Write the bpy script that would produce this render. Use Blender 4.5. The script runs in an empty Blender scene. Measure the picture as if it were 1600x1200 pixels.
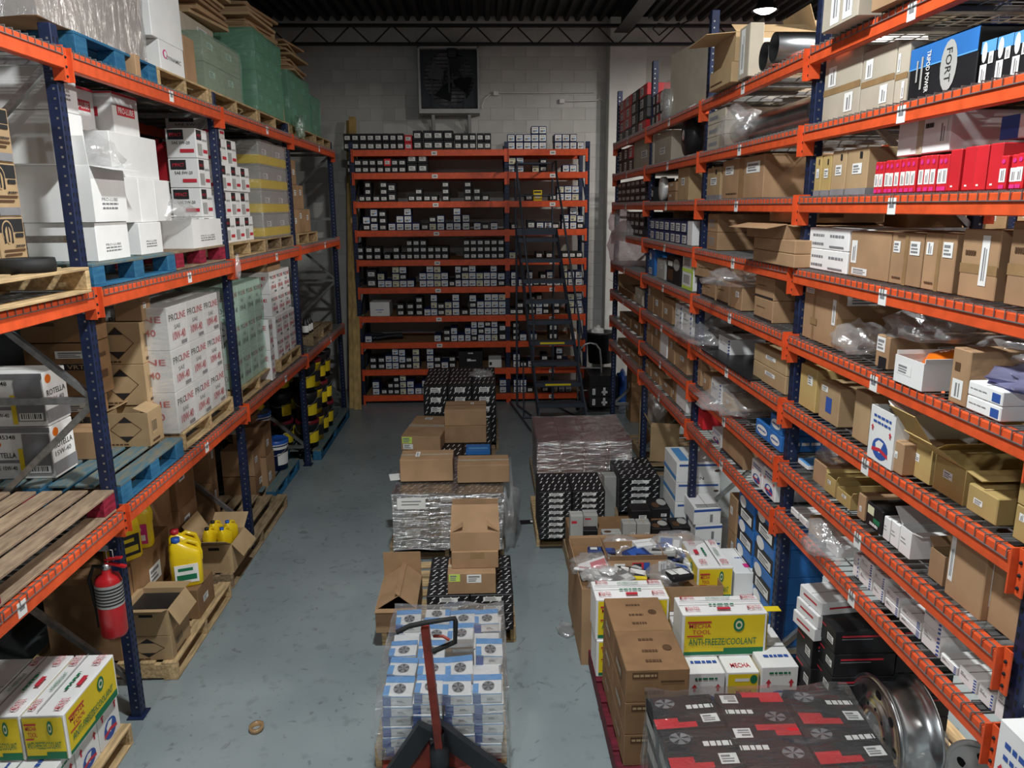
import bpy, bmesh, math, random
from mathutils import Vector, Matrix
random.seed(11)
PI = math.pi
S = bpy.context.scene
C = S.collection
# ------------------------------------------------------------------ camera
F, PITCH, YAW, ROLL, CH = 1193.3, 0.2278, 0.0352, -0.007, 3.2617
r0 = Vector((math.cos(YAW), -math.sin(YAW), 0))
FW = Vector((math.sin(YAW)*math.cos(PITCH), math.cos(YAW)*math.cos(PITCH), -math.sin(PITCH)))
u0 = r0.cross(FW)
RT = math.cos(ROLL)*r0 + math.sin(ROLL)*u0
UP = -math.sin(ROLL)*r0 + math.cos(ROLL)*u0
cd = bpy.data.cameras.new('camera'); cam = bpy.data.objects.new('camera', cd); C.objects.link(cam)
m = Matrix((RT, UP, -FW)).transposed().to_4x4(); m.translation = (0, 0, CH)
cam.matrix_world = m
cd.sensor_width = 36; cd.lens = F*36/1600; cd.clip_start = .05; cd.clip_end = 100
S.camera = cam
# ------------------------------------------------------------------ world, exposure, lamps
w = bpy.data.worlds.new('world'); S.world = w; w.use_nodes = True
w.node_tree.nodes['Background'].inputs[0].default_value = (.72, .80, .86, 1)
w.node_tree.nodes['Background'].inputs[1].default_value = .05
vs = S.view_settings
vs.view_transform = 'Standard'; vs.look = 'None'; vs.gamma = 1; vs.use_curve_mapping = False; vs.exposure = -0.85
LAMPS = [  # x, y, z, watts, colour, kind: every one of them hangs in a fixture built below
    (-0.05, 3.0, 6.05, 470, (.95, .99, 1.0), 'AREA'),
    (-2.00, -3.0, 6.05, 400, (.95, .99, 1.0), 'AREA'),
    (3.65, 10.5, 5.70, 260, (1.0, .94, .86), 'AREA'),
    (4.60, 4.8, 6.05, 1000, (1.0, .97, .92), 'AREA'),
    (4.60, -2.0, 6.05, 250, (1.0, .97, .92), 'AREA'),
]
# ------------------------------------------------------------------ pixel <-> world
def px(X, Y, Z):
    d = Vector((X, Y, Z-CH)); k = d.dot(FW)
    return 800+F*d.dot(RT)/k, 600-F*d.dot(UP)/k
def ray(x, y):
    return (FW + RT*((x-800)/F) - UP*((y-600)/F))
def onz(x, y, Z=0.):
    d = ray(x, y); t = (Z-CH)/d.z; return Vector((d.x*t, d.y*t, Z))
def ony(x, y, Y):
    d = ray(x, y); t = Y/d.y; return Vector((d.x*t, Y, CH+d.z*t))
def onx(x, y, X):
    d = ray(x, y); t = X/d.x; return Vector((X, d.y*t, CH+d.z*t))
def bis(f, a, b):
    fa = f(a) > 0
    for _ in range(40):
        c = (a+b)/2
        if (f(c) > 0) == fa: a = c
        else: b = c
    return (a+b)/2
def ysolve(X, Z, x): return bis(lambda Y: px(X, Y, Z)[0]-x, .9, 16)
def zsolve(X, Y, y): return bis(lambda Z: px(X, Y, Z)[1]-y, -.5, 7)
# ------------------------------------------------------------------ materials
MATS = {}
def nodes(name):
    mt = bpy.data.materials.new(name); mt.use_nodes = True
    nt = mt.node_tree; b = nt.nodes['Principled BSDF']
    return mt, nt, b
def mat(name, col=(.5, .5, .5), rough=.6, metal=0., var=.1, scale=6., bump=0., spec=.4, stretch=None, rand=.0, col2=None, nmin=.35, nmax=.65, coat=0.):
    if name in MATS: return MATS[name]
    mt, nt, b = nodes(name)
    b.inputs['Roughness'].default_value = rough; b.inputs['Metallic'].default_value = metal
    b.inputs['Specular IOR Level'].default_value = spec
    b.inputs['Coat Weight'].default_value = coat
    tc = nt.nodes.new('ShaderNodeTexCoord'); mp = nt.nodes.new('ShaderNodeMapping')
    nt.links.new(tc.outputs['Object'], mp.inputs[0])
    if stretch: mp.inputs['Scale'].default_value = stretch
    oi = nt.nodes.new('ShaderNodeObjectInfo')
    nt.links.new(oi.outputs['Random'], mp.inputs['Location'])
    nz = nt.nodes.new('ShaderNodeTexNoise'); nz.inputs['Scale'].default_value = scale; nz.inputs['Detail'].default_value = 5
    nt.links.new(mp.outputs[0], nz.inputs['Vector'])
    rp = nt.nodes.new('ShaderNodeValToRGB')
    rp.color_ramp.elements[0].position = nmin; rp.color_ramp.elements[1].position = nmax
    c2 = col2 or tuple(min(1, c*(1+var)) for c in col); c1 = col if col2 else tuple(c*(1-var) for c in col)
    rp.color_ramp.elements[0].color = (*c1, 1); rp.color_ramp.elements[1].color = (*c2, 1)
    nt.links.new(nz.outputs[0], rp.inputs[0])
    if rand:
        hs = nt.nodes.new('ShaderNodeHueSaturation')
        mr = nt.nodes.new('ShaderNodeMapRange'); mr.inputs[3].default_value = 1-rand; mr.inputs[4].default_value = 1+rand
        nt.links.new(oi.outputs['Random'], mr.inputs[0]); nt.links.new(mr.outputs[0], hs.inputs['Value'])
        nt.links.new(rp.outputs[0], hs.inputs['Color']); nt.links.new(hs.outputs[0], b.inputs['Base Color'])
    else:
        nt.links.new(rp.outputs[0], b.inputs['Base Color'])
    if bump:
        bp = nt.nodes.new('ShaderNodeBump'); bp.inputs['Strength'].default_value = bump; bp.inputs['Distance'].default_value = .01
        nt.links.new(nz.outputs[0], bp.inputs['Height']); nt.links.new(bp.outputs[0], b.inputs['Normal'])
    MATS[name] = mt
    return mt
def sheer(name, tint=(1, 1, 1), haze=.1, gloss=.3, rough=.18, scale=9., stretch=(1, 1, 4), bump=.9):
    """thin plastic film: see-through, wrinkled and shiny, a little milky"""
    if name in MATS: return MATS[name]
    mt, nt, b = nodes(name); nt.nodes.remove(b)
    out = nt.nodes['Material Output']
    tr = nt.nodes.new('ShaderNodeBsdfTransparent'); tr.inputs[0].default_value = (*tint, 1)
    gl = nt.nodes.new('ShaderNodeBsdfGlossy'); gl.inputs['Roughness'].default_value = rough; gl.inputs[0].default_value = (1, 1, 1, 1)
    df = nt.nodes.new('ShaderNodeBsdfDiffuse'); df.inputs[0].default_value = (*[min(1, t*.9+.05) for t in tint], 1)
    tc = nt.nodes.new('ShaderNodeTexCoord'); mp = nt.nodes.new('ShaderNodeMapping'); mp.inputs['Scale'].default_value = stretch
    nz = nt.nodes.new('ShaderNodeTexNoise'); nz.inputs['Scale'].default_value = scale; nz.inputs['Detail'].default_value = 6
    nz.inputs['Distortion'].default_value = .6
    nt.links.new(tc.outputs['Object'], mp.inputs[0]); nt.links.new(mp.outputs[0], nz.inputs['Vector'])
    bp = nt.nodes.new('ShaderNodeBump'); bp.inputs['Strength'].default_value = bump; bp.inputs['Distance'].default_value = .03
    nt.links.new(nz.outputs[0], bp.inputs['Height']); nt.links.new(bp.outputs[0], gl.inputs['Normal'])
    m1 = nt.nodes.new('ShaderNodeMixShader'); m1.inputs[0].default_value = haze
    m2 = nt.nodes.new('ShaderNodeMixShader'); m2.inputs[0].default_value = gloss
    nt.links.new(tr.outputs[0], m1.inputs[1]); nt.links.new(df.outputs[0], m1.inputs[2])
    nt.links.new(m1.outputs[0], m2.inputs[1]); nt.links.new(gl.outputs[0], m2.inputs[2])
    nt.links.new(m2.outputs[0], out.inputs[0])
    MATS[name] = mt
    return mt
def paint(name, col, rough=.5, **k): return mat(name, col, rough, var=k.pop('var', .06), **k)
K = {}
K['orange'] = paint('orange_beam_paint', (.68, .09, .024), .42, scale=14, var=.12)
K['blue'] = paint('navy_post_paint', (.012, .021, .062), .42, scale=9, var=.25)
K['hole'] = paint('slot_dark', (.006, .006, .008), .8)
K['steel'] = mat('galvanized_steel', (.42, .43, .43), .38, .85, .18, 22)
K['wire'] = mat('zinc_wire', (.26, .26, .255), .45, .6, .1, 20)
K['channel'] = mat('deck_channel_steel', (.13, .13, .13), .5, .5, .15, 20)
K['kraft'] = mat('kraft_board', (.36, .225, .125), .82, 0, .1, 5, rand=.10, spec=.2)
K['tan'] = mat('tan_board', (.43, .30, .165), .82, 0, .08, 5, rand=.10, spec=.2)
K['yellowtan'] = mat('yellow_tan_board', (.46, .33, .13), .82, 0, .08, 5, rand=.08, spec=.2)
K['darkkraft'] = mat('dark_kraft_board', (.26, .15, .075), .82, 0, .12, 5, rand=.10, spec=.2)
K['paleboard'] = mat('pale_grey_board', (.44, .39, .31), .8, 0, .07, 5, rand=.06, spec=.2)
K['white'] = mat('white_board', (.80, .80, .785), .7, 0, .04, 4, rand=.05, spec=.25)
K['greyboard'] = mat('grey_board', (.40, .40, .38), .75, 0, .06, 4, rand=.06, spec=.25)
K['black'] = mat('black_board', (.012, .012, .014), .5, 0, .2, 5, spec=.35)
K['navy'] = mat('navy_board', (.02, .035, .12), .5, 0, .15, 5, rand=.2, spec=.35)
K['blueboard'] = mat('blue_board', (.03, .16, .47), .5, 0, .1, 5, spec=.35)
K['red'] = mat('red_board', (.60, .02, .03), .45, 0, .08, 5, rand=.06, spec=.4)
K['yellow'] = mat('yellow_board', (.80, .60, .02), .5, 0, .05, 5, spec=.35)
K['lime'] = mat('lime_paper', (.55, .75, .12), .6, 0, .04, 5)
K['green'] = mat('green_print', (.01, .17, .07), .6, 0, .05, 5)
K['paper'] = mat('label_paper', (.80, .80, .77), .6, 0, .03, 8, spec=.3)
K['creampaper'] = mat('cream_label_paper', (.68, .66, .45), .6, 0, .05, 8, spec=.3)
K['ink'] = mat('ink_black', (.02, .02, .022), .6, 0, .1, 8)
K['greyink'] = mat('ink_grey', (.22, .22, .23), .6, 0, .1, 8)
K['redink'] = mat('ink_red', (.55, .03, .05), .6, 0, .06, 8)
K['blueink'] = mat('ink_blue', (.03, .09, .35), .6, 0, .06, 8)
K['skyink'] = mat('ink_sky_blue', (.10, .33, .68), .6, 0, .06, 8)
K['brownink'] = mat('ink_brown', (.09, .045, .02), .7, 0, .1, 8)
K['pink'] = mat('ink_magenta', (.62, .03, .22), .6, 0, .06, 8)
K['tape'] = mat('packing_tape', (.30, .19, .09), .22, 0, .1, 10, spec=.55)
K['cleartape'] = mat('clear_tape', (.50, .42, .31), .15, 0, .1, 10, spec=.6)
K['pine'] = mat('pallet_pine', (.47, .33, .17), .8, 0, .28, 3, stretch=(2, 14, 14), bump=.3, rand=.12)
K['oldpine'] = mat('pallet_old_pine', (.30, .215, .125), .85, 0, .3, 3, stretch=(2, 14, 14), bump=.3, rand=.12)
K['bluewood'] = mat('pallet_blue_wood', (.012, .095, .21), .75, 0, .3, 3, stretch=(2, 12, 12), bump=.3, col2=(.03, .15, .26), rand=.15)
K['bluewoodworn'] = mat('pallet_worn_blue_wood', (.06, .15, .20), .8, 0, .3, 4, stretch=(2, 10, 10), bump=.3, col2=(.19, .18, .13), rand=.12)
K['redwood'] = mat('pallet_red_wood', (.26, .012, .035), .75, 0, .35, 4, stretch=(2, 10, 10), bump=.3, rand=.1)
K['maroonwood'] = mat('pallet_maroon_wood', (.11, .006, .016), .7, 0, .35, 4, stretch=(2, 10, 10), bump=.3, rand=.1)
K['redwoodworn'] = mat('pallet_worn_red_wood', (.22, .15, .10), .85, 0, .25, 4, stretch=(2, 9, 9), bump=.3, col2=(.36, .26, .17), rand=.1)
K['wood2'] = mat('lumber', (.50, .33, .12), .7, 0, .22, 2.5, stretch=(8, 8, 1), bump=.2, rand=.1)
K['joist'] = paint('joist_dark_steel', (.02, .02, .021), .5)
K['deck'] = mat('roof_deck', (.035, .036, .038), .55, .3, .2, 6)
K['wallpaint'] = mat('wall_white_paint', (.60, .60, .575), .7, 0, .07, 2.2, bump=.25, rand=.03)
K['walldark'] = mat('wall_slate_paint', (.22, .235, .245), .8, 0, .1, 2, bump=.2)
K['wallgrey'] = mat('wall_grey_paint', (.50, .51, .51), .75, 0, .1, 2, bump=.2)
K['mortar'] = mat('mortar_paint', (.56, .56, .535), .85, 0, .08, 10)
K['iron'] = paint('dark_iron', (.03, .033, .038), .45, metal=.5)
K['ladder'] = paint('ladder_slate_paint', (.055, .07, .095), .4, metal=.3)
K['alu'] = mat('polished_aluminium', (.86, .87, .89), .27, 1, .06, 12)
K['duct'] = mat('sheet_steel', (.55, .55, .55), .25, 1, .1, 9)
K['enamelred'] = paint('red_enamel', (.50, .015, .02), .3, coat=.4)
K['rustred'] = mat('worn_red_paint', (.24, .035, .022), .55, 0, .35, 9, bump=.2)
K['rubber'] = paint('black_rubber', (.012, .012, .012), .7)
K['plblack'] = paint('black_plastic', (.015, .015, .017), .4)
K['plblue'] = paint('blue_plastic', (.02, .10, .42), .35)
K['plnavy'] = paint('navy_plastic', (.015, .03, .12), .35)
K['plyellow'] = paint('yellow_plastic', (.78, .55, .01), .32, coat=.2)
K['plred'] = paint('red_plastic', (.45, .02, .03), .35)
K['plmaroon'] = paint('maroon_plastic', (.16, .01, .02), .4)
K['plwhite'] = paint('white_plastic', (.78, .78, .76), .35)
K['plorange'] = paint('amber_plastic', (.75, .16, .01), .2)
K['film'] = sheer('stretch_film', haze=.08, gloss=.28, rough=.16, scale=6, stretch=(1, 1, 3))
K['filmdense'] = sheer('dense_stretch_film', haze=.07, gloss=.50, rough=.16, scale=5, stretch=(1, 1, 7), bump=1.)
K['filmwhite'] = sheer('highlight_white_film', haze=.34, gloss=.42, rough=.2, scale=4, stretch=(3, 3, 1), bump=1.)  # raised white haze stands in for the bright highlight on the film
K['greenfilm'] = sheer('green_stretch_film', (.42, .82, .64), .22, .20, .2, scale=4)
K['palegreenfilm'] = sheer('pale_green_film', (.76, .93, .84), .15, .22, .2, scale=5)
K['rose'] = mat('rose_board', (.28, .13, .13), .6, 0, .1, 6, rand=.1)
K['rosepaper'] = mat('rose_paper', (.50, .36, .36), .6, 0, .06, 8)
K['filmgloss'] = sheer('glossy_film', haze=.035, gloss=.26, rough=.10, scale=3, stretch=(1, 3.5, 1), bump=1.)
K['bluebag'] = sheer('tinted_parts_bag', (.35, .35, .6), .45, .16, scale=7, stretch=(1, 1, 1), bump=1.)
K['plgrey'] = paint('grey_plastic', (.10, .11, .12), .5)
K['bag'] = sheer('clear_poly_bag', haze=.17, gloss=.16, scale=7, stretch=(1, 1, 1), bump=1.)
K['bubble'] = sheer('bubble_wrap', (.96, .90, .92), .30, .22, .25, 40, (1, 1, 1), .8)
def floor_mat():
    mt, nt, b = nodes('painted_concrete'); N = nt.nodes.new; L = nt.links.new
    tc = N('ShaderNodeTexCoord')
    n1 = N('ShaderNodeTexNoise'); n1.inputs['Scale'].default_value = .9; n1.inputs['Detail'].default_value = 8
    n2 = N('ShaderNodeTexNoise'); n2.inputs['Scale'].default_value = 9; n2.inputs['Detail'].default_value = 6
    n3 = N('ShaderNodeTexNoise'); n3.inputs['Scale'].default_value = 5.5; n3.inputs['Detail'].default_value = 7; n3.inputs['Distortion'].default_value = 2.5
    for n in (n1, n2, n3): L(tc.outputs['Object'], n.inputs['Vector'])
    r1 = N('ShaderNodeValToRGB'); r1.color_ramp.elements[0].position = .35; r1.color_ramp.elements[1].position = .68
    r1.color_ramp.elements[0].color = (.205, .245, .255, 1); r1.color_ramp.elements[1].color = (.27, .31, .315, 1)
    L(n1.outputs[0], r1.inputs[0])
    r2 = N('ShaderNodeValToRGB'); r2.color_ramp.elements[0].position = .30; r2.color_ramp.elements[1].position = .42
    r2.color_ramp.elements[0].color = (.55, .56, .55, 1); r2.color_ramp.elements[1].color = (1, 1, 1, 1)
    L(n2.outputs[0], r2.inputs[0])
    r3 = N('ShaderNodeValToRGB'); r3.color_ramp.elements[0].position = .335; r3.color_ramp.elements[1].position = .36
    r3.color_ramp.elements[0].color = (.25, .24, .23, 1); r3.color_ramp.elements[1].color = (1, 1, 1, 1)
    L(n3.outputs[0], r3.inputs[0])
    m1 = N('ShaderNodeMixRGB'); m1.blend_type = 'MULTIPLY'; m1.inputs[0].default_value = .45
    L(r1.outputs[0], m1.inputs[1]); L(r2.outputs[0], m1.inputs[2])
    m2 = N('ShaderNodeMixRGB'); m2.blend_type = 'MULTIPLY'; m2.inputs[0].default_value = .42
    L(m1.outputs[0], m2.inputs[1]); L(r3.outputs[0], m2.inputs[2])
    L(m2.outputs[0], b.inputs['Base Color'])
    rr = N('ShaderNodeMapRange'); rr.inputs[3].default_value = .22; rr.inputs[4].default_value = .5
    L(n2.outputs[0], rr.inputs[0]); L(rr.outputs[0], b.inputs['Roughness'])
    b.inputs['Specular IOR Level'].default_value = .4
    return mt
K['floor'] = floor_mat()
# ------------------------------------------------------------------ mesh builder
class MB:
    def __init__(s): s.v = []; s.f = []; s.m = []; s.mats = []; s.sm = []
    def mi(s, k):
        k = K[k] if isinstance(k, str) else k
        if k not in s.mats: s.mats.append(k)
        return s.mats.index(k)
    def poly(s, pts, k, sm=False):
        n = len(s.v); s.v += [tuple(p) for p in pts]; s.f.append(tuple(range(n, n+len(pts)))); s.m.append(s.mi(k)); s.sm.append(sm)
    def raw(s, vs, fs, k, sm=False):
        n = len(s.v); s.v += [tuple(p) for p in vs]; i = s.mi(k)
        for f in fs: s.f.append(tuple(n+j for j in f)); s.m.append(i); s.sm.append(sm)
        return s
    def box(s, x0, x1, y0, y1, z0, z1, k, c=0., M=None):
        if c <= 0:
            vs = [(x, y, z) for x in (x0, x1) for y in (y0, y1) for z in (z0, z1)]
            fs = [(0, 1, 3, 2), (4, 6, 7, 5), (0, 4, 5, 1), (2, 3, 7, 6), (0, 2, 6, 4), (1, 5, 7, 3)]
        else:
            vs = []; lo = (x0, y0, z0); hi = (x1, y1, z1); ix = {}
            for a in (0, 1):
                for b in (0, 1):
                    for d in (0, 1):
                        for ax in range(3):
                            p = []
                            for t, sd in enumerate((a, b, d)):
                                e = hi[t] if sd else lo[t]
                                if t != ax: e += (-c if sd else c)
                                p.append(e)
                            ix[(a, b, d, ax)] = len(vs); vs.append(tuple(p))
            fs = []
            def cy(l): return [ix[q] for q in l]
            for sd in (0, 1):
                q = [(sd, 0, 0, 0), (sd, 1, 0, 0), (sd, 1, 1, 0), (sd, 0, 1, 0)]; fs.append(cy(q if sd else q[::-1]))
                q = [(0, sd, 0, 1), (0, sd, 1, 1), (1, sd, 1, 1), (1, sd, 0, 1)]; fs.append(cy(q if sd else q[::-1]))
                q = [(0, 0, sd, 2), (1, 0, sd, 2), (1, 1, sd, 2), (0, 1, sd, 2)]; fs.append(cy(q if sd else q[::-1]))
            for a in (0, 1):
                for b in (0, 1):
                    q = [(a, b, 0, 0), (a, b, 1, 0), (a, b, 1, 1), (a, b, 0, 1)]; fs.append(cy(q if a != b else q[::-1]))
                    q = [(a, 0, b, 0), (a, 1, b, 0), (a, 1, b, 2), (a, 0, b, 2)]; fs.append(cy(q if a == b else q[::-1]) if False else cy(q if a != b else q[::-1])[::-1])
                    q = [(0, a, b, 1), (1, a, b, 1), (1, a, b, 2), (0, a, b, 2)]; fs.append(cy(q if a != b else q[::-1]))
                    for d in (0, 1):
                        q = [(a, b, d, 0), (a, b, d, 1), (a, b, d, 2)]; fs.append(cy(q if (a+b+d) % 2 else q[::-1]))
        if M is not None: vs = [tuple(M @ Vector(p)) for p in vs]
        return s.raw(vs, fs, k)
    def bar(s, p0, p1, a, b, k, up=(0, 0, 1)):
        """rectangular bar from p0 to p1, a wide, b high"""
        p0 = Vector(p0); p1 = Vector(p1); d = p1-p0; L = d.length
        if L < 1e-6: return s
        d /= L; u = Vector(up)
        if abs(d.dot(u)) > .98: u = Vector((1, 0, 0))
        sd = d.cross(u).normalized(); u = sd.cross(d)
        M = Matrix((sd, d, u)).transposed().to_4x4(); M.translation = p0
        return s.box(-a/2, a/2, 0, L, -b/2, b/2, k, 0, M)
    def tube(s, pts, r, k, n=8, cap=True, radii=None):
        pts = [Vector(p) for p in pts]; N = len(pts); vs = []; fs = []
        t = (pts[1]-pts[0]).normalized(); a = t.orthogonal().normalized()
        for i, p in enumerate(pts):
            t = ((pts[min(i+1, N-1)]-p).normalized() + (p-pts[max(i-1, 0)]).normalized()).normalized()
            a = (a - t*a.dot(t)).normalized(); b = t.cross(a); rr = radii[i] if radii else r
            vs += [p + (a*math.cos(2*PI*j/n)+b*math.sin(2*PI*j/n))*rr for j in range(n)]
        for i in range(N-1):
            for j in range(n):
                fs.append((i*n+j, i*n+(j+1) % n, (i+1)*n+(j+1) % n, (i+1)*n+j))
        s.raw(vs, fs, k, True)
        if cap:
            s.poly(vs[:n][::-1], k); s.poly(vs[-n:], k)
        return s
    def lathe(s, prof, k, n=24, M=None, sm=True):
        """profile [(r,z)...] turned about z"""
        vs = []; fs = []
        for r, z in prof: vs += [(r*math.cos(2*PI*j/n), r*math.sin(2*PI*j/n), z) for j in range(n)]
        for i in range(len(prof)-1):
            for j in range(n): fs.append((i*n+j, i*n+(j+1) % n, (i+1)*n+(j+1) % n, (i+1)*n+j))
        if M is not None: vs = [tuple(M @ Vector(p)) for p in vs]
        s.raw(vs, fs, k, sm)
        return s
    def build(s, name, parent=None, loc=(0, 0, 0), rz=0.):
        me = bpy.data.meshes.new(name); me.from_pydata(s.v, [], s.f); me.update()
        for q in s.mats: me.materials.append(q)
        me.polygons.foreach_set('material_index', s.m); me.polygons.foreach_set('use_smooth', s.sm)
        return obj(name, me, parent, loc, rz)
def obj(name, me, parent=None, loc=(0, 0, 0), rz=0.):
    o = bpy.data.objects.new(name, me); C.objects.link(o)
    o.location = loc; o.rotation_euler = (0, 0, rz) if not isinstance(rz, tuple) else rz
    if parent: o.parent = parent
    return o
USED = {}
def tag(o, label, cat, group=None, kind=None):
    o['label'] = label; o['category'] = cat
    if group: o['group'] = group
    if kind: o['kind'] = kind
    k = (label)
    if k in USED and not (group and USED[k] == group): print('DUPLABEL', label)
    n = len(label.replace(',', ' ').split())
    if n < 4 or n > 16: print('LABELLEN', n, label)
    USED[k] = group
    return o
def thing(name, label, cat, loc=(0, 0, 0), rz=0., group=None):
    o = obj(name, None, None, loc, rz); o.empty_display_size = .1
    return tag(o, label, cat, group)
def struct(o): o['kind'] = 'structure'; return o
ORD = ['', 'first', 'second', 'third', 'fourth', 'fifth', 'sixth', 'seventh', 'eighth', 'ninth', 'tenth', 'eleventh', 'twelfth', 'thirteenth', 'fourteenth', 'fifteenth', 'sixteenth', 'seventeenth', 'eighteenth', 'nineteenth', 'twentieth'] + ['twenty-'+q for q in ('first', 'second', 'third', 'fourth', 'fifth', 'sixth', 'seventh', 'eighth', 'ninth')]
# ================================================================== THE ROOM
XL, XR = -2.277, 1.924
PY = [2.0, 4.527, 7.047, 9.567, 12.2475]
RY = [2.44, 4.678, 6.912, 9.1875, 11.50]
ZL = {'A': 1.447, 'B': 2.802, 'C': 4.105}
ZR = [0, 1.262, 1.633, 2.031, 2.459, 2.879, 3.301, 3.704, 4.131]
YB = 12.68; WALL = 13.85; XW = -3.75; XE = 9.0; YF = -6.0; ZC = 6.298
mb = MB(); mb.box(XW-.2, XE+.2, YF-.2, WALL+.2, -.15, 0, 'floor'); struct(mb.build('floor'))
# floor marks: scuffs are flat stains
mb = MB(); mb.box(XW-.2, XE+.2, YF-.2, WALL+.2, ZC+.08, ZC+.16, 'deck')
ceil = struct(mb.build('ceiling'))
mb = MB(); x = XW
while x < XE:   # ribs of the roof deck run front to back
    mb.raw([(x, YF, ZC+.08), (x+.03, YF, ZC), (x+.09, YF, ZC), (x+.12, YF, ZC+.08), (x, WALL, ZC+.08), (x+.03, WALL, ZC), (x+.09, WALL, ZC), (x+.12, WALL, ZC+.08)],
           [(0, 1, 5, 4), (1, 2, 6, 5), (2, 3, 7, 6)], 'deck'); x += .19
mb.build('deck_ribs', ceil)['kind'] = 'stuff'
mb = MB(); mb.box(XW-.2, XW, YF, WALL, 0, ZC+.1, 'walldark'); struct(mb.build('wall_left'))
mb = MB(); mb.box(XE, XE+.2, YF, WALL, 0, ZC+.1, 'wallgrey'); struct(mb.build('wall_right'))
mb = MB(); mb.box(XW-.2, XE+.2, YF-.2, YF, 0, ZC+.1, 'walldark'); struct(mb.build('wall_front'))
mb = MB(); mb.box(XW-.2, XE+.2, WALL, WALL+.2, 0, ZC+.1, 'mortar'); wb = struct(mb.build('wall_back'))
BW, BH = .41, .205
def block_mesh(wd):
    q = MB(); q.box(-wd/2+.0025, wd/2-.0025, -.006, 0, .0025, BH-.0025, 'wallpaint', .003)
    me = bpy.data.meshes.new('block'); me.from_pydata(q.v, [], q.f); me.materials.append(K['wallpaint']); return me
full, half = block_mesh(BW), block_mesh(BW/2)
hid = MB(); nblk = 0
for r in range(32):
    z = r*BH
    if z+BH > ZC+.1: break
    x = XW
    off = (r % 2)*BW/2
    xs = []
    if off: xs.append((XW+BW/4, half)); x = XW+BW/2
    while x+BW <= 3.6: xs.append((x+BW/2, full)); x += BW
    for cx, me in xs:
        p = px(cx, WALL, z+.1)
        seen = (520 < p[0] < 965 and p[1] < 232) or (912 < p[0] < 962 and p[1] < 640) or (462 < p[0] < 548 and p[1] < 400)
        if seen:
            obj('block', me, wb, (cx, WALL, z)); nblk += 1
        else:
            wd = BW if me is full else BW/2
            hid.box(cx-wd/2+.0025, cx+wd/2-.0025, WALL-.006, WALL, z+.005, z+BH-.005, 'wallpaint')
hid.build('hidden_blocks', wb)['kind'] = 'stuff'
# masonry pier on the back wall, its left flank in shade
pa = ony(939, 300, WALL).x; 
mb = MB(); mb.box(ony(948.5, 300, WALL-.34).x, ony(948.5, 300, WALL-.34).x+.62, WALL-.34, WALL, 0, ZC, 'wallpaint', .01); struct(mb.build('trim_1'))
# joists
def joist(y, x0, x1, zt, zb, pitch, name='joist'):
    j = obj(name, None, ceil)
    for zz, nm in ((zt, 'top_chord'), (zb, 'bottom_chord')):
        q = MB(); q.box(x0, x1, y-.045, y-.005, zz-.03, zz+.012, 'joist'); q.box(x0, x1, y+.005, y+.045, zz-.03, zz+.012, 'joist'); q.build(nm, j)
    q = MB(); L = math.hypot(pitch/2, zt-zb)
    q.tube([(0, 0, 0), (pitch/2-.03, 0, zt-zb)], .012, 'joist', 6)
    q2 = MB(); q2.tube([(0, 0, 0), (-pitch/2+.03, 0, zt-zb)], .012, 'joist', 6)
    w1 = q.build('web_rod', j, (x0+.03, y, zb)); w2 = q2.build('web_rod', j, (x0+pitch-.03, y, zb))
    x = x0+pitch
    while x < x1-.1:
        for ww in (w1, w2):
            c = ww.copy(); C.objects.link(c); c.parent = j; c.location.x = ww.location.x+(x-x0)
        x += pitch
zb_ = ony(700, 68, 13.3).z; zt_ = ony(700, 39, 13.3).z
joist(13.3, XW+.02, XE-.1, zt_, zb_, .66)
for yy in (10.7, 8.1, 5.5): joist(yy, XW+.02, XE-.1, ZC-.06, ZC-.06-(zt_-zb_), .66)
q = MB(); gx = 1.95; q.box(gx+.2, gx+.44, -2, 13.2, ZC-.07, ZC-.055, 'joist'); q.box(gx+.31, gx+.33, -2, 13.2, ZC-.30, ZC-.07, 'joist'); q.box(gx+.2, gx+.44, -2, 13.2, ZC-.315, ZC-.30, 'joist'); q.build('girder', ceil)
# high-bay lamps
for i, (x, y, z, wt, col, lk) in enumerate(LAMPS):
    t = thing('high_bay_lamp', ['round high-bay lamp above the aisle, nearest overhead', 'round high-bay lamp above the aisle behind the camera', 'lit high-bay lamp hanging beyond the right rack near the back wall', 'high-bay lamp over the aisle beyond the right rack, middle one', 'high-bay lamp over the aisle beyond the right rack, rearmost one'][i], 'lamp', (x, y, z))
    q = MB(); q.lathe([(.03, .16), (.09, .15), (.11, .05), (.17, .0), (.165, -.01), (.10, .045)], 'iron', 20); q.build('housing', t)
    q = MB(); q.tube([(0, 0, .15), (0, 0, ZC-z-.002)], .01, 'iron', 6); q.build('stem', t)
    e = bpy.data.materials.new('lamp_glow'); e.use_nodes = True; b = e.node_tree.nodes['Principled BSDF']
    b.inputs['Emission Color'].default_value = (*col, 1); b.inputs['Emission Strength'].default_value = 25
    q = MB(); q.lathe([(.001, -.045), (.07, -.04), (.11, -.02), (.14, .0)], e, 20); q.build('diffuser', t)
    ld = bpy.data.lights.new('lamp_light', lk); ld.energy = wt; ld.color = col
    if lk == 'AREA': ld.shape = 'DISK'; ld.size = .34; ld.spread = PI
    else: ld.shadow_soft_size = .13
    lo = bpy.data.objects.new('lamp_light', ld); C.objects.link(lo); lo.location = (0, 0, -.06 if lk == 'AREA' else -.2); lo.parent = t
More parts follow.
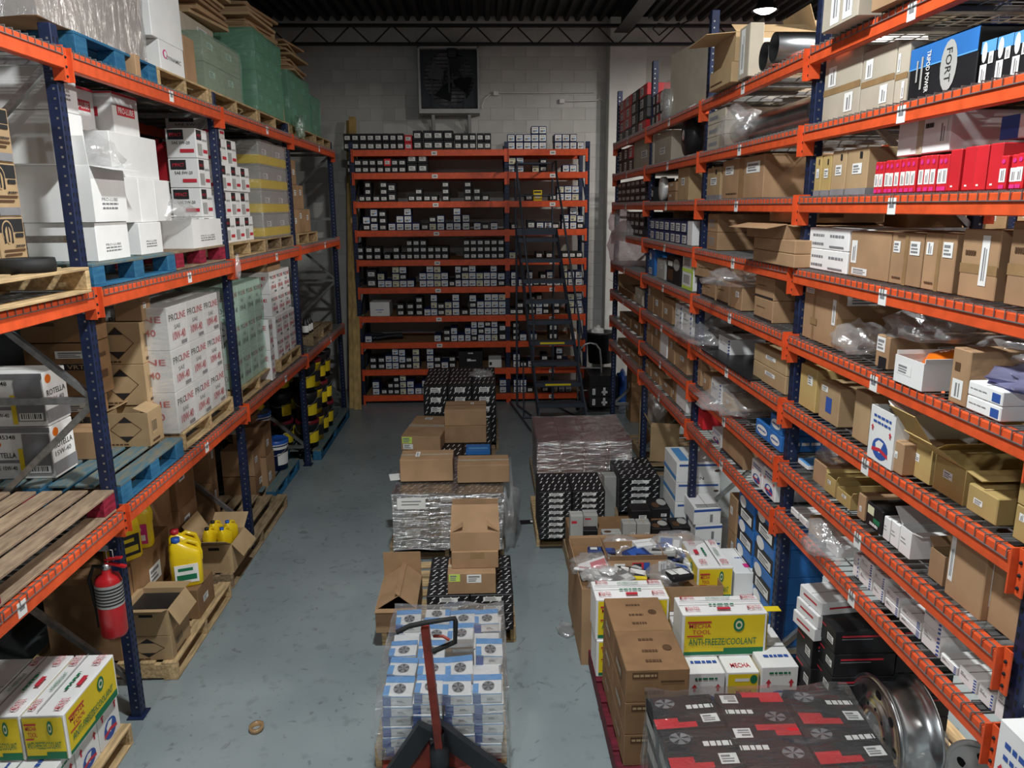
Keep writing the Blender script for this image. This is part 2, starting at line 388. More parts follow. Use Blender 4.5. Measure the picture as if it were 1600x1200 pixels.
# ================================================================== RACKS
NTH = {0: 'nearest', 1: 'second', 2: 'third', 3: 'fourth', 4: 'farthest'}
def post_mesh(h, aw=.072, bw=.068):
    """post seen with its slotted face towards -y local, origin at base"""
    q = MB(); q.box(-aw/2, aw/2, 0, bw, 0, h, 'blue', .004); q.box(-.06, .06, -.02, bw+.02, 0, .008, 'blue')
    me = q.build('post'); d = MB()
    z = .08
    while z < h-.04:
        for sx in (-.02, .02):
            d.poly([(sx-.008, -.001, z+.012), (sx-.005, -.001, z-.014), (sx+.005, -.001, z-.014), (sx+.008, -.001, z+.012)], 'hole')
        for sd in (-1, 1):
            d.poly([(sd*(aw/2+.001), .018, z-.006), (sd*(aw/2+.001), .03, z-.006), (sd*(aw/2+.001), .03, z+.006), (sd*(aw/2+.001), .018, z+.006)][::-sd], 'steel')  # pale squares stand in for light showing through the side holes
        z += .051
    ho = d.build('slots')
    a, b = me.data, ho.data
    bpy.data.objects.remove(me); bpy.data.objects.remove(ho)
    return a, b
POSTM = {}
def frame(name, label, x, y, h, depth, sgn, group):
    """upright frame: front post at x (aisle side), rear post depth behind; sgn=+1 rack body lies towards +x"""
    t = thing(name, label, 'rack frame', (x, y, 0), -PI/2 if sgn > 0 else PI/2, group)
    # local: -y faces the aisle, rack body towards +y
    if h not in POSTM: POSTM[h] = post_mesh(h)
    pm, sm = POSTM[h]
    for yy, rot in ((0, 0), (depth, PI)):
        p = obj('post', pm, t, (0, yy, 0), rot); obj('slots', sm, p)['kind'] = 'stuff'
    lv = [.25]; 
    while lv[-1] < h-.9: lv.append(lv[-1]+.95)
    for i, z in enumerate(lv):
        q = MB(); q.box(-.018, .018, .06, depth-.06, z-.02, z+.02, 'steel'); q.build('brace', t)
        if i+1 < len(lv):
            q = MB(); a, b = ((0, .07, z+.03), (0, depth-.07, lv[i+1]-.03)); 
            if i % 2: a, b = (0, depth-.07, z+.03), (0, .07, lv[i+1]-.03)
            q.bar(a, b, .035, .035, 'steel'); q.build('diagonal_brace', t)
    return t
def beam(label, x, y0, y1, z, sgn, group, tagpos=None, stk=None, bh=.1):
    """step beam from y0 to y1 whose top edge is at z, face at x towards the aisle; sgn as above (+1 body at +x)"""
    t = thing('rack_crossbar', label, 'rack beam', (x, (y0+y1)/2, z), -PI/2 if sgn > 0 else PI/2, group)
    L = (y1-y0)/2
    q = MB(); q.box(-L+.045, L-.045, -.035, .015, -bh, 0, 'orange', .004); q.build('bar', t)
    for sx in (-1, 1):
        q = MB(); q.box(sx*(L-.045)-.004, sx*(L-.045)+.004, -.035, .03, -.16, .02, 'orange'); q.box(min(sx*(L-.045), sx*L), max(sx*(L-.045), sx*L), -.008, -.001, -.16, .02, 'orange')
        for zz in (-.13, -.08, -.03): q.lathe([(.008, 0), (.006, .006), (0, .007)], 'hole', 8, Matrix.Translation((sx*(L-.022), -.008, zz)) @ Matrix.Rotation(PI/2, 4, 'X'))
        q.build('connector', t)
    if stk is not None:
        q = MB(); q.box(stk-.035, stk+.035, -.037, -.035, -.085, -.01, 'paper'); q.box(stk-.02, stk+.02, -.0378, -.037, -.055, -.03, 'greyink'); q.build('sticker', t)
    return t
WIRES = {}
def wire_deck(label, x, yc, wd, depth, z, sgn, group):
    k = (round(wd, 3), depth)
    if k not in WIRES:
        q = MB(); n = int(wd/.062)
        for i in range(n+1):
            xx = -wd/2+.006+i*(wd-.012)/n
            q.box(xx-.0022, xx+.0022, -.038, depth+.02, .0, .005, 'wire'); q.box(xx-.0016, xx+.0016, -.0415, -.0375, -.034, .005, 'wire')
        n = int(depth/.105)
        for i in range(n+1):
            yy = -.02+i*(depth+.02)/n
            q.box(-wd/2, wd/2, yy-.0026, yy+.0026, -.005, 0, 'wire')
        q.box(-wd/2, wd/2, -.0425, -.0375, -.037, -.033, 'wire')
        for fr in (.12, .5, .88):
            xx = -wd/2+wd*fr; q.box(xx-.03, xx+.03, .02, depth-.02, -.028, -.006, 'channel')
        o = q.build('wire_deck'); WIRES[k] = o.data; bpy.data.objects.remove(o)
    o = obj('wire_deck', WIRES[k], None, (x, yc, z+.0055), -PI/2 if sgn > 0 else PI/2)
    return tag(o, label, 'wire deck', group)
DL, DR = 1.10, 1.10
for i, y in enumerate(PY):
    frame('rack_upright', 'navy upright rack frame of the left rack, %s from the camera' % NTH[i], XL-.02, y, 4.24, DL, -1, 'left rack frames')
RN = ['', 'lowest', 'second', 'third', 'fourth', 'fifth', 'sixth', 'seventh', 'top']
BN = ['nearest', 'second', 'third', 'farthest']
for i, y in enumerate(RY):
    frame('rack_upright', 'navy upright rack frame of the right rack, %s from the camera' % NTH[i], XR+.02, y, 4.86, DR, 1, 'right rack frames')
LN = {'A': 'lower', 'B': 'middle', 'C': 'top'}
for b in range(4):
    for lv in 'ABC':
        z = ZL[lv]
        beam('orange %s front beam of the left rack, %s bay' % (LN[lv], BN[b]), XL, PY[b], PY[b+1], z, -1, 'left rack front beams', stk=.15)
        beam('orange %s rear beam of the left rack, %s bay' % (LN[lv], BN[b]), XL-DL-.04, PY[b], PY[b+1], z, 1, 'left rack rear beams')
        hw = (PY[b+1]-PY[b]-.1)/2
        for s in (0, 1):
            wire_deck('wire deck on %s level of left rack, %s bay, %s half' % (LN[lv], BN[b], ('near', 'far')[s]), XL, PY[b]+.05+hw*(s+.5), hw-.01, DL, z, -1, 'left rack wire decks')
    for lv in range(1, 9):
        z = ZR[lv]+(.045 if (lv == 1 and b == 0) else 0)
        beam('orange front beam of right rack, %s shelf, %s bay' % (RN[lv], BN[b]), XR, RY[b], RY[b+1], z, 1, 'right rack front beams', stk=0, bh=.084)
        beam('orange rear beam of right rack, %s shelf, %s bay' % (RN[lv], BN[b]), XR+DR+.04, RY[b], RY[b+1], z, -1, 'right rack rear beams')
        hw = (RY[b+1]-RY[b]-.1)/2
        for s in (0, 1):
            wire_deck('wire deck of right rack, %s shelf, %s bay, %s half' % (RN[lv], BN[b], ('near', 'far')[s]), XR, RY[b]+.05+hw*(s+.5), hw-.01, DR, z, 1, 'right rack wire decks')
# ================================================================== GOODS: builders
from mathutils import noise
TXT = {}
def textgeo(s):
    if s not in TXT:
        cu = bpy.data.curves.new('t', 'FONT'); cu.body = s; cu.resolution_u = 2; cu.offset = .008
        o = bpy.data.objects.new('t', cu); C.objects.link(o)
        me = bpy.data.meshes.new_from_object(o.evaluated_get(bpy.context.evaluated_depsgraph_get()))
        vs = [(v.co.x, v.co.y) for v in me.vertices]; fs = [tuple(p.vertices) for p in me.polygons]
        bpy.data.objects.remove(o); bpy.data.curves.remove(cu); bpy.data.meshes.remove(me)
        x0 = min(v[0] for v in vs); x1 = max(v[0] for v in vs); y0 = min(v[1] for v in vs); y1 = max(v[1] for v in vs)
        TXT[s] = ([((a-x0)/(x1-x0), (b-y0)/(y1-y0)) for a, b in vs], fs)
    return TXT[s]
V3 = Vector
WORDS = {'PRO', 'LINE', '10W-40', '15W-40', 'SAE', 'IMPACT', 'SAE 5W-20', 'PRO-LUBE', 'ROTELLA', '550045348', 'SAE 15W-40', 'MECHA', 'TOOL', 'MECHA TOOL', 'ANTI-FREEZE/COOLANT', 'ANTI-FREEZE', 'COOLANT', 'NTN', 'E·T·N', 'VRT', 'DYNAMIC'}
def faceframe(f, w, d, h):
    if f == 'f': return V3((-w/2, -d/2, 0)), V3((1, 0, 0)), V3((0, 0, 1)), V3((0, -1, 0)), w, h
    if f == 'r': return V3((w/2, -d/2, 0)), V3((0, 1, 0)), V3((0, 0, 1)), V3((1, 0, 0)), d, h
    if f == 'l': return V3((-w/2, d/2, 0)), V3((0, -1, 0)), V3((0, 0, 1)), V3((-1, 0, 0)), d, h
    if f == 't': return V3((-w/2, -d/2, h)), V3((1, 0, 0)), V3((0, 1, 0)), V3((0, 0, 1)), w, d
    if f == 'T': return V3((w/2, -d/2, h)), V3((0, 1, 0)), V3((-1, 0, 0)), V3((0, 0, 1)), d, w   # top read from the right
    if f == 'U': return V3((-w/2, d/2, h)), V3((0, -1, 0)), V3((1, 0, 0)), V3((0, 0, 1)), d, w   # top read from the left
def mark(q, fr, m, e):
    O, U, Vv, N, su, sv = fr
    _, a, b, c, d, kind, arg = (tuple(m)+(None,))[:7]
    def P(u, v, de=0.): return O+U*((a+(c-a)*u)*su)+Vv*((b+(d-b)*v)*sv)+N*(e+de)
    def rect(u0, v0, u1, v1, k, de=0.): q.poly([P(u0, v0, de), P(u1, v0, de), P(u1, v1, de), P(u0, v1, de)], k)
    if kind == 'L':
        rect(0, 0, 1, 1, arg or 'paper')
        rw, rh = (c-a)*su, (d-b)*sv
        if rw >= rh:
            for i, (v0, v1) in enumerate(((.62, .82), (.40, .52), (.15, .30))): rect(.1, v0, random.uniform(.6, .92), v1, 'greyink', .0004)
        else:
            for i, (v0, v1) in enumerate(((.3, .48), (.60, .72))): rect(v0, .1, v1, random.uniform(.6, .92), 'greyink', .0004)
    elif kind == 'R': rect(0, 0, 1, 1, arg)
    elif kind == 'T':
        if arg[0] in WORDS:
            vs, fs = textgeo(arg[0]); q.raw([P(u, v) for u, v in vs], fs, arg[1])
        else:   # print too small to read: word-like dashes
            x = 0.
            while x < .97:
                t = min(1., x+random.uniform(.10, .24)); rect(x, .2, t, .8, arg[1]); x = t+.045
    elif kind == 'V':   # text running upwards
        vs, fs = textgeo(arg[0]); q.raw([P(1-v, u) for u, v in vs], fs, arg[1])
    elif kind == 'W':   # text running downwards
        vs, fs = textgeo(arg[0]); q.raw([P(v, 1-u) for u, v in vs], fs, arg[1])
    elif kind == 'C': q.poly([P(.5+.5*math.cos(t*PI/8), .5+.5*math.sin(t*PI/8)) for t in range(16)], arg)
    elif kind == 'D':
        for (p0, p1) in (((0, .5), (.5, 1)), ((.5, 1), (1, .5)), ((1, .5), (.5, 0)), ((.5, 0), (0, .5))):
            x0, y0 = p0; x1, y1 = p1; s_ = .94
            q.poly([P(x0, y0), P(x1, y1), P(.5+(x1-.5)*s_, .5+(y1-.5)*s_), P(.5+(x0-.5)*s_, .5+(y0-.5)*s_)], 'brownink')
        q.poly([P(.5, .98), P(.28, .76), P(.72, .76)], 'ink'); q.poly([P(.5, .02), P(.72, .24), P(.28, .24)], 'ink')
    elif kind == 'S':   # slanted dashes in rows
        k, nc, nr = arg
        for i in range(nc):
            for j in range(nr):
                x = (i+.18+.5*(j % 2)*.6)/nc; y = (j+.2)/nr; dx = .46/nc; dy = .46/nr; t = .17/nr
                if x+dx < 1: q.poly([P(x, y), P(x+dx*.25, y-.02/nr), P(x+dx, y+dy), P(x+dx*.8, y+dy+t)], k)
    elif kind == 'A':
        q.poly([P(.5, 1), P(0, .5), P(1, .5)], arg); rect(.3, .0, .7, .5, arg)
    elif kind == 'B':
        rect(0, 0, 1, 1, arg or 'paper'); x = .08
        while x < .9:
            t = random.uniform(.02, .07); rect(x, .2, x+t, .9, 'ink', .0004); x += t+random.uniform(.03, .06)
    elif kind == 'G':   # round emblem: blue disc, white map, red ribbon
        q.poly([P(.5+.5*math.cos(t*PI/8), .5+.5*math.sin(t*PI/8)) for t in range(16)], 'blueink')
        e += .0004; q.poly([P(.25, .45), P(.5, .3), P(.6, .6), P(.7, .85), P(.4, .9), P(.2, .7)], 'paper')
        e += .0004; q.poly([P(-.02, .28), P(.5, .38), P(1.02, .22), P(1.0, .40), P(.5, .55), P(0, .45)], 'redink')
    elif kind == 'H':   # black hatch of slanted bars along an edge
        k, n = arg
        for i in range(n): q.poly([P(0, (i+.1)/n), P(1, (i+.35)/n), P(1, (i+.85)/n), P(0, (i+.6)/n)], k)
    elif kind == 'F':   # fan photo: dark disc with ribs
        q.poly([P(.5+.5*math.cos(t*PI/8), .5+.5*math.sin(t*PI/8)) for t in range(16)], 'greyink')
        e += .0004
        for i in range(5): q.poly([P(.5+.48*math.cos(i*1.257+.1), .5+.48*math.sin(i*1.257+.1)), P(.5+.48*math.cos(i*1.257+.55), .5+.48*math.sin(i*1.257+.55)), P(.5, .5)], 'ink')
def marks_to(o, w, d, h, marks, base=.0012):
    pr = None; i = 0
    for m in marks:
        fr = faceframe(m[0], w, d, h)
        if m[5] == 'L':
            q = MB(); mark(q, fr, m, base+.0006*i); q.build('label', o)
        elif m[5] == 'P':
            q = MB(); mark(q, fr, m[:5]+('R', m[6] if len(m) > 6 else 'tape'), base+.0003); q.build('tape', o)
        else:
            pr = pr or MB(); mark(pr, fr, m, base+.0006*i)
        i += 1
    if pr: pr.build('printing', o)['kind'] = 'stuff'
def carton(name, label, cat, w, d, h, loc, rz=0., mk='kraft', marks=(), seam=None, flaps=None, group=None, fill=None, c=.004, topmat=None):
    """loc = centre of the base; front faces local -y; flaps = open carton {side: angle from upright}"""
    q = MB()
    if not flaps:
        q.box(-w/2, w/2, -d/2, d/2, 0, h, mk, min(c, w*.1, h*.1, d*.1))
        if seam == 'x': q.poly([(-w/2+.004, -.002, h+.0006), (w/2-.004, -.002, h+.0006), (w/2-.004, .002, h+.0006), (-w/2+.004, .002, h+.0006)], 'brownink')
        if seam == 'y': q.poly([(-.002, -d/2+.004, h+.0006), (.002, -d/2+.004, h+.0006), (.002, d/2-.004, h+.0006), (-.002, d/2-.004, h+.0006)], 'brownink')
    else:
        t = .005
        q.box(-w/2, w/2, -d/2, d/2, 0, t, mk)
        q.box(-w/2, w/2, -d/2, -d/2+t, t, h, mk); q.box(-w/2, w/2, d/2-t, d/2, t, h, mk)
        q.box(-w/2, -w/2+t, -d/2+t, d/2-t, t, h, mk); q.box(w/2-t, w/2, -d/2+t, d/2-t, t, h, mk)
    o = q.build(name, None, loc, rz)
    tag(o, label, cat, group)
    if flaps:
        for sd, (ang, ln) in flaps.items():
            a = math.radians(ang); fl = MB()
            L = w if sd in 'fb' else d
            sg = -1 if sd in 'fl' else 1
            dv = (sg*math.sin(a)*ln, math.cos(a)*ln); nv = (math.cos(a)*.004, -sg*math.sin(a)*.004)
            pts = []
            for (s0, k0) in ((0, 0), (1, 0), (1, 1), (0, 1)):
                pts.append((dv[0]*s0+nv[0]*k0, dv[1]*s0+nv[1]*k0))
            vs = []
            for e_ in (-L/2+.004, L/2-.004):
                for (du, dz) in pts:
                    if sd in 'fb': vs.append((e_, sg*(d/2-.004)+du, h+dz))
                    else: vs.append((sg*(w/2-.004)+du, e_, h+dz))
            fl.raw(vs, [(0, 1, 2, 3), (7, 6, 5, 4), (0, 4, 5, 1), (1, 5, 6, 2), (2, 6, 7, 3), (3, 7, 4, 0)], mk)
            fl.build('flap', o)
        if fill:
            f2 = MB(); f2.box(-w/2+.006, w/2-.006, -d/2+.006, d/2-.006, .006, h*fill[1], fill[0], .002); f2.build('contents', o)
    marks_to(o, w, d, h, marks)
    return o
def shell(w, d, h, k, amp=.012, n=10, freq=5., off=.008, z0=0., round_=.03):
    q = MB(); W, D = w/2+off, d/2+off; H = h+off
    def disp(p):
        v = noise.noise_vector(V3(p)*freq+V3((w*7, d*3, h)))
        r = V3(p)
        return r+v*amp
    def grid(fn, nu, nv):
        vs = [disp(fn(i/nu, j/nv)) for i in range(nu+1) for j in range(nv+1)]
        fs = [(i*(nv+1)+j, (i+1)*(nv+1)+j, (i+1)*(nv+1)+j+1, i*(nv+1)+j+1) for i in range(nu) for j in range(nv)]
        q.raw(vs, fs, k, True)
    grid(lambda a, b: (-W+2*W*a, -D, z0+(H-z0)*b), n, n); grid(lambda a, b: (W, -D+2*D*a, z0+(H-z0)*b), n, n)
    grid(lambda a, b: (W-2*W*a, D, z0+(H-z0)*b), n, n); grid(lambda a, b: (-W, D-2*D*a, z0+(H-z0)*b), n, n)
    grid(lambda a, b: (-W+2*W*a, -D+2*D*b, H), n, n)
    return q
def blob(name, label, cat, loc, size, k, amp=.25, sub=3, freq=2.2, group=None, seed=0., parent=None, flat=.35):
    bm = bmesh.new(); bmesh.ops.create_icosphere(bm, subdivisions=sub, radius=1)
    for v in bm.verts:
        p = v.co.copy(); s = 1+amp*noise.noise(p*freq+V3((seed, seed*2, 0)))+amp*.5*noise.noise(p*freq*3+V3((seed, 0, 5)))
        v.co = V3((p.x*s*size[0], p.y*s*size[1], max(-flat, p.z*s)*size[2]+size[2]*flat))
    me = bpy.data.meshes.new(name); bm.to_mesh(me); bm.free(); me.materials.append(K[k])
    for p in me.polygons: p.use_smooth = True
    o = obj(name, me, parent, loc)
    if label: tag(o, label, cat, group)
    return o
PM = {}
def pmesh(key, a):
    if key not in PM:
        q = MB(); q.box(*a[:6], a[6], .003); o = q.build(key[0]); PM[key] = o.data; bpy.data.objects.remove(o)
    return PM[key]
def pallet(label, w, d, loc, rz=0., k='pine', kd=None, style='s', group=None, h=.14, kb=None):
    t = thing('pallet', label, 'pallet', loc, rz, group); kd = kd or k
    bw = .105 if style == 's' else .12
    nb = 7
    for i in range(nb):
        y = -d/2+bw/2+i*(d-bw)/(nb-1)
        obj('deck_board', pmesh(('deck_board', kd if i else kd, w, bw), (-w/2, w/2, -bw/2, bw/2, -.018, 0, kd)), t, (0, y, h))
    for i in range(3):
        y = -d/2+bw/2+i*(d-bw)/2
        obj('bottom_board', pmesh(('bottom_board', kb or k, w, bw), (-w/2, w/2, -bw/2, bw/2, 0, .016, kb or k)), t, (0, y, 0))
    for i in range(3):
        x = -w/2+.02+i*(w-.04)/2
        if style == 's':
            obj('stringer', pmesh(('stringer', k, d, h), (-.02, .02, -d/2, d/2, .016, h-.018, k)), t, (x, 0, 0))
        else:
            xx = -w/2+.07+i*(w-.14)/2
            for j in range(3):
                y = -d/2+.055+j*(d-.11)/2
                obj('block', pmesh(('block', k, h), (-.07, .07, -.055, .055, .016, h-.018, k)), t, (xx, y, 0))
    return t
# placing by pixel on the known planes of the racks and the floor
def lplace(z, xa, xb, yt, inset=.05):
    X = XL-inset; Y0 = ysolve(X, z, xa); Y1 = ysolve(X, z, xb)
    if Y0 > Y1: Y0, Y1 = Y1, Y0
    return X, Y0, Y1, zsolve(X, (Y0+Y1)/2, yt)-z
def rplace(z, xa, xb, yt, inset=.05):
    X = XR+inset; Y0 = ysolve(X, z, xb); Y1 = ysolve(X, z, xa)
    if Y0 > Y1: Y0, Y1 = Y1, Y0
    return X, Y0, Y1, zsolve(X, (Y0+Y1)/2, yt)-z
def cplace(z, xl, xr, yb, yt, yk):
    a = onz(xl, yb, z); b = onz(xr, yb, z); Y = (a.y+b.y)/2; X0, X1 = a.x, b.x
    h = zsolve((X0+X1)/2, Y, yt)-z; d = onz((xl+xr)/2, yk, z+h).y-Y
    return ((X0+X1)/2, Y+d/2, z), X1-X0, d, h
# print styles: name -> (board, marks for the given near side)
def st(style, near, w=.4, d=.4, h=.3):
    n = near; far = 'l' if n == 'r' else 'r'
    u = lambda a, b: (a, b) if n == 'r' else (1-b, 1-a)      # towards the near end of the front
    R = random.uniform
    if style in ('k', 't', 'y', 'dk', 'p'):
        b = {'k': 'kraft', 't': 'tan', 'y': 'yellowtan', 'dk': 'darkkraft', 'p': 'paleboard'}[style]
        x = R(.12, .5); y = R(.3, .62)
        return b, [('f', x, y, min(.95, x+.3), y+.22, 'L')]
    if style == 'kn': return 'kraft', []
    if style == 'tn': return 'tan', []
    if style == 'k2': return 'kraft', [('f', 0, .42, 1, .52, 'P'), ('f', .12, .55, .34, .85, 'L'), ('f', .62, .1, .84, .38, 'L')]
    if style == 't2': return 'tan', [('f', .44, 0, .56, 1, 'P'), ('f', .08, .62, .3, .84, 'L'), ('f', .62, .6, .92, .86, 'L'), ('f', .12, .1, .4, .16, 'T', ('KEEP DRY', 'brownink'))]
    if style == 'tv': return 'tan', [('f', 0, .36, 1, .5, 'P'), ('f', .55, .2, .75, .92, 'L'), ('f', .12, .6, .4, .72, 'T', ('NO. 18', 'brownink'))]
    if style == 'ks': return 'kraft', [('f', .02, .03, .98, .12, 'R', 'ink'), ('f', .15, .55, .6, .62, 'T', ('HANDLE WITH CARE', 'brownink'))]
    if style == 'tb': return 'tan', [('f', 0, 0, 1, .14, 'R', 'greyink'), (n, 0, 0, 1, .14, 'R', 'greyink'), ('f', .3, .45, .75, .68, 'L'), ('f', .62, .78, .74, .92, 'R', 'ink')]
    if style == 'w': return 'white', [('f', .12, .55, .5, .62, 'T', ('OIL FILTER', 'greyink')), ('f', .12, .42, .6, .48, 'T', ('QTY 12', 'greyink'))]
    if style == 'wn': return 'white', []
    if style == 'wt': return 'white', [('f', .25, .38, .72, .44, 'T', ('PRO-LUBE', 'greyink')), ('f', .25, .30, .72, .36, 'T', ('10W-30', 'greyink')), ('f', .25, .22, .72, .28, 'T', ('MOTOR OIL', 'greyink'))]
    if style == 'wg': return 'white', [('f', .18, .06, .82, .46, 'G'), ('f', .15, .80, .85, .88, 'T', ('HEAVY DUTY', 'blueink')), ('f', .15, .70, .85, .77, 'T', ('BRAKE SHOES', 'blueink')), ('f', .08, .55, .2, .66, 'A', 'redink'), ('f', .8, .55, .92, .66, 'A', 'redink')]
    if style == 'wb': return 'white', [(('f',)+u(.84, .99)[:1]+(.03,)+u(.84, .99)[1:]+(.97, 'H', ('blueink', 5))), ('f', .12, .5, .6, .58, 'T', ('BEARING', 'greyink')), ('f', .12, .62, .4, .8, 'L')]
    if style == 'wk': return 'white', [('f', .1, .55, .4, .75, 'T', ('H-15', 'greyink')), ('f', .55, .55, .9, .75, 'T', ('PZ', 'greyink')), ('f', .1, .15, .4, .35, 'T', ('H-15', 'greyink')), ('f', .55, .12, .9, .2, 'R', 'greyink')]
    if style == 'red': return 'red', [('f', .08, .22, .92, .62, 'L'), ('f', .25, .76, .75, .9, 'C', 'pink'), ('f', .15, .03, .85, .14, 'R', 'pink')]
    if style == 'redn': return 'red', [('f', .3, .1, .5, .14, 'R', 'paper')]
    if style == 'fort': return 'black', [('f', 0, .62, 1, 1, 'R', 'blueboard'), ('f', 0, .60, 1, .625, 'R', 'skyink'), (far, 0, .6, 1, 1, 'R', 'blueboard'), ('f', .5, .05, .74, .95, 'C', 'greyboard'), ('f', .575, .2, .66, .8, 'W', ('FORT', 'ink')), ('f', .28, .12, .34, .88, 'W', ('TRIPOD POWER', 'paper')), ('f', .20, .2, .23, .8, 'R', 'greyboard'), ('f', .13, .35, .155, .75, 'R', 'greyboard'), ('t', 0, 0, 1, 1, 'R', 'blueboard')]
    if style == 'fs': return 'black', [('f', 0, .72, 1, 1, 'R', 'skyink'), ('f', .08, .5, .42, .98, 'C', 'paper'), ('f', .05, .03, .5, .46, 'L'), ('f', .58, .45, .9, .72, 'L'), (n, 0, .72, 1, 1, 'R', 'skyink')]
    if style == 'bk': return 'black', [('f', .15, .35, .75, .75, 'L')]
    if style == 'bkr': return 'black', [('f', .05, .7, .5, .76, 'R', 'redink'), ('f', .6, .3, .9, .6, 'L'), (n, .1, .72, .8, .80, 'R', 'redink'), (n, .1, .62, .6, .66, 'R', 'greyink')]
    if style == 'rb': return 'red' if R(0, 1) > .6 else 'black', [('f', .15, .15, .55, .85, 'L')]
    if style == 'nv': return 'navy', [('f', .15, .08, .85, .78, 'L')]
    if style == 'bl': return 'blueboard', [('f', .1, .2, .9, .8, 'C', 'paper'), ('f', .2, .4, .8, .6, 'T', ('TRP', 'blueink')), (n, .1, .35, .9, .65, 'T', ('TRP', 'paper'))]
    if style == 'gw': return 'white', [('f', 0, 0, 1, .2, 'R', 'lime'), ('f', .85, 0, 1, 1, 'R', 'lime'), ('f', .15, .35, .7, .85, 'R', 'greyboard')]
    if style == 'pic': return 'black', [('f', .1, .1, .5, .5, 'R', 'brownink'), ('f', .5, .5, .95, .92, 'C', 'greyboard'), ('f', .1, .62, .45, .8, 'R', 'paper')]
    if style == 'bd': return 'blueboard', [('f', .05, .05, .6, .3, 'L'), ('f', .1, .6, .5, .9, 'C', 'paper')]
    if style == 'proline':
        return 'white', [('f', .07, .66, .52, .82, 'T', ('PRO', 'ink')), ('f', .50, .66, .95, .82, 'T', ('LINE', 'redink')), ('f', .3, .46, .62, .56, 'T', ('SAE', 'greyink')), ('f', .18, .2, .85, .40, 'T', ('10W-40', 'redink')), ('f', .6, .05, .9, .14, 'R', 'greyink')] + \
            [(n, .1, .66, .42, .80, 'T', ('PRO', 'ink')), (n, .43, .66, .9, .80, 'T', ('LINE', 'redink')), (n, .25, .34, .8, .50, 'T', ('15W-40', 'redink')), (n, .08, .06, .3, .16, 'R', 'ink')]
    if style == 'prolineG':
        return 'white', [('f', .07, .66, .50, .80, 'T', ('PRO', 'ink')), ('f', .50, .66, .95, .80, 'T', ('LINE', 'redink')), ('f', .18, .2, .85, .36, 'T', ('15W-40', 'ink')), ('f', .3, .46, .62, .56, 'T', ('SAE', 'greyink'))] + \
            [(n, .1, .60, .42, .76, 'T', ('PRO', 'ink')), (n, .43, .60, .9, .76, 'T', ('LINE', 'redink')), (n, .3, .22, .85, .40, 'T', ('15W-40', 'ink')), (n, .1, .06, .4, .16, 'R', 'greyink')]
    if style == 'impact':
        return 'white', [('f', .06, .62, .5, .96, 'R', 'ink'), ('f', .12, .72, .44, .82, 'T', ('IMPACT', 'redink')), ('f', .55, .6, .92, .68, 'T', ('SAE 5W-20', 'ink')), ('f', .55, .2, .92, .32, 'R', 'redink'), ('f', .1, .1, .45, .5, 'R', 'greyboard')] + \
            [(n, .08, .62, .6, .95, 'R', 'ink'), (n, .14, .72, .54, .84, 'T', ('IMPACT', 'redink')), (n, .2, .46, .8, .56, 'T', ('SAE 5W-20', 'ink')), (n, .45, .18, .92, .3, 'R', 'redink')]
    if style == 'prolube':
        return 'white', [('f', .15, .45, .85, .7, 'R', 'redink'), ('f', .2, .5, .8, .65, 'T', ('PRO-LUBE', 'paper')), (n, .2, .4, .8, .62, 'R', 'redink'), (n, .24, .45, .76, .58, 'T', ('PRO-LUBE', 'paper')), (n, 0, .92, 1, .99, 'H', ('redink', 1)), ('f', 0, .93, 1, .99, 'R', 'redink')]
    if style == 'mop':
        return 'tan', [('f', .05, .72, .95, .97, 'R', 'ink'), ('f', .12, .52, .55, .95, 'C', 'tan'), ('f', .15, .55, .52, .92, 'C', 'ink'), ('f', .22, .5, .45, .84, 'C', 'tan'), ('f', .17, .52, .23, .72, 'R', 'ink'), ('f', .44, .52, .5, .72, 'R', 'ink'), ('f', .31, .54, .36, .84, 'R', 'ink'), ('f', .6, .62, .9, .7, 'R', 'ink'), ('f', .1, .36, .9, .40, 'R', 'brownink'), ('f', .1, .28, .75, .32, 'R', 'brownink'), ('f', .12, .03, .92, .18, 'R', 'greyink'), ('f', .55, .43, .9, .49, 'T', ('ATF+4', 'ink'))]
    if style == 'shell':
        return 'white', [('f', .1, .78, .35, .95, 'C', 'plorange'), ('f', .1, .55, .9, .66, 'T', ('ROTELLA', 'ink')), ('f', .1, .40, .8, .5, 'T', ('15W-40', 'greyink')), ('f', 0, .05, 1, .3, 'R', 'greyink'),
                         (n, 0, .9, 1, 1, 'R', 'greyink'), (n, .04, .78, .48, .86, 'T', ('550045348', 'ink')), (n, .12, .62, .26, .75, 'C', 'plorange'), (n, .1, .42, .46, .52, 'T', ('ROTELLA', 'ink')), (n, .1, .32, .5, .38, 'R', 'greyink'), (n, .1, .18, .45, .26, 'T', ('SAE 15W-40', 'ink')), (n, .58, .1, .98, .88, 'R', 'greyink'), (n, .5, .05, .57, .6, 'R', 'yellow'), (n, .6, .12, .95, .26, 'B')]
    if style == 'haz':
        return 'tan', [(n, .15, .12, .85, .9, 'D'), (n, .06, .03, .55, .1, 'T', ('LTD QTY', 'brownink')), ('f', .2, .3, .6, .75, 'B', 'tan'), ('f', .2, .08, .7, .15, 'R', 'brownink')]
    if style == 'vrt':
        return 'darkkraft', [(n, .45, .72, .9, .86, 'L'), (n, .5, .5, .95, .62, 'R', 'ink'), (n, .1, .3, .5, .36, 'R', 'brownink'), (n, .6, .52, .85, .60, 'T', ('VRT', 'tan')), ('f', .3, .3, .7, .45, 'R', 'brownink'), ('f', .3, .7, .7, .78, 'R', 'brownink')]
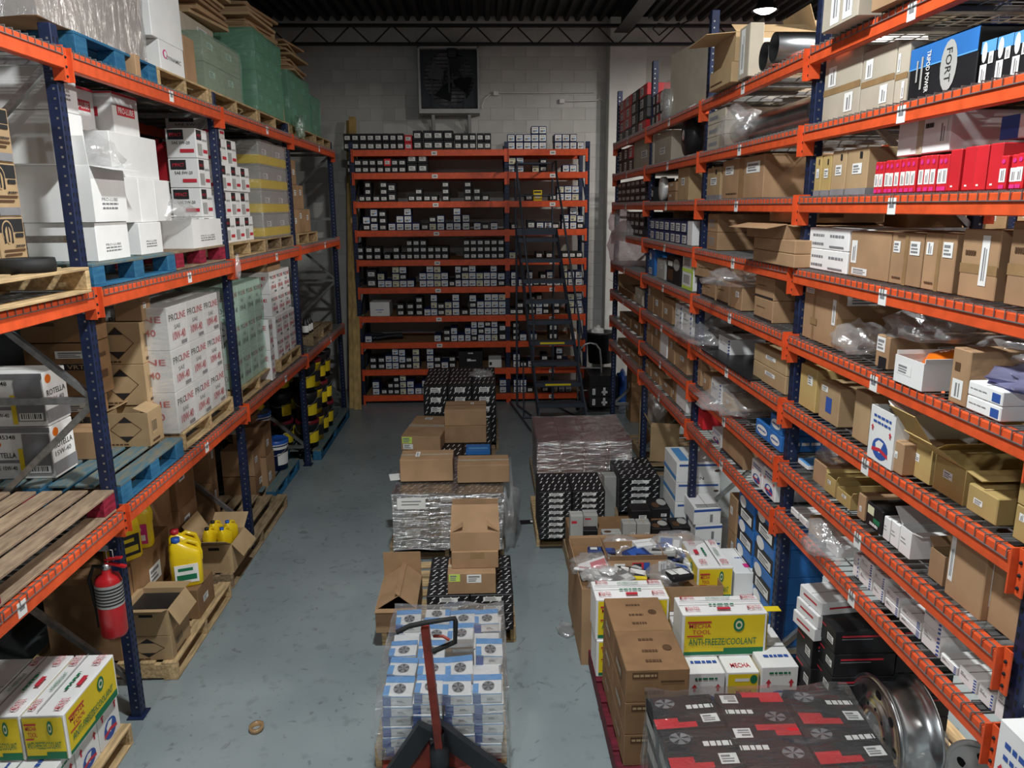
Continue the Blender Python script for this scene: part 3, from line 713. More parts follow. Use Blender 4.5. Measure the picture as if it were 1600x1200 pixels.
    if style == 'mecha':
        P_ = []
        for f, k in (('f', 1), (n, 0)):
            P_ += [(f, .03, .04, .97, .96, 'R', 'yellow'), (f, .03, .04, .5, .12, 'R', 'green'), (f, .5, .04, .97, .2, 'R', 'green'), (f, .08, .68, .34, .78, 'T', ('MECHA', 'redink')), (f, .12, .54, .34, .64, 'T', ('TOOL', 'redink')), (f, .06, .80, .34, .84, 'R', 'redink'), (f, .06, .48, .25, .51, 'R', 'redink'),
                   (f, .60, .58, .73, .9, 'C', 'green'), (f, .625, .64, .705, .84, 'C', 'creampaper'), (f, .64, .69, .69, .79, 'C', 'green'), (f, .08, .28, .88, .44, 'T', ('ANTI-FREEZE/COOLANT', 'green'))]
        P_ += [('t', .02, .62, .98, .64, 'R', 'greyink'), ('t', .05, .75, .22, .92, 'T', ('MECHA TOOL', 'redink')), ('t', .35, .72, .65, .82, 'T', ('ANTI-FREEZE/COOLANT', 'green')), ('t', .78, .7, .95, .92, 'T', ('MECHA TOOL', 'redink')),
               ('t', .05, .1, .22, .3, 'T', ('MECHA TOOL', 'redink')), ('t', .35, .35, .65, .46, 'T', ('KEEP THIS SIDE UP', 'green')), ('t', .42, .12, .58, .24, 'R', 'redink'), ('t', .78, .1, .95, .3, 'T', ('MECHA TOOL', 'redink'))]
        return 'white', P_
    if style == 'mechaend':
        return 'white', [('f', .04, .05, .96, .95, 'R', 'yellow'), ('f', .04, .05, .96, .14, 'R', 'green'), ('f', .25, .76, .7, .84, 'O' if 0 else 'R', 'paper'), ('f', .72, .7, .95, .93, 'C', 'green'), ('f', .3, .42, .8, .54, 'T', ('MECHA', 'redink')), ('f', .4, .3, .8, .40, 'T', ('TOOL', 'redink')), ('f', .1, .18, .9, .26, 'T', ('ANTI-FREEZE', 'green')),
                         ('t', .2, .1, .8, .2, 'T', ('MECHA', 'redink')), ('t', .2, .45, .8, .55, 'T', ('COOLANT', 'green')), ('t', .2, .78, .8, .9, 'T', ('MECHA', 'redink'))] + \
            [(n, .03, .04, .97, .96, 'R', 'yellow'), (n, .03, .04, .97, .16, 'R', 'green'), (n, .1, .62, .36, .8, 'T', ('MECHA', 'redink')), (n, .14, .46, .36, .6, 'T', ('TOOL', 'redink')), (n, .6, .62, .74, .9, 'C', 'green'), (n, .1, .26, .9, .42, 'T', ('ANTI-FREEZE/COOLANT', 'green'))]
    if style == 'arrow':
        return 'white', [('f', .12, .52, .28, .72, 'A', 'redink'), ('f', .74, .52, .9, .72, 'A', 'redink'), ('f', .2, .05, .8, .45, 'G'), ('f', .2, .82, .8, .9, 'T', ('HEAVY DUTY', 'green')), ('t', 0, .48, 1, .5, 'R', 'greyink'), ('t', .1, .6, .5, .66, 'T', ('FRAGILE', 'blueink')), ('t', .2, .2, .9, .3, 'T', ('THIS SIDE UP', 'blueink'))]
    if style == 'eton':
        return 'white', [('f', .06, .8, .95, .9, 'R', 'blueink'), ('f', .3, .12, .62, .26, 'T', ('E·T·N', 'ink')), ('f', .85, .5, .97, .62, 'C', 'brownink'), ('t', .1, .1, .3, .9, 'R', 'skyink'), ('l', 0, .1, 1, .3, 'R', 'skyink')]
    if style == 'dash':   # black box with white dashes and a label
        return 'black', [('f', .03, .05, .97, .95, 'S', ('paper', 5, 2)), ('f', .3, .3, .72, .78, 'L'), ('t', .03, .05, .97, .95, 'S', ('paper', 5, 5)), (n, .03, .05, .97, .95, 'S', ('paper', 5, 2))]
    if style == 'cool':   # blue and white fan box
        return 'white', [('t', 0, .66, 1, .98, 'R', 'skyink'), ('t', 0, 0, .2, .5, 'R', 'skyink'), ('t', .32, .1, .75, .6, 'F'), ('f', 0, 0, .28, 1, 'R', 'blueink'), ('f', .45, .3, .8, .6, 'L'), ('f', .05, .88, 1, .97, 'R', 'skyink')]
    if style == 'rosy': return 'rose', [('f', .1, .3, .9, .8, 'L', 'rosepaper'), (n, .1, .3, .9, .8, 'L', 'rosepaper')]
    if style == 'oldbox': return 'darkkraft', [('f', .1, .72, .5, .92, 'R', 'brownink'), ('f', .12, .76, .48, .88, 'T', ('REFRIGERANT', 'tan')), ('f', .55, .6, .92, .66, 'R', 'brownink'), ('f', .3, .2, .6, .4, 'T', ('FRAGILE', 'brownink')), ('t', .35, .7, .6, .8, 'T', ('FREON', 'brownink')), ('t', .35, .4, .6, .5, 'T', ('UPSIDE', 'brownink')), ('t', .7, .45, .85, .6, 'C', 'brownink'), ('t', .35, .15, .6, .25, 'T', ('MACON', 'brownink')), (n, .3, .4, .7, .6, 'R', 'tape')]
    if style == 'blackred': return 'black', [('t', 0, .0, .35, .3, 'R', 'red'), ('t', .35, .0, .6, .16, 'R', 'red'), ('t', .55, .5, .95, .7, 'T', ('TURBO', 'paper')), ('t', .1, .6, .4, .9, 'F'), ('t', .7, .1, .95, .35, 'L'), (n, .1, .3, .9, .7, 'R', 'greyboard'), ('f', .1, .3, .9, .6, 'R', 'red')]
    return 'kraft', []
# ================================================================== BACK WALL: fan, conduit, rack, ladder
def wy(x, y, Y): return ony(x, y, Y)
FY = WALL-.42
a = wy(655, 170, FY); b = wy(748, 72, FY); fw, fh = b.x-a.x, b.z-a.z
fan = thing('exhaust_fan', 'large square exhaust fan with shutter slats on the back wall', 'fan', ((a.x+b.x)/2, FY, a.z))
q = MB(); T = .03
for (x0, x1, z0, z1) in ((-fw/2, -fw/2+T, 0, fh), (fw/2-T, fw/2, 0, fh), (-fw/2, fw/2, -.07, 0), (-fw/2, fw/2, fh-T, fh)): q.box(x0, x1, 0, .40, z0, z1, 'wallgrey')
q.build('housing', fan)
q = MB(); n = 32; R_ = fw*.42; cz = fh/2   # front panel with a round opening
for i in range(n):
    a0, a1 = 2*PI*i/n, 2*PI*(i+1)/n
    def sq(t):
        c_, s_ = math.cos(t), math.sin(t); k = max(abs(c_)/(fw/2-T), abs(s_)/(fh/2-T)); return c_/k, s_/k
    p0, p1 = sq(a0), sq(a1)
    q.poly([(math.cos(a0)*R_, .12, cz+math.sin(a0)*R_), (p0[0], .12, cz+p0[1]), (p1[0], .12, cz+p1[1]), (math.cos(a1)*R_, .12, cz+math.sin(a1)*R_)], 'iron')
q.build('orifice_panel', fan)
for i in range(15):
    q = MB(); z = .06+i*(fh-.12)/14
    q.box(-fw/2+T, fw/2-T, .30, .33, z-.03, z+.012, 'greyink', 0, Matrix.Translation((0, .31, z)) @ Matrix.Rotation(.5, 4, 'X') @ Matrix.Translation((0, -.31, -z))); q.build('shutter_slat', fan)
for i in range(4):
    q = MB(); an = .35+i*PI/2
    M = Matrix.Translation((.02, .2, cz)) @ Matrix.Rotation(an, 4, 'Y') @ Matrix.Rotation(.5, 4, 'X')
    q.raw([tuple(M @ V3(p)) for p in ((-.05, 0, .06), (.05, 0, .06), (.15, 0, R_*.95), (-.13, 0, R_*.92), (-.05, .006, .06), (.05, .006, .06), (.15, .006, R_*.95), (-.13, .006, R_*.92))],
          [(0, 1, 2, 3), (7, 6, 5, 4), (0, 4, 5, 1), (1, 5, 6, 2), (2, 6, 7, 3), (3, 7, 4, 0)], 'iron'); q.build('blade', fan)
q = MB(); M = Matrix.Translation((.04, .16, cz+.01)) @ Matrix.Rotation(PI/2, 4, 'X'); q.lathe([(.15, 0), (.17, .01), (.17, .03), (.15, .04), (.15, 0)], 'iron', 24, M)
for i in range(5): q.bar((.04, .15, cz+.01), (.04+.155*math.cos(i*1.257), .15, cz+.01+.155*math.sin(i*1.257)), .02, .02, 'iron')
q.build('pulley', fan)
q = MB(); q.box(-.02, .14, .0, .12, cz+.30, cz+.48, 'iron', .02); q.build('motor', fan)
for x in (-.28, .0, .26):
    q = MB(); q.box(x-.015, x+.015, .08, .11, .0, fh-T, 'iron'); q.build('strut', fan)
for x in (-.28, .33):
    q = MB(); q.bar((x, .1, -.07), (x, .39, -.42), .05, .05, 'wallgrey'); q.bar((x, .38, -.42), (x, .38, -.07), .05, .03, 'wallgrey'); q.build('bracket', fan)
# conduit and junction boxes on the wall
cb = thing('wall_conduit', 'thin white conduit with two junction boxes right of the fan', 'conduit', (wy(775, 146, WALL-.05).x, WALL-.05, wy(775, 146, WALL-.05).z))
o = cb.location.copy()
def rel(x, y, dy=0): p = wy(x, y, WALL-.05); return (p.x-o.x, dy, p.z-o.z)
q = MB(); q.box(-.045, .045, -.03, .035, -.035, .035, 'plwhite', .006); q.build('junction_box', cb)
p = rel(878, 158); q = MB(); q.box(p[0]-.045, p[0]+.045, -.03, .035, p[2]-.035, p[2]+.035, 'plwhite', .006); q.build('junction_box', cb)
q = MB(); q.tube([rel(766, 147), rel(757, 154), rel(753, 166), rel(755, 170)], .01, 'plwhite', 6); q.build('flex_conduit', cb)
q = MB(); q.tube([rel(780, 145), rel(860, 145), rel(930, 144)], .009, 'plwhite', 6); q.tube([rel(884, 158), rel(932, 157), rel(937, 154), rel(946, 160)], .009, 'plwhite', 6); q.build('conduit', cb)
cbl = MB(); pts = [wy(*p, 12.9) for p in ((1062, 36), (1045, 42), (1030, 55), (1020, 45), (1028, 37), (1060, 40), (1075, 33))]
tag(cbl.tube(pts, .012, 'rubber', 6).build('hanging_cable'), 'black cable coil hanging from the roof joist by the pier', 'cable')
# ---- timber leaning in the left corner
for i, (xa, xb, xc, xd, Y) in enumerate(((545, 556, 556, 563, 12.62), (541, 550, 546, 556, 12.72))):
    top = ony((xa+xb)/2, 183+i*6, Y+.9); bot = onz((xc+xd)/2, 640-i*2, 0.)
    L = (top-bot).length
    q = MB(); q.bar((0, 0, 0), top-bot, .115-.02*i, .04, 'wood2', (0, -1, 0))
    tag(q.build('lumber_board', None, bot), ('long pine board leaning beside the back rack, front one', 'long pine board leaning behind the front board by the back rack')[i], 'board')
# ---- back rack
BX = [-2.0815, .3852, 1.6889]
BZ = [ony(650, y, YB).z for y in (234, 270, 315, 360, 406, 449, 494, 535, 577, 617)]
BD = .92
SN = ['top', 'second', 'third', 'fourth', 'fifth', 'sixth', 'seventh', 'eighth', 'ninth', 'lowest']
for i, x in enumerate(BX):
    t = thing('rack_upright', 'navy slotted upright frame of back wall rack, %s' % ('left end', 'middle', 'right end')[i], 'rack frame', (x, YB+.02, 0), 0, 'back rack frames')
    hh = BZ[0]+.12
    if ('b', 1) not in POSTM:
        q = MB(); q.box(-.035, .035, 0, .05, 0, hh, 'blue', .003); q.box(-.05, .05, -.02, .07, 0, .008, 'blue'); pm = q.build('post')
        d_ = MB(); z = .06
        while z < hh-.04:
            for sd in (-.014, .014): d_.poly([(sd-.006, -.001, z-.012), (sd+.006, -.001, z-.012), (sd+.006, -.001, z+.012), (sd-.006, -.001, z+.012)], 'hole' if sd < 0 else 'hole')
            z += .055
        ds = d_.build('slots'); POSTM[('b', 1)] = (pm.data, ds.data); bpy.data.objects.remove(pm); bpy.data.objects.remove(ds)
    pm, sm_ = POSTM[('b', 1)]
    for yy, rt in ((0, 0), (BD, PI)):
        p = obj('post', pm, t, (0, yy, 0), rt); obj('slots', sm_, p)['kind'] = 'stuff'
    z = .2
    while z < hh-.5:
        q = MB(); q.box(-.012, .012, .05, BD-.05, z-.015, z+.015, 'blue'); q.build('brace', t)
        q = MB(); q.bar((0, .06, z+.02), (0, BD-.06, z+.55), .025, .025, 'blue'); q.build('diagonal_brace', t); z += .62
for s in (0, 1):
    x0, x1 = BX[s], BX[s+1]; L = (x1-x0)/2
    for k, z in enumerate(BZ):
        for rear in (0, 1):
            t = thing('rack_crossbar', 'orange %s beam of back wall rack, %s shelf, %s section' % (('front', 'rear')[rear], SN[k], ('wide left', 'narrow right')[s]), 'rack beam', ((x0+x1)/2, YB+rear*(BD+.04), z), PI*rear, 'back rack beams')
            q = MB(); q.box(-L+.035, L-.035, -.025, .02, -.098, 0, 'orange', .004); q.build('bar', t)
            for sx in (-1, 1):
                q = MB(); q.box(min(sx*(L-.04), sx*L), max(sx*(L-.04), sx*L), -.006, -.001, -.19, .01, 'orange'); q.box(sx*(L-.035)-.003, sx*(L-.035)+.003, -.025, .02, -.19, .01, 'orange'); q.build('connector', t)
            if not rear:
                q = MB(); q.box(.04, .13, -.027, -.025, -.085, -.025, 'paper'); q.box(.06, .11, -.0276, -.027, -.065, -.045, 'greyink'); q.build('sticker', t)
        q = MB(); q.box(-L+.04, L-.04, .02, BD-.02, -.012, 0, 'darkkraft'); 
        tag(q.build('shelf_board', None, ((x0+x1)/2, YB, z)), 'flat board deck of back wall rack, %s shelf, %s section' % (SN[k], ('wide left', 'narrow right')[s]), 'shelf', 'back rack decks')
# boxes on the back rack: (crop x, how many high, kind)
def B(txt):
    out = []
    for tok in txt.split():
        kd = tok[-1] if tok[-1].isalpha() else None
        if kd: tok = tok[:-1]
        x, n = tok.split('x'); out.append((float(x), int(n), kd))
    return out
BK = [
 ('k', '88x2 136x2 184x2 229x2 275x2 321x2 365x2 409x2 457x2r 513x2T 578x2T 638x2T 700x2T 758x2 803x2 846x2 893x2 937x2'),
 ('k', '100x2 145x2 190x2 234x2 281x2 325x2r 369x2 415x2 475x2T 540x2T'),
 ('k', '160x1 198x3 248x1 295x3 345x2T 465x1 510x2 560x1 605x1 675x3 812x3 868x2 920x1'),
 ('w', '180x2 228x3 281x3k 337x1 388x2 437x3 486x1 541x1 590x2 640x2 695x1 742x3 797x2g 866x1 917x1 970x1'),
 ('k', '130x2 187x2 240x2 300x1 357x2 400x1 440x3 483x3 527x3 573x2 617x2 662x2 797x3 840x3 883x3 926x3 969x3 1012x3'),
 ('w', '195x2T 255x2 300x1 348x3y 394x3 440x1 518x2 564x3 610x3y 655x2 700x1 740x3 785x3 830x3 876x2y 921x2 964x3 1012x2'),
 ('w', '370x2k 432x2k 489x3k 540x1 583x3 628x2k 674x2y 722x3 778x1 830x3 878x2 925x3 970x3 1016x3'),
 ('w', '157x1 600x1 660x2k 706x2 750x1 794x2 835x3 879x3 922x3 965x3 1016x2T'),
 ('w', '180x2k 233x2k 280x2 324x3 368x3 411x2k 457x3y 548x3 595x2k 642x1 690x2k'),
 ('w', '190x2 242x1k 285x2k 324x3k 367x3y 415x2 465x1 512x2g 1016x2')]
BKR = [
 ('w', '1080x2 1130x2 1178x2 1224x3 1270x3 1365x2 1411x2 1456x2 1500x1'),
 ('w', '1085x2 1133x2 1228x1 1275x2k 1412x1 1456x1'),
 ('w', '1187x1k 1240x1Y 1335x1k 1381x2 1427x2 1472x2'),
 ('w', '1095x1 1200x1T 1255x1 1305x1 1352x1k 1412x2 1460x3 1504x2'),
 ('w', '1085x1 1250x1k 1313x1k 1413x1k 1458x1k 1501x1k'),
 ('w', '1095x2 1142x1 1188x2 1231x1 1275x2k 1318x2 1364x1 1408x3y 1452x2 1500x2'),
 ('w', '1085x1k 1130x2k 1205x3k 1250x3 1293x2k 1360x2k 1452x3y 1500x3'),
 ('w', '1102x3k 1148x1 1215x1 1340x2T 1470x1b'),
 ('w', '1105x2 1150x1k 1200x1 1285x2k 1335x1 1380x3 1424x1'),
 ('w', '1105x2 1148x2 1192x1k 1290x2k 1350x1 1398x1 1442x1')]
BM_ = {}
def bbox_mesh(kd, w, d, h):
    key = (kd, round(w, 3), round(h, 3))
    if key in BM_: return BM_[key]
    q = MB(); board = {'k': 'black', 'r': 'red', 'w': 'navy', 'T': 'black', 'g': 'navy', 'y': 'navy', 'Y': 'yellow', 'b': 'kraft'}[kd]
    q.box(-w/2, w/2, 0, d, 0, h, board, .004)
    o = q.build('x'); l = MB()
    if kd in 'krT':
        l.box(-w*.33, w*.33, -.0015, 0, h*.25, h*.72, 'paper'); l.box(-w*.24, w*.24, -.0022, -.0015, h*.36, h*.42, 'greyink'); l.box(-w*.24, w*.1, -.0022, -.0015, h*.50, h*.60, 'greyink')
    elif kd == 'Y':
        l.box(-w*.4, w*.4, -.0015, 0, h*.75, h*.9, 'ink'); l.box(-w*.3, w*.3, -.0015, 0, h*.2, h*.6, 'creampaper')
    else:
        pp = {'y': 'creampaper', 'g': 'paper', 'b': 'paper'}.get(kd, 'paper')
        l.box(-w*.42, w*.42, -.0015, 0, h*.08, h*.88, pp); l.box(-w*.3, w*.08, -.0022, -.0015, h*.2, h*.48, 'greyink'); l.box(-w*.3, w*.3, -.0022, -.0015, h*.66, h*.74, 'greyink')
        if kd in 'wg': l.box(.12*w, w*.3, -.0022, -.0015, h*.25, h*.5, 'skyink' if kd == 'w' else 'green')
    o2 = l.build('y'); BM_[key] = (o.data, o2.data)
    bpy.data.objects.remove(o); bpy.data.objects.remove(o2)
    return BM_[key]
KD = {'k': 'black parts box', 'r': 'red parts box', 'w': 'white-faced box', 'T': 'tall black box', 'g': 'green-marked box', 'y': 'cream-faced box', 'Y': 'bright yellow box', 'b': 'brown carton'}
KNM = {'k': 'black_parts_box', 'r': 'red_parts_box', 'w': 'navy_parts_box', 'T': 'tall_black_box', 'g': 'navy_parts_box', 'y': 'cream_parts_box', 'Y': 'yellow_box', 'b': 'brown_carton'}
ppm = (px(0, YB+.04, 2)[0]-px(-1, YB+.04, 2)[0])
for sec, tabs in enumerate((BK, BKR)):
    for k, (dk, txt) in enumerate(tabs):
        cols = B(txt)
        for ci, (cx, n, kd) in enumerate(cols):
            kd = kd or dk; X = ony(530+cx/4, 400, YB+.04).x
            zz = BZ[k]
            gap = min([abs(cx-c2[0]) for c2 in cols if c2[0] != cx]+[60])
            w_ = min(gap-.6, 64 if kd in 'TY' else 47)/4/ppm
            for r in range(n):
                kk = kd
                if kd == 'r' and k == 1 and r == 0: kk = 'k'
                if kd == 'w' and (ci*7+r*3+k) % 11 == 4: kk = 'y'
                if kd == 'w' and (ci*5+r*2+k*3) % 7 == 2 and k > 2: kk = 'k'
                h_ = {'k': 40, 'T': 56, 'w': 45, 'r': 44, 'g': 47, 'y': 44, 'Y': 64, 'b': 60}[kk]/4/ppm
                if k == 0 and kk == 'k': h_ = 48/4/ppm
                if k in (1, 4) and kk == 'k': h_ = 41/4/ppm
                kk2 = kk
                bm_, lm_ = bbox_mesh(kk, round(w_-.002, 2), .34, round(h_-.003, 3))
                jit = random.uniform(-.02, .02) if kd != 'T' else 0
                o = obj(KNM[kk], bm_, None, (X, YB+.035+abs(jit), zz), random.uniform(-.03, .03)*.6)
                tag(o, '%s, %s from left, row %s, back rack %s shelf, %s side' % (KD[kk], ORD[ci+1], ('one', 'two', 'three')[r], SN[k], ('left', 'right')[sec]), 'box', 'boxes on the back wall rack')
                obj('label', lm_, o); zz += h_
# bigger things on the back rack
def bthing(lbl, k, cx0, cx1, hpx, mk, marks, d=.45, name='carton'):
    X0 = ony(530+cx0/4, 400, YB+.05).x; X1 = ony(530+cx1/4, 400, YB+.05).x
    return carton(name, lbl, 'box', X1-X0, d, hpx/4/ppm, ((X0+X1)/2, YB+.05+d/2, BZ[k]), 0, mk, marks)
bthing('wide white carton on the seventh shelf of the back rack', 6, 176, 300, 88, 'white', [('f', .3, .4, .7, .5, 'T', ('SPICER', 'blueink')), ('f', .4, .25, .6, .3, 'R', 'greyink')])
bthing('large black box with white print, ninth shelf of back rack', 8, 732, 886, 108, 'black', [('f', .35, .4, .5, .55, 'R', 'paper'), ('f', .5, .38, .72, .52, 'T', ('HD', 'paper')), ('f', .4, .85, .6, .92, 'L')])
bthing('small white carton beside the large black box, back rack', 8, 925, 1008, 52, 'white', [('f', .05, .3, .25, .7, 'R', 'ink')])
for i, (a_, b_) in enumerate((((190, 150), (330, 60)), ((230, 90), (400, 62)), ((200, 30), (390, 75)))):
    p0 = ony(530+a_[0]/4, 531-a_[1]/8, YB+.15); p1 = ony(530+b_[0]/4, 533-i*2, YB+.3); p0.z = BZ[7]+.05+.07*(i == 0); p1.z = BZ[7]+.045+.02*i
    q = MB(); q.tube([p0, p0.lerp(p1, .5)+V3((0, 0, .02)), p1], .035, 'iron', 10); tag(q.build('rubber_hose'), ('upper', 'middle', 'lower')[i]+' dark hose lying on the eighth shelf of the back rack', 'hose', 'hoses on the back rack')
# ---- rolling ladder
bl_, br_ = onz(843, 662, 0), onz(917, 662, 0); Yt = bl_.y+.75
tl = ony(808, 357, Yt); tr_ = ony(868, 355, Yt); tr_.z = tl.z; zt = tl.z
lad = thing('rolling_ladder', 'dark slate rolling warehouse ladder in front of the back rack', 'ladder', (0, 0, 0))
for a_, b_ in ((bl_, tl), (br_, tr_)):
    q = MB(); q.bar(a_+V3((0, 0, .02)), b_, .025, .06, 'ladder'); q.build('side_rail', lad)
    hr = MB(); off = V3((0, -.02, .78)); p0 = a_.lerp(b_, .28)
    hr.tube([p0, p0+V3((0, -.1, .75)), b_+V3((0, -.1, .8)), b_+V3((0, .0, 1.0)), b_+V3((0, .55, 1.0)), b_+V3((0, .6, .9)), b_+V3((0, .6, 0))], .016, 'ladder', 8); hr.build('hand_rail', lad)
    q = MB(); bk = V3((b_.x, b_.y+.35, .02)); q.tube([bk, b_+V3((0, .33, 0))], .018, 'ladder', 8); q.build('rear_leg', lad)
    q = MB(); q.tube([a_+V3((0, 0, .03)), bk], .016, 'ladder', 8); q.build('base_rail', lad)
for i in range(9):
    f_ = (i+1)/9.5
    p0, p1 = bl_.lerp(tl, f_), br_.lerp(tr_, f_)
    q = MB(); c_ = (p0+p1)/2; wd = (p1-p0).length
    q.box(-wd/2, wd/2, -.09, .09, -.012, .012, 'ladder', .003); q.box(-wd/2, wd/2, -.095, -.088, -.05, .012, 'ladder')
    s_ = q.build('step', lad, c_)
    if i in (1, 3):
        q = MB(); q.box(-wd*.28, wd*.28, -.0965, -.095, -.03, .0, 'yellow'); q.build('caution_strip', s_)
q = MB(); q.box(tl.x-.01, tr_.x+.01, Yt-.05, Yt+.45, zt-.03, zt, 'ladder', .004); q.box(tl.x, tr_.x, Yt-.06, Yt-.05, zt-.1, zt, 'ladder'); q.build('platform', lad)
q = MB(); q.tube([tl+V3((0, .6, 1.0)), tr_+V3((0, .6, 1.0))], .016, 'ladder', 8); q.tube([tl+V3((0, .6, .5)), tr_+V3((0, .6, .5))], .012, 'ladder', 8); q.build('back_rail', lad)
q = MB()
for a_, b_ in ((onz(797, 628, .03), onz(838, 684, .03)), (onz(818, 652, .03), onz(905, 650, .03)), (bl_+V3((0, 0, .03)), br_+V3((0, 0, .03)))): q.tube([a_, b_], .016, 'ladder', 8)
q.tube([onz(818, 652, .03), onz(818, 652, .03)+V3((0, 0, .9))], .012, 'ladder', 6)
q.build('base_frame', lad)
for p in (bl_, br_):
    q = MB(); q.lathe([(0, -.015), (.04, -.015), (.04, .015), (0, .015)], 'rubber', 14, Matrix.Translation((p.x, p.y-.04, .04)) @ Matrix.Rotation(PI/2, 4, 'Y')); q.build('caster', lad)
# ================================================================== LEFT RACK GOODS
def lc(name, label, style, z, xa, xb, yt, dep=.45, inset=.06, cat='box', rot=0., flaps=None, seam='y', mats=None, hh=None, group=None, fill=None):
    X, Y0, Y1, h = lplace(z, xa, xb, yt, inset)
    if hh: h = hh
    w_ = Y1-Y0
    bd, mk_ = st(style, 'l', w_, dep, h)
    o = carton(name, label, cat, w_-.006, dep, h-.002, (X-dep/2, (Y0+Y1)/2, z), PI/2+rot, mats or bd, mk_, seam, flaps, group, fill)
    return dict(o=o, X=X, Y0=Y0, Y1=Y1, z=z, top=z+h, h=h)
def bayclip(Y0, Y1, z, m=.045):
    if z > 4.: return Y0, Y1
    mid = (Y0+Y1)/2
    for b in range(4):
        if PY[b] <= mid < PY[b+1]: return max(Y0, PY[b]+m), min(Y1, PY[b+1]-m)
    return Y0, Y1
def lw(name, label, style, X, Y0, Y1, z, dep, h, cat='box', rot=0., flaps=None, seam='y', mats=None, group=None, fill=None):
    Y0, Y1 = bayclip(Y0, Y1, z)
    bd, mk_ = st(style, 'l', Y1-Y0, dep, h)
    return carton(name, label, cat, Y1-Y0-.006, dep-.004, h-.002, (X-dep/2, (Y0+Y1)/2, z), PI/2+rot, mats or bd, mk_, seam, flaps, group, fill)
def lp(label, z, xa, xb, k='pine', kd=None, style='s', inset=.03, dep=1.0, kb=None):
    X, Y0, Y1, _ = lplace(z, xa, xb, 100, inset); Y0, Y1 = bayclip(Y0, Y1, z)
    pallet(label, Y1-Y0, dep, (X-dep/2, (Y0+Y1)/2, z), PI/2, k, kd, style, kb=kb)
    return X, Y0, Y1, z+.1405
def wrapped(name, label, X, Y0, Y1, z, dep, rows, cols, deps, h, style, film, amp=.014, cat='wrapped load', off=.01, hv=None, board=None, topcap=None):
    """a load of cartons under stretch film: moves as one, so one thing with the cartons as parts"""
    Y0, Y1 = bayclip(Y0, Y1, z, .06)
    t = thing(name, label, cat, (X-dep/2, (Y0+Y1)/2, z), PI/2); W = Y1-Y0
    cw, cdp, chh = W/cols, dep/deps, h/rows
    bd, mk_ = st(style, 'l', cw, cdp, chh); bd = board or bd
    q = MB(); q.box(-cw/2+.003, cw/2-.003, -cdp/2+.003, cdp/2-.003, .001, chh-.001, bd, .004); m0 = q.build('x'); bm0 = m0.data; bpy.data.objects.remove(m0)
    pr = MB()
    for i, m_ in enumerate(mk_): mark(pr, faceframe(m_[0], cw-.006, cdp-.006, chh), m_, .0012+.0006*i)
    pm0 = None
    if pr.v: m0 = pr.build('x'); pm0 = m0.data; bpy.data.objects.remove(m0)
    for r in range(rows):
        for c_ in range(cols):
            for d_ in range(deps):
                if d_ > 0 and c_ > 0 and r < rows-1: continue   # inside: nothing shows
                o = obj('carton', bm0, t, (-W/2+cw*(c_+.5), -dep/2+cdp*(d_+.5), r*chh))
                if pm0 and (d_ == 0 or c_ == 0): obj('printing', pm0, o).__setitem__('kind', 'stuff')
    shell(W, dep, h, film, amp, 14, 5, off).build('stretch_film', t)
    return t
zc = ZL['C']+.011; zb2 = ZL['B']+.011; za = ZL['A']+.011
# ---- top level
X, Y0, Y1, zt1 = lp('blue pallet under the silver wrapped load, top of left rack', zc, 120, 247, 'bluewood', None, 'b')
wrapped('wrapped_load', 'brown cartons in shiny clear film on blue pallet, top left', X-.02, Y0-.32, Y1-.12, zt1, .95, 2, 2, 2, .68, 'kn', 'filmwhite', .016)
lc('carton', 'small brown carton piece by the blue pallet end, top left', 'kn', zc+.001, 214, 222, 85, .1, .0)
X, Y0, Y1, zt2 = lp('pine pallet under the white logo cartons, top of left rack', zc, 249, 328)
a1 = lc('carton', 'white carton with purple round logo on pine pallet, top left', 'wn', zt2, 252, 290, 70, .42, .05)
marks_to(a1['o'], a1['Y1']-a1['Y0'], .42, a1['h'], [('f', .12, .42, .3, .72, 'C', 'pink'), ('f', .16, .46, .28, .68, 'C', 'paper'), ('f', .25, .42, .85, .56, 'T', ('DYNAMIC', 'greyink')), ('l', .3, .6, .7, .85, 'L', 'greyboard'), ('l', .55, .7, .8, .85, 'C', 'ink')])
lw('carton', 'tall white carton with small black print atop the logo carton', 'wn', a1['X']-.0, a1['Y0']-.10, a1['Y1']+.02, a1['top'], .6, .52)
q_ = [o for o in C.objects if o.name.startswith('carton')][-1]
lc('carton', 'brown carton with crumpled film beside the logo carton, top left', 'kn', zt2, 292, 309, 58, .6, .06)
X, Y0, Y1, zt3 = lp('pine pallet under the pale green wrapped load, top left', zc, 331, 404)
wrapped('wrapped_load', 'grey cartons wrapped in pale green film on pine pallet', X-.04, Y0+.02, Y1-.36, zt3, .7, 2, 2, 2, .46, 'p', 'palegreenfilm', .016)
lw('carton', 'grey-brown carton on the pale green wrapped load', 'p', X-.22, Y0+.05, Y1-.5, zt3+.48, .5, .16)
X, Y0, Y1, zt4 = lp('pine pallet under the tall green wrapped load, top left', zc, 406, 453)
wrapped('wrapped_load', 'tall stack of brown cartons in bright green film, top left', X-.0, Y0-.02, Y1-.25, zt4, 1.0, 4, 3, 3, .78, 'p', 'greenfilm', .014)
for i in range(5):   # leaning sheets of board tied in a bundle
    pass
bun = thing('cardboard_bundle', 'bundle of flat brown cartons leaning on green load', 'cardboard', (X-.02, Y1-.20, zt4-.02), 0)
for i in range(4):
    q = MB(); q.box(-.75, 0, -.012, .012, 0, .95-.05*i, 'tan', .003, Matrix.Translation((0, .03*i, 0)) @ Matrix.Rotation(.13, 4, 'X')); q.build('sheet', bun)
q = MB(); q.box(-.76, .006, -.11, .05, .55, .56, 'plwhite', 0, Matrix.Rotation(.0, 4, 'X')); q.build('strap', bun)
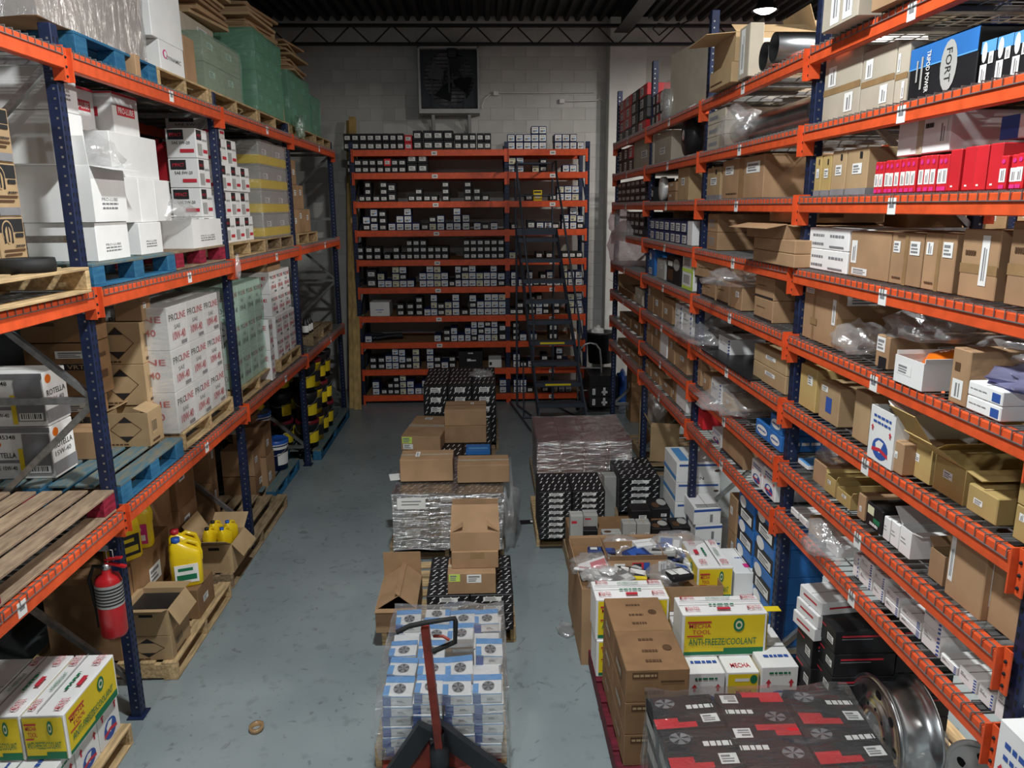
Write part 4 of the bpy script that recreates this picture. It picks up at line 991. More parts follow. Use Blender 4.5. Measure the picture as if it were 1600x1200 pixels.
X, Y0, Y1, zt5 = lp('pine pallet under the short green wrapped load, top left', zc, 457, 492)
wrapped('wrapped_load', 'short green wrapped load under loose flat cartons, top left', X-.02, Y0+.02, Y1-.12, zt5, .9, 2, 2, 2, .62, 'p', 'greenfilm', .014)
def flats(label, X, Yc, z, n, wy_, dp, th=.022, seed=3, tilt=.1):
    t = thing('flat_carton_stack', label, 'cardboard', (X-dp/2, Yc, z), 0); rr = random.Random(seed); zz = 0
    for i in range(n):
        q = MB(); a_, b_ = dp/2*rr.uniform(.85, 1.05), wy_/2*rr.uniform(.85, 1.08)
        q.box(-a_, a_, -b_, b_, 0, th, ('tan', 'kraft')[i % 2], .003, Matrix.Rotation(rr.uniform(-.12, .12), 4, 'Z')); q.build('flat_carton', t, (rr.uniform(-.04, .04), rr.uniform(-.05, .05), zz)); zz += th+.002
    return t
flats('stack of flat brown cartons on the short green load', X-.02, (Y0+Y1)/2-.1, zt5+.65, 12, .75, .85, .026, 5)
X, Y0, Y1, zt6 = lp('pine pallet at the far end of the left rack top', zc, 494, 517)
wrapped('wrapped_load', 'small green wrapped load at far end of left rack top', X-.05, Y0+.02, Y1-.45, zt6, .8, 2, 1, 2, .52, 'p', 'greenfilm', .014)
flats('thick pile of flat brown cartons above the tall green load', XL-.06, 9.0, zt4+.80, 9, .9, .85, .03, 9)
flats('flat brown cartons stacked over the pale green load', XL-.16, 7.62, zt3+.66, 9, .75, .7, .03, 2)
# ---- middle level
X, Y0, Y1, zb0 = lp('pine pallet under the tan oil cartons, middle left', zb2, -330, 144, 'pine', None, 's', -.08)
for r in range(3):
    for c_ in range(2):
        lw('oil_carton', 'tan carton with black arch logo, %s row, %s column, middle left' % (('bottom', 'middle', 'top')[r], ('far', 'near')[c_]), 'mop', X-.28-.0*c_, Y1-.30-.24*c_, Y1-.065-.24*c_, zb0+.275*r, .4, .275, group='tan oil cartons')
q = MB(); q.lathe([(.10, -.03), (.13, -.035), (.135, 0), (.13, .035), (.10, .03), (.10, -.03)], 'rubber', 24); tag(q.build('rubber_ring', None, (X-.14, Y1-.34, zb0+.035)), 'black rubber ring lying on pallet before the tan cartons', 'ring')
X, Y0, Y1, zb1 = lp('blue pallet with grey worn top under white cartons, middle left', zb2, 146, 276, 'bluewood', 'bluewoodworn', 'b', .0)
# stack of white cartons
k1 = lc('white_carton', 'white carton with grey print on blue pallet front corner', 'wt', zb1, 155, 205, 346, .42, .07)
k2 = lc('white_carton', 'small white carton next to the front corner white carton', 'wt', zb1, 222, 256, 347, .38, .09)
lw('white_carton', 'open white carton with upright flap above the corner white carton', 'wt', k1['X']+.02, k1['Y0']-.02, k1['Y1']-.01, k1['top'], .44, .33, flaps={'l': (8, .17), 'f': (100, .14), 'r': (75, .16), 'b': (30, .14)})
yy = k1['Y1']+.06
for i in range(3):
    lw('white_carton', 'plain white carton in second row, %s of three, middle left' % ORD[i+1], 'wn', k2['X']-.02, yy+.265*i, yy+.265*(i+1), k2['top'], .4, .30, group='second row of white cartons')
lw('white_carton', 'wide white carton on the second row, middle left', 'wn', k2['X']-.05, yy-.02, yy+.72, k2['top']+.3, .45, .29)
lw('white_carton', 'white carton with red name plate on the wide white carton', 'prolube', k2['X']-.09, yy+.17, yy+.56, k2['top']+.59, .5, .27)
lw('white_carton', 'white carton with red name plate behind the near post', 'prolube', k2['X']-.2, yy-.2, yy+.15, k2['top']+.59, .4, .27)
for r in range(4):
    lw('white_carton', 'plain white carton in rear column behind near post, row %s' % ('one', 'two', 'three', 'four')[r], 'wt', k1['X']-.46+.0*r, 4.63, 5.06, zb1+.315*r, .5, .315, group='rear white column')
lw('white_carton', 'white carton above the open carton beside near post', 'wt', k1['X']-.08, 4.66, 4.98, k1['top']+.33, .36, .3)
lw('white_carton', 'topmost white carton beside the near post, middle left', 'wt', k1['X']-.08, 4.64, 4.96, k1['top']+.63, .4, .3)
blob('plastic_bag', 'clear crumpled film draped over the white cartons', 'plastic film', (k2['X']-.12, yy+.92, k2['top']+.005), (.16, .28, .12), 'bag', .5, 3, 2., seed=4)
blob('plastic_bag', 'clear film heap on top of the open white carton', 'plastic film', (k1['X']-.25, k1['Y1']-.02, k1['top']+.34), (.2, .24, .16), 'bag', .5, 3, 2., seed=8)
X, Y0, Y1, zb3 = lp('dark red pallet under the wide white carton, middle left', zb2, 278, 354, 'redwood', 'redwoodworn', 'b', .03, 1.0, 'redwoodworn')
k3 = lc('white_carton', 'low white carton with raised flap on red pallet', 'wt', zb3, 303, 349, 342, .28, .05, flaps={'r': (5, .2), 'l': (-85, .15), 'f': (-88, .2), 'b': (-88, .2)})
xi = XL-.62
lw('oil_carton', 'black oil carton with red name behind the red jug', 'bk', -2.79, 6.70, 6.98, zb3+.542, .2, .25)
lw('oil_carton', 'white oil carton with black panel under red jug', 'impact', -2.63, 6.70, 6.98, zb3+.271, .34, .27)
lw('oil_carton', 'plain dark carton under the black panel oil carton', 'bk', -2.63, 6.70, 6.98, zb3, .34, .27)
def jug(label, k, loc, rz=0., s=1., cap='plblack', lab=('paper', 'ink'), lean=0.):
    t = thing('oil_jug', label, 'jug', loc, rz); t.scale = (s, s, s); t.rotation_euler = (0, lean, rz)
    q = MB(); w_, d_ = .095, .06
    def ring(z, a_, b_, ox=0.): return [(ox+a_*(abs(math.cos(t_))**.5)*(1 if math.cos(t_) > 0 else -1), b_*(abs(math.sin(t_))**.5)*(1 if math.sin(t_) > 0 else -1), z) for t_ in [2*PI*i/16 for i in range(16)]]
    rs = [ring(0, w_*.92, d_*.9), ring(.012, w_, d_), ring(.19, w_, d_), ring(.225, w_*.93, d_*.9), ring(.265, w_*.55, d_*.6, -w_*.35), ring(.285, .022, .022, -w_*.5)]
    vs = [p for r in rs for p in r]; n = 16
    q.raw(vs, [(i*n+j, i*n+(j+1) % n, (i+1)*n+(j+1) % n, (i+1)*n+j) for i in range(5) for j in range(n)], k, True); q.poly(rs[0][::-1], k)
    q.build('body', t)
    q = MB(); q.lathe([(.024, .283), (.026, .285), (.026, .312), (.0, .314)], cap, 14, Matrix.Translation((-w_*.5, 0, 0))); q.build('cap', t)
    q = MB(); q.tube([(-w_*.2, 0, .262), (w_*.2, 0, .285), (w_*.75, 0, .26), (w_*.93, 0, .20), (w_*.9, 0, .15)], .014, k, 8); q.build('handle', t)
    if lab:
        q = MB(); q.box(-w_*.72, w_*.72, -d_-.002, -d_+.001, .03, .15, lab[0]); q.box(-w_*.6, w_*.6, -d_-.003, -d_-.002, .05, .085, lab[1]); q.box(-w_*.5, w_*.4, -d_-.003, -d_-.002, .11, .13, lab[1]); q.build('label', t)
    return t
jug('red plastic oil jug standing beside the black oil carton', 'plred', (-2.70, 6.84, zb3+.542), -.1, 1.1, 'plred', None)
# black and white oil cartons either side of second post
zi = zb3
X, Y0, Y1, zb4 = lp('pine pallet under the black and white oil cartons', zb2, 364, 416)
for c_ in range(3):
    for r in range(4):
        if c_ == 2 and r == 3: continue
        lw('oil_carton', 'white oil carton with black panel, column %s, row %s, past second post' % (('one', 'two', 'three')[c_], ('one', 'two', 'three', 'four')[r]), 'impact', X-.05-.02*(r % 2), Y0+.02+.29*c_, Y0+.02+.29*(c_+1), zb4+.235*r, .42, .235, group='oil cartons past second post')
lw('oil_carton', 'topmost white oil carton under the top beam by second post', 'impact', X-.08, Y0+.03, Y0+.33, zb4+.94, .42, .2)
for r in range(4):
    lw('oil_carton', 'white oil carton left of second post, row %s of stack' % ('one', 'two', 'three', 'four')[r], 'impact', -2.37, 6.71, 6.985, zb3+.005+.24*r+.0, .25, .238, group='oil cartons left of second post')
X, Y0, Y1, zb5 = lp('old brown pallet under the yellow banded wrapped load', zb2, 418, 464, 'oldpine')
t = wrapped('wrapped_load', 'grey cartons with yellow bands in clear film, middle left', X-.02, Y0+.0, Y1-.05, zb5, .95, 4, 2, 2, 1.0, 'p', 'film', .014, board='greyboard')
for i in range(4):
    q = MB(); W = (Y1-Y0-.05)/2+.001; zz = i*.25+.02
    for (x0, x1, y0, y1) in ((-W, W, -.4765, -.475), (-W-.0015, -W, -.475, .475)): q.box(x0, x1, y0, y1, zz, zz+.09, 'yellow')
    q.build('yellow_band', t)
X, Y0, Y1, zb6 = lp('pine pallet under the small brown cartons, middle left far', zb2, 467, 497)
Yc = Y0
for i, (n, c_, w_) in enumerate(((2, 0, .3), (2, 1, .3), (1, 2, .3), (3, 3, .3))):
    pass
for r, cols in enumerate(((0, 1, 2), (0, 1), (0,))):
    for c_ in cols:
        lw('carton', 'brown carton on far pine pallet, column %s, row %s, middle left' % (('one', 'two', 'three')[c_], ('one', 'two', 'three')[r]), 'k', X-.06, Y0+.03+.33*c_, Y0+.03+.33*(c_+1), zb6+.30*r, .45, .30, group='brown cartons on far pine pallet')
# ---- lower level
X, Y0, Y1, za0 = lp('worn red pallet, empty, nearest on the lower left level', za, -520, 188, 'redwood', 'redwoodworn', 'b', .0, 1.05, 'redwoodworn')
q = MB(); q.box(-.15, .15, -.11, .11, 0, .002, 'paper'); tag(q.build('paper_sheet', None, (X-.42, Y1-.95, za0+.001)), 'white paper sheet lying on the worn red pallet', 'paper')
X, Y0, Y1, za1 = lp('blue pallet with pale front board, lower left level', za, 191, 288, 'bluewood', 'bluewoodworn', 'b', .0, 1.1)
Xb, Yb0 = X, Y0
for r in range(2):
    lw('oil_carton', 'grey-white oil carton with orange disc, %s, by near post' % ('lower', 'upper')[r], 'shell', X-.46, Y0+.13, Y0+.40, za1+.345*r, .42, .34, group='orange disc oil cartons')
for r in range(3):
    lw('oil_carton', 'grey-white oil carton with orange disc, rear column, row %s' % ('one', 'two', 'three')[r], 'shell', X-.90, Y0+.02, Y0+.30, za1+.30*r, .18, .298, group='orange disc oil cartons')
lw('carton', 'low tan carton behind the near post on blue pallet', 'k', X-.38, Y0+.50, Y0+.72, za1, .24, .2)
d1 = lw('carton', 'tan hazard diamond carton, open top, on blue pallet', 'haz', X-.14, Y0+.78, Y0+1.02, za1, .33, .25, flaps={'f': (-70, .1), 'b': (-70, .1)})
lw('carton', 'tan carton behind the hazard diamond carton', 'k', X-.2, Y0+1.03, Y0+1.24, za1, .33, .25)
for r in range(3):
    lw('carton', 'tall dark brown carton stack by near post, row %s' % ('one', 'two', 'three')[r], 'vrt', X-.44, Y0+.74, Y0+.98, za1+.001+.385*r, .48, .38, group='dark brown carton stack') if r else lw('carton', 'dark brown carton at stack base behind diamond carton', 'vrt', X-.50, Y0+.74, Y0+.98, za1, .4, .385)
for r in range(2):
    lw('carton', 'tan carton with hazard diamonds, %s, before white oil load' % ('lower', 'upper')[r], 'haz', X-.22, Y0+1.00, Y0+1.24, za1+.25+.31*r, .36, .31, group='diamond carton pair')
lw('carton', 'slim brown carton on top of the diamond carton pair', 'k', X-.20, Y0+1.02, Y0+1.18, za1+.875, .2, .2)
X, Y0, Y1, za2 = lp('pine pallet under the first red-lettered white load', za, 290, 366)
wrapped('wrapped_load', 'white cartons lettered in red under clear film, lower left', X-.02, Y0-.02, Y1-.10, za2, .95, 3, 3, 2, .96, 'proline', 'film', .014)
X, Y0, Y1, za3 = lp('pine pallet under the green-tinted white oil load', za, 369, 432)
wrapped('wrapped_load', 'white cartons under green-tinted film, past second post', X-.04, Y0-.05, Y1-.20, za3, .95, 3, 4, 2, .96, 'prolineG', 'palegreenfilm', .012)
for c_ in range(2):
    for r in range(2): lw('oil_carton', 'slim white oil carton, %s, column %s, beside green-tinted load' % (('lower', 'upper')[r], ('one', 'two')[c_]), 'proline', X+.02, Y1-.22+.0+.15*c_, Y1-.07+.15*c_, za+.001+.33*r, .3, .33, group='slim white oil cartons') if c_ == 0 else None
X, Y0, Y1, za4 = lp('pine pallet under the bare red-lettered oil cartons', za, 440, 487)
for c_ in range(4):
    for r in range(4):
        if r > 1 and c_ > 2: continue
        lw('oil_carton', 'bare white oil carton, column %s, row %s, far pallet' % (('one', 'two', 'three', 'four')[c_], ('one', 'two', 'three', 'four')[r]), 'proline', X-.03-.03*(r > 1), Y0+.02+.29*c_, Y0+.02+.29*(c_+1), za4+.245*r, .42, .245, group='bare red-lettered oil cartons')
lw('carton', 'open brown carton atop the bare white oil cartons', 'kn', X-.08, Y0+.05, Y0+.6, za4+.981, .38, .13)
X, Y0, Y1, za5 = lp('old pallet with black bottles at far end, lower left', za, 490, 520, 'oldpine')
for i in range(7):
    q = MB(); q.lathe([(0, 0), (.045, 0), (.045, .14), (.02, .18), (.02, .22), (0, .22)], 'plblack', 12); b_ = MB(); b_.lathe([(.0455, .03), (.0455, .12)], 'paper', 12)
    o = tag(q.build('bottle', None, (X-.12-.12*(i % 3), Y0+.12+.13*(i//3)+.02*(i % 2), za5)), 'small black bottle, %s one on the old far pallet' % ORD[i+1], 'bottle', 'black bottles on far pallet'); b_.build('label', o)
# ---- floor level under the left rack
def lfloor(label, xa, ya, xb, yb_, k='pine', dep=1.0, style='s'):
    a_, b_ = onz(xa, ya), onz(xb, yb_); X = (a_.x+b_.x)/2
    pallet(label, b_.y-a_.y, dep, (X-dep/2, (a_.y+b_.y)/2, 0), PI/2, k, None, style)
    return X, a_.y, b_.y, .1405
# nearest: antifreeze pallet
X, Y0, Y1, zf = lfloor('pine pallet under the yellow antifreeze cartons, bottom left', 95, 1330, 212, 1160, 'pine', 1.0)
for i, (lbl, s_, yy0, yy1, xo, h_) in enumerate((('white carton with round emblem at the pallet corner, bottom left', 'arrow', Y1-.27, Y1-.02, -.05, .32), ('white carton with dark open side beside emblem carton', 'arrow', Y1-.52, Y1-.275, -.05, .26), ('white carton nearest on the bottom left pallet', 'arrow', Y1-.78, Y1-.53, -.05, .26), ('white carton at frame edge on bottom left pallet', 'arrow', Y1-1.06, Y1-.79, -.05, .26))):
    lw('white_carton', lbl, s_, X+xo, yy0, yy1, zf, .42, h_, seam='x')
for i, (lbl, yy0, xo, rz) in enumerate((('yellow and white antifreeze carton on top, right one, bottom left', Y1-.61, -.10, 0), ('yellow and white antifreeze carton on top, left one', Y1-.66, -.38, 0))):
    bd, mk_ = st('mecha', 'l'); f2 = [m_ for m_ in mk_ if m_[0] == 't']
    mk2 = [('U',)+m_[1:] if m_[0] == 't' else m_ for m_ in mk_]
    carton('antifreeze_carton', lbl, 'box', .56, .22, .27, (-2.25-.23*i-.11, 3.89, zf+.262), PI/2, 'white', mk_)
for i in range(3):
    lw('antifreeze_carton', 'dirty white antifreeze carton behind the yellow ones, %s' % ORD[i+1], 'wn', -2.72-.24*i, 3.61, 4.17, zf+.262, .22, .26, group='rear antifreeze cartons') if i < 2 else None
lw('white_carton', 'white carton base under rear antifreeze cartons', 'wn', X-.52, Y1-.7, Y1-.1, zf, .45, .26)
# brown cartons behind fire extinguisher in near bay
for i in range(3):
    for r in range(2):
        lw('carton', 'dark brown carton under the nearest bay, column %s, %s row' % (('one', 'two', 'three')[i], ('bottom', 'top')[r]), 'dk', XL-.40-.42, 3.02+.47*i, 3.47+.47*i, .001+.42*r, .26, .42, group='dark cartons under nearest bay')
# second bay on floor: long pine pallets with brown cartons
X, Y0, Y1, zf = lfloor('pine pallet under the open tan cartons, second bay floor', 286, 1062, 357, 932, 'pine', 1.05)
c1 = lw('carton', 'tan carton with hand hole, open, at the pallet corner', 'tn', X-.03, Y0+.03, Y0+.37, zf+.192, .32, .20, flaps={'l': (70, .1), 'r': (95, .12), 'f': (150, .14), 'b': (100, .12)}, fill=('plblack', .8))
marks_to(c1, .335, .32, .198, [('l', .35, .72, .65, .82, 'R', 'ink')])
lw('carton', 'tan carton with black panel under the open hand hole carton', 'haz', X-.03, Y0+.03, Y0+.37, zf, .34, .19)
lw('carton', 'brown carton beside the hand hole cartons under yellow jug', 'dk', X-.04, Y0+.58, Y0+.93, zf, .32, .25)
jug('yellow antifreeze jug with dark label standing on brown carton', 'plyellow', (X-.15, Y0+.70, zf+.252), .35, 1.25, 'plblue', ('paper', 'green'))
jug('yellow antifreeze jug with red cap behind the labelled jug', 'plyellow', (X-.22, Y0+.86, zf+.252), .35, 1.25, 'plred', None)
lw('carton', 'brown carton row behind the open tan cartons, near one', 'dk', X-.38, Y0+.03, Y0+.30, zf, .5, .60)
lw('carton', 'brown carton row behind the open tan cartons, far one', 'dk', X-.38, Y0+.31, Y0+.98, zf, .5, .62)
jug('yellow jug with pink label on brown carton, right one of two', 'plyellow', (X-.46, Y0+.60, zf+.622), .3, 1.3, 'plred', ('pink', 'paper'))
jug('yellow jug at left behind the post, left one of two', 'plyellow', (X-.46, Y0+.38, zf+.622), .9, 1.3, 'plred', ('ink', 'yellow'))
c2 = lw('carton', 'open tan carton holding yellow jugs, second bay floor', 'tn', X-.02, Y0+1.36, Y0+1.74, zf, .32, .27, flaps={'r': (60, .18), 'l': (60, .18), 'f': (140, .15), 'b': (30, .2)}, fill=('plyellow', .6))
marks_to(c2, .375, .32, .27, [('l', .35, .78, .65, .88, 'R', 'ink')])
for i in range(4): jug('yellow jug inside the open tan carton, %s one' % ORD[i+1], 'plyellow', (X-.11-.13*(i % 2), Y0+1.47+.15*(i//2), zf+.17), 1.2, .72, ('plblue', 'plblack')[i % 2], None)
X2, Y20, Y21, zf2 = lfloor('pine pallet under tall brown cartons, second bay far half', 362, 920, 452, 790, 'oldpine', 1.05)
for i in range(3):
    for r in range(2):
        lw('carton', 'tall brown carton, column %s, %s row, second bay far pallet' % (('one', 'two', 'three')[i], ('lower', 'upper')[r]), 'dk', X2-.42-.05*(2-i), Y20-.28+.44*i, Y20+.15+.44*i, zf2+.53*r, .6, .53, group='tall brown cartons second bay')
# third bay: cartons, pails, barrels
for i, (xa, ya, w_, h_, z_) in enumerate(((405, 790, .34, .34, 0), (405, 790, .30, .30, .345), (436, 760, .34, .48, 0), (436, 760, .3, .36, .485), (408, 770, .3, .28, .66))):
    p = onz(xa, ya)
    lw('carton', 'brown carton on floor past second post, %s' % ('front lower', 'front middle', 'back lower', 'back upper', 'front top')[i], 'k' if i in (1, 2) else 'dk', p.x-.02, p.y-.36*(i in (2, 3)), p.y+w_-.36*(i in (2, 3)), z_+.001, .36, h_)
def pail(label, p, k, lid, s=1., band=None, kb=None, n=24, lab=True):
    t = thing('pail', label, 'pail', p); t.scale = (s, s, s)
    q = MB(); q.lathe([(0, 0), (.128, 0), (.145, .30), (.152, .305), (.152, .33), (.147, .335), (.148, .345)], k, n); q.build('body', t)
    q = MB(); q.lathe([(.156, .335), (.157, .375), (.148, .38), (.14, .37), (0, .37)], lid, n); q.build('lid', t)
    if band: q = MB(); q.lathe([(.1485, .27), (.153, .335)], band, n); q.build('rim_band', t)
    q = MB(); q.tube([(.153*math.cos(a_), .153*math.sin(a_)-.012, .30-.10*math.sin((a_+PI)/1.0 if a_ < 0 else 0)) for a_ in [-PI*i/10 for i in range(11)]], .004, 'steel', 5); q.build('handle', t)
    if lab:
        q = MB(); q.raw([(.1425*math.cos(a_)*sc, .1425*math.sin(a_)*sc, z_) for a_ in (-1.2, -.9, -.6, -.3, 0) for z_, sc in ((.07, .955), (.22, 1.01))], [(i*2, i*2+2, i*2+3, i*2+1) for i in range(4)], lab if isinstance(lab, str) else 'paper'); q.build('label', t)
    return t
p = onz(452, 752); pail('blue pail with white rim and blue lid, front lower one', (p.x-.16, p.y+.1, .142), 'plnavy', 'plblue', 1.0, 'paper')
pail('blue pail with white rim, upper one behind brown carton', (p.x-.30, p.y-.05, .525), 'plnavy', 'plblue', 1.0, 'paper')
pail('blue pail under the upper blue pail', (p.x-.30, p.y-.05, .142), 'plnavy', 'plblue', 1.0, 'paper')
a_, b_ = onz(452, 756), onz(487, 728)
pallet('blue pallet under the blue pails, third bay floor', 1.15, 1.0, (a_.x-.5, 8.85, 0), PI/2, 'bluewood', 'bluewoodworn', 'b')
def drum(label, p, k, h=.72, r=.22):
    t = thing('drum', label, 'drum', p); q = MB(); q.lathe([(0, 0), (r, 0), (r, h*.33), (r+.012, h*.345), (r, h*.36), (r, h*.65), (r+.012, h*.665), (r, h*.68), (r, h), (r-.02, h-.01), (0, h-.01)], k, 28); q.build('body', t)
    q = MB(); q.lathe([(r+.002, h*.60), (r+.014, h*.63), (r+.002, h*.66)], 'plblack', 28); q.build('hoop', t)
pz = onz(440, 690)
drum('yellow steel drum behind the blue pails, lower', (-2.92, 9.05, .142), 'plyellow', .6)
drum('yellow steel drum stacked on the lower yellow drum', (-2.92, 9.05, .745), 'plyellow', .5)
pallet('dark blue pallet under the black pails, far bay floor', 2.2, 1.0, (XL-.42, 10.85, 0), PI/2, 'bluewood', 'bluewoodworn', 'b')
for c_ in range(4):
    for r in range(3):
        for d_ in range(2):
            kk = ('plblack', 'plblack', 'plyellow')[(c_*2+r*3+d_) % 3]
            pail('%s pail in far bay, column %s, %s row, %s' % ({'plblack': 'black', 'plyellow': 'yellow'}[kk], ('one', 'two', 'three', 'four')[c_], ('bottom', 'middle', 'top')[r], ('front', 'back')[d_]), (XL-.12-.34*d_, 9.95+.34*c_, .142+.378*r), kk, 'plmaroon' if (c_+r) % 3 == 0 else 'plblack', 1., None, lab='yellow' if kk == 'plblack' else 'ink')
for i in range(2):
    q = MB(); q.tube([(XL-.1-.12*i, 11.35-.1*i, 1.285), (XL-.15-.12*i, 11.6, 1.37), (XL-.2-.12*i, 11.95, 1.30)], .03, 'duct', 10); tag(q.build('bent_pipe'), '%s bent steel pipe on the black pails, far left' % ('front', 'rear')[i], 'pipe', 'bent pipes')
# fire extinguisher hung on the near post
fe = thing('fire_extinguisher', 'red fire extinguisher hanging on the near left post', 'extinguisher', (0, 0, 0))
pe = onx(180, 985, XL+.10); fe.location = (XL+.10, PY[1]-.16, pe.z); 
pe = ony(180, 990, PY[1]-.16); fe.location = (pe.x, PY[1]-.16, pe.z)
s_ = (ony(180, 895, PY[1]-.16).z-pe.z)
q = MB(); r_ = .078; q.lathe([(0, 0), (r_*.9, 0), (r_, .02), (r_, s_-.06), (r_*.85, s_-.02), (.03, s_), (.03, s_+.03)], 'enamelred', 28); q.build('cylinder', fe)
q = MB(); q.lathe([(r_+.001, s_*.50), (r_+.001, s_*.86)], 'greyboard', 28); q.build('label', fe)
q = MB()
for i in range(6): q.lathe([(r_+.002, s_*(.54+.05*i)), (r_+.002, s_*(.565+.05*i))], 'ink', 28)
q.build('label_text', fe)
q = MB(); q.lathe([(.028, s_+.028), (.03, s_+.06), (.012, s_+.065)], 'steel', 14); q.build('valve', fe)
q = MB(); q.bar((.0, 0, s_+.07), (.13, -.02, s_+.05), .025, .012, 'enamelred'); q.bar((-.0, 0, s_+.09), (.11, -.02, s_+.11), .025, .012, 'enamelred'); q.build('handle', fe)
q = MB(); q.tube([(0, -.02, s_+.05), (-.06, -.03, s_+.06), (-.10, -.02, s_-.03), (-.09, 0, s_-.25), (-.088, .0, .05)], .012, 'rubber', 8); q.build('hose', fe)
q = MB(); q.tube([(.02, -.01, s_+.06), (.02, -.015, s_+.16), (.05, 0, s_+.15), (.05, -.0, s_+.08)], .004, 'steel', 6); q.build('pull_pin', fe)
q = MB(); q.box(-.02, .02, r_, .16, s_-.10, s_-.05, 'iron'); q.build('hanger', fe)

q = lplace(ZL['B'], 366, 372, 400, -.045)
blob('plastic_bag', 'torn film strip hanging on the middle beam at second post', 'plastic film', (XL+.075, q[1], ZL['B']-.16), (.02, .06, .12), 'bag', .5, 2, 2.5, seed=61, flat=.9)
blob('plastic_bag', 'knotted pale green film tail by the tall green load', 'plastic film', (XL+.06, 9.86, zt4-.16), (.05, .1, .14), 'palegreenfilm', .6, 3, 2.5, seed=62, flat=.9)
# ================================================================== CENTRE AISLE
def cc(name, label, style, z, xl, xr, yb, yt, yk, cat='box', rot=0., flaps=None, seam='x', mats=None, group=None, fill=None, marks=None, hh=None, dd=None):
    loc, w_, d_, h = cplace(z, xl, xr, yb, yt, yk)
    if dd: loc = (loc[0], loc[1]-d_/2+dd/2, loc[2]); d_ = dd
    h = hh or h
    bd, mk_ = st(style, 'r', w_, d_, h)
    o = carton(name, label, cat, w_, d_, h, loc, rot, mats or bd, mk_ if marks is None else marks, seam, flaps, group, fill)
    return dict(o=o, loc=loc, w=w_, d=d_, h=h, top=z+h, Y0=loc[1]-d_/2, X0=loc[0]-w_/2)
def cpal(label, xl, xr, yb, dep=1.1, k='pine', style='s', dx=0.):
    a_, b_ = onz(xl, yb), onz(xr, yb); Y = (a_.y+b_.y)/2
    pallet(label, b_.x-a_.x, dep, ((a_.x+b_.x)/2, Y+dep/2, 0), 0, k, None, style); return Y
def stackc(name, lbl, style, loc, w_, d_, h, rows, cols, deps, group, near='r', skip=lambda r, c, d: False, board=None, cat='box'):
    cw, cd_, ch = w_/cols, d_/deps, h/rows
    RW = ['one', 'two', 'three', 'four', 'five', 'six', 'seven', 'eight', 'nine']
    for r in range(rows):
        for c_ in range(cols):
            for e_ in range(deps):
                if skip(r, c_, e_): continue
                if r < rows-1 and e_ > 0 and 0 < c_ < cols-1: continue
                bd, mk_ = st(style, near, cw, cd_, ch)
                if e_ > 0: mk_ = [m_ for m_ in mk_ if m_[0] != 'f']
                if r < rows-1: mk_ = [m_ for m_ in mk_ if m_[0] not in 'tTU']
                carton(name, '%s, column %s, row %s%s' % (lbl, RW[c_], RW[r], ', depth %s' % RW[e_] if deps > 1 else ''), cat, cw-.005, cd_-.005, ch-.002,
                       (loc[0]-w_/2+cw*(c_+.5), loc[1]-d_/2+cd_*(e_+.5), loc[2]+ch*r), 0, board or bd, mk_, None, None, group)
def wrapc(name, label, loc, w_, d_, h, rows, cols, deps, style, film, amp=.014, off=.012, board=None, messy=0.):
    t = thing(name, label, 'wrapped load', loc, 0)
    cw, cd_, ch = w_/cols, d_/deps, h/rows
    bd, mk_ = st(style, 'l', cw, cd_, ch); bd = board or bd
    q = MB(); q.box(-cw/2+.003, cw/2-.003, -cd_/2+.003, cd_/2-.003, .001, ch-.001, bd, .004); m0 = q.build('x'); bm0 = m0.data; bpy.data.objects.remove(m0)
    def pm(sel):
        pr = MB()
        for i, m_ in enumerate(mk_):
            if sel(m_[0]): mark(pr, faceframe(m_[0], cw-.006, cd_-.006, ch), m_, .0012+.0006*i)
        if not pr.v: return None
        m0 = pr.build('x'); d = m0.data; bpy.data.objects.remove(m0); return d
    pf, pt = pm(lambda f: f in 'frl'), pm(lambda f: f in 'tTU')
    for r in range(rows):
        for c_ in range(cols):
            for e_ in range(deps):
                if r < rows-1 and e_ > 0 and 0 < c_ < cols-1: continue
                jr = random.Random(r*91+c_*17+e_*5)
                if messy and r == rows-1 and jr.random() < .14: continue
                o = obj('carton', bm0, t, (-w_/2+cw*(c_+.5)+jr.uniform(-1, 1)*.012*messy, -d_/2+cd_*(e_+.5)+jr.uniform(-1, 1)*.012*messy, r*ch), (jr.uniform(-.06, .06)*messy*(r == rows-1), jr.uniform(-.06, .06)*messy*(r == rows-1), jr.uniform(-.05, .05)*messy+(PI if messy and r == rows-1 and jr.random() < .4 and 0 < e_ and 0 < c_ < cols-1 else 0)))
                if pf and (e_ == 0 or c_ in (0, cols-1)): obj('printing', pf, o).__setitem__('kind', 'stuff')
                if pt and r == rows-1: obj('top_printing', pt, o).__setitem__('kind', 'stuff')
    shell(w_, d_, h, film, amp, 18, 5, off).build('stretch_film', t)
    return t
# far left-centre stack
loc, w_, d_, h = cplace(.1405, 664, 776, 692, 602, 574)
cpal('old pallet under the far black dashed cartons', 656, 780, 706, d_+.1, 'oldpine')
stackc('dashed_carton', 'black dashed carton in far stack', 'dash', loc, w_, d_, h, 6, 3, 1, 'far black dashed cartons')
blob('plastic_bag', 'grey crumpled film on the far black dashed stack', 'plastic film', (loc[0]+w_/2-.2, loc[1], .1405+h+.004), (.16, .16, .06), 'bag', .5, 3, 2., seed=2)
cpal('old pallet under the far pair of brown cartons', 634, 776, 752, 1.0, 'oldpine')
zz = .503
f1 = cc('carton', 'brown carton, lower of the far pair on black cartons', 'kn', zz, 695, 760, 692, 666, 652, dd=.42)
cc('carton', 'brown carton with tape, upper of the far pair', 'kn', f1['top']+.001, 695, 760, 665, 640, 626, marks=[('t', 0, .46, 1, .54, 'P'), ('t', .62, .6, .7, .8, 'L')], dd=.42)
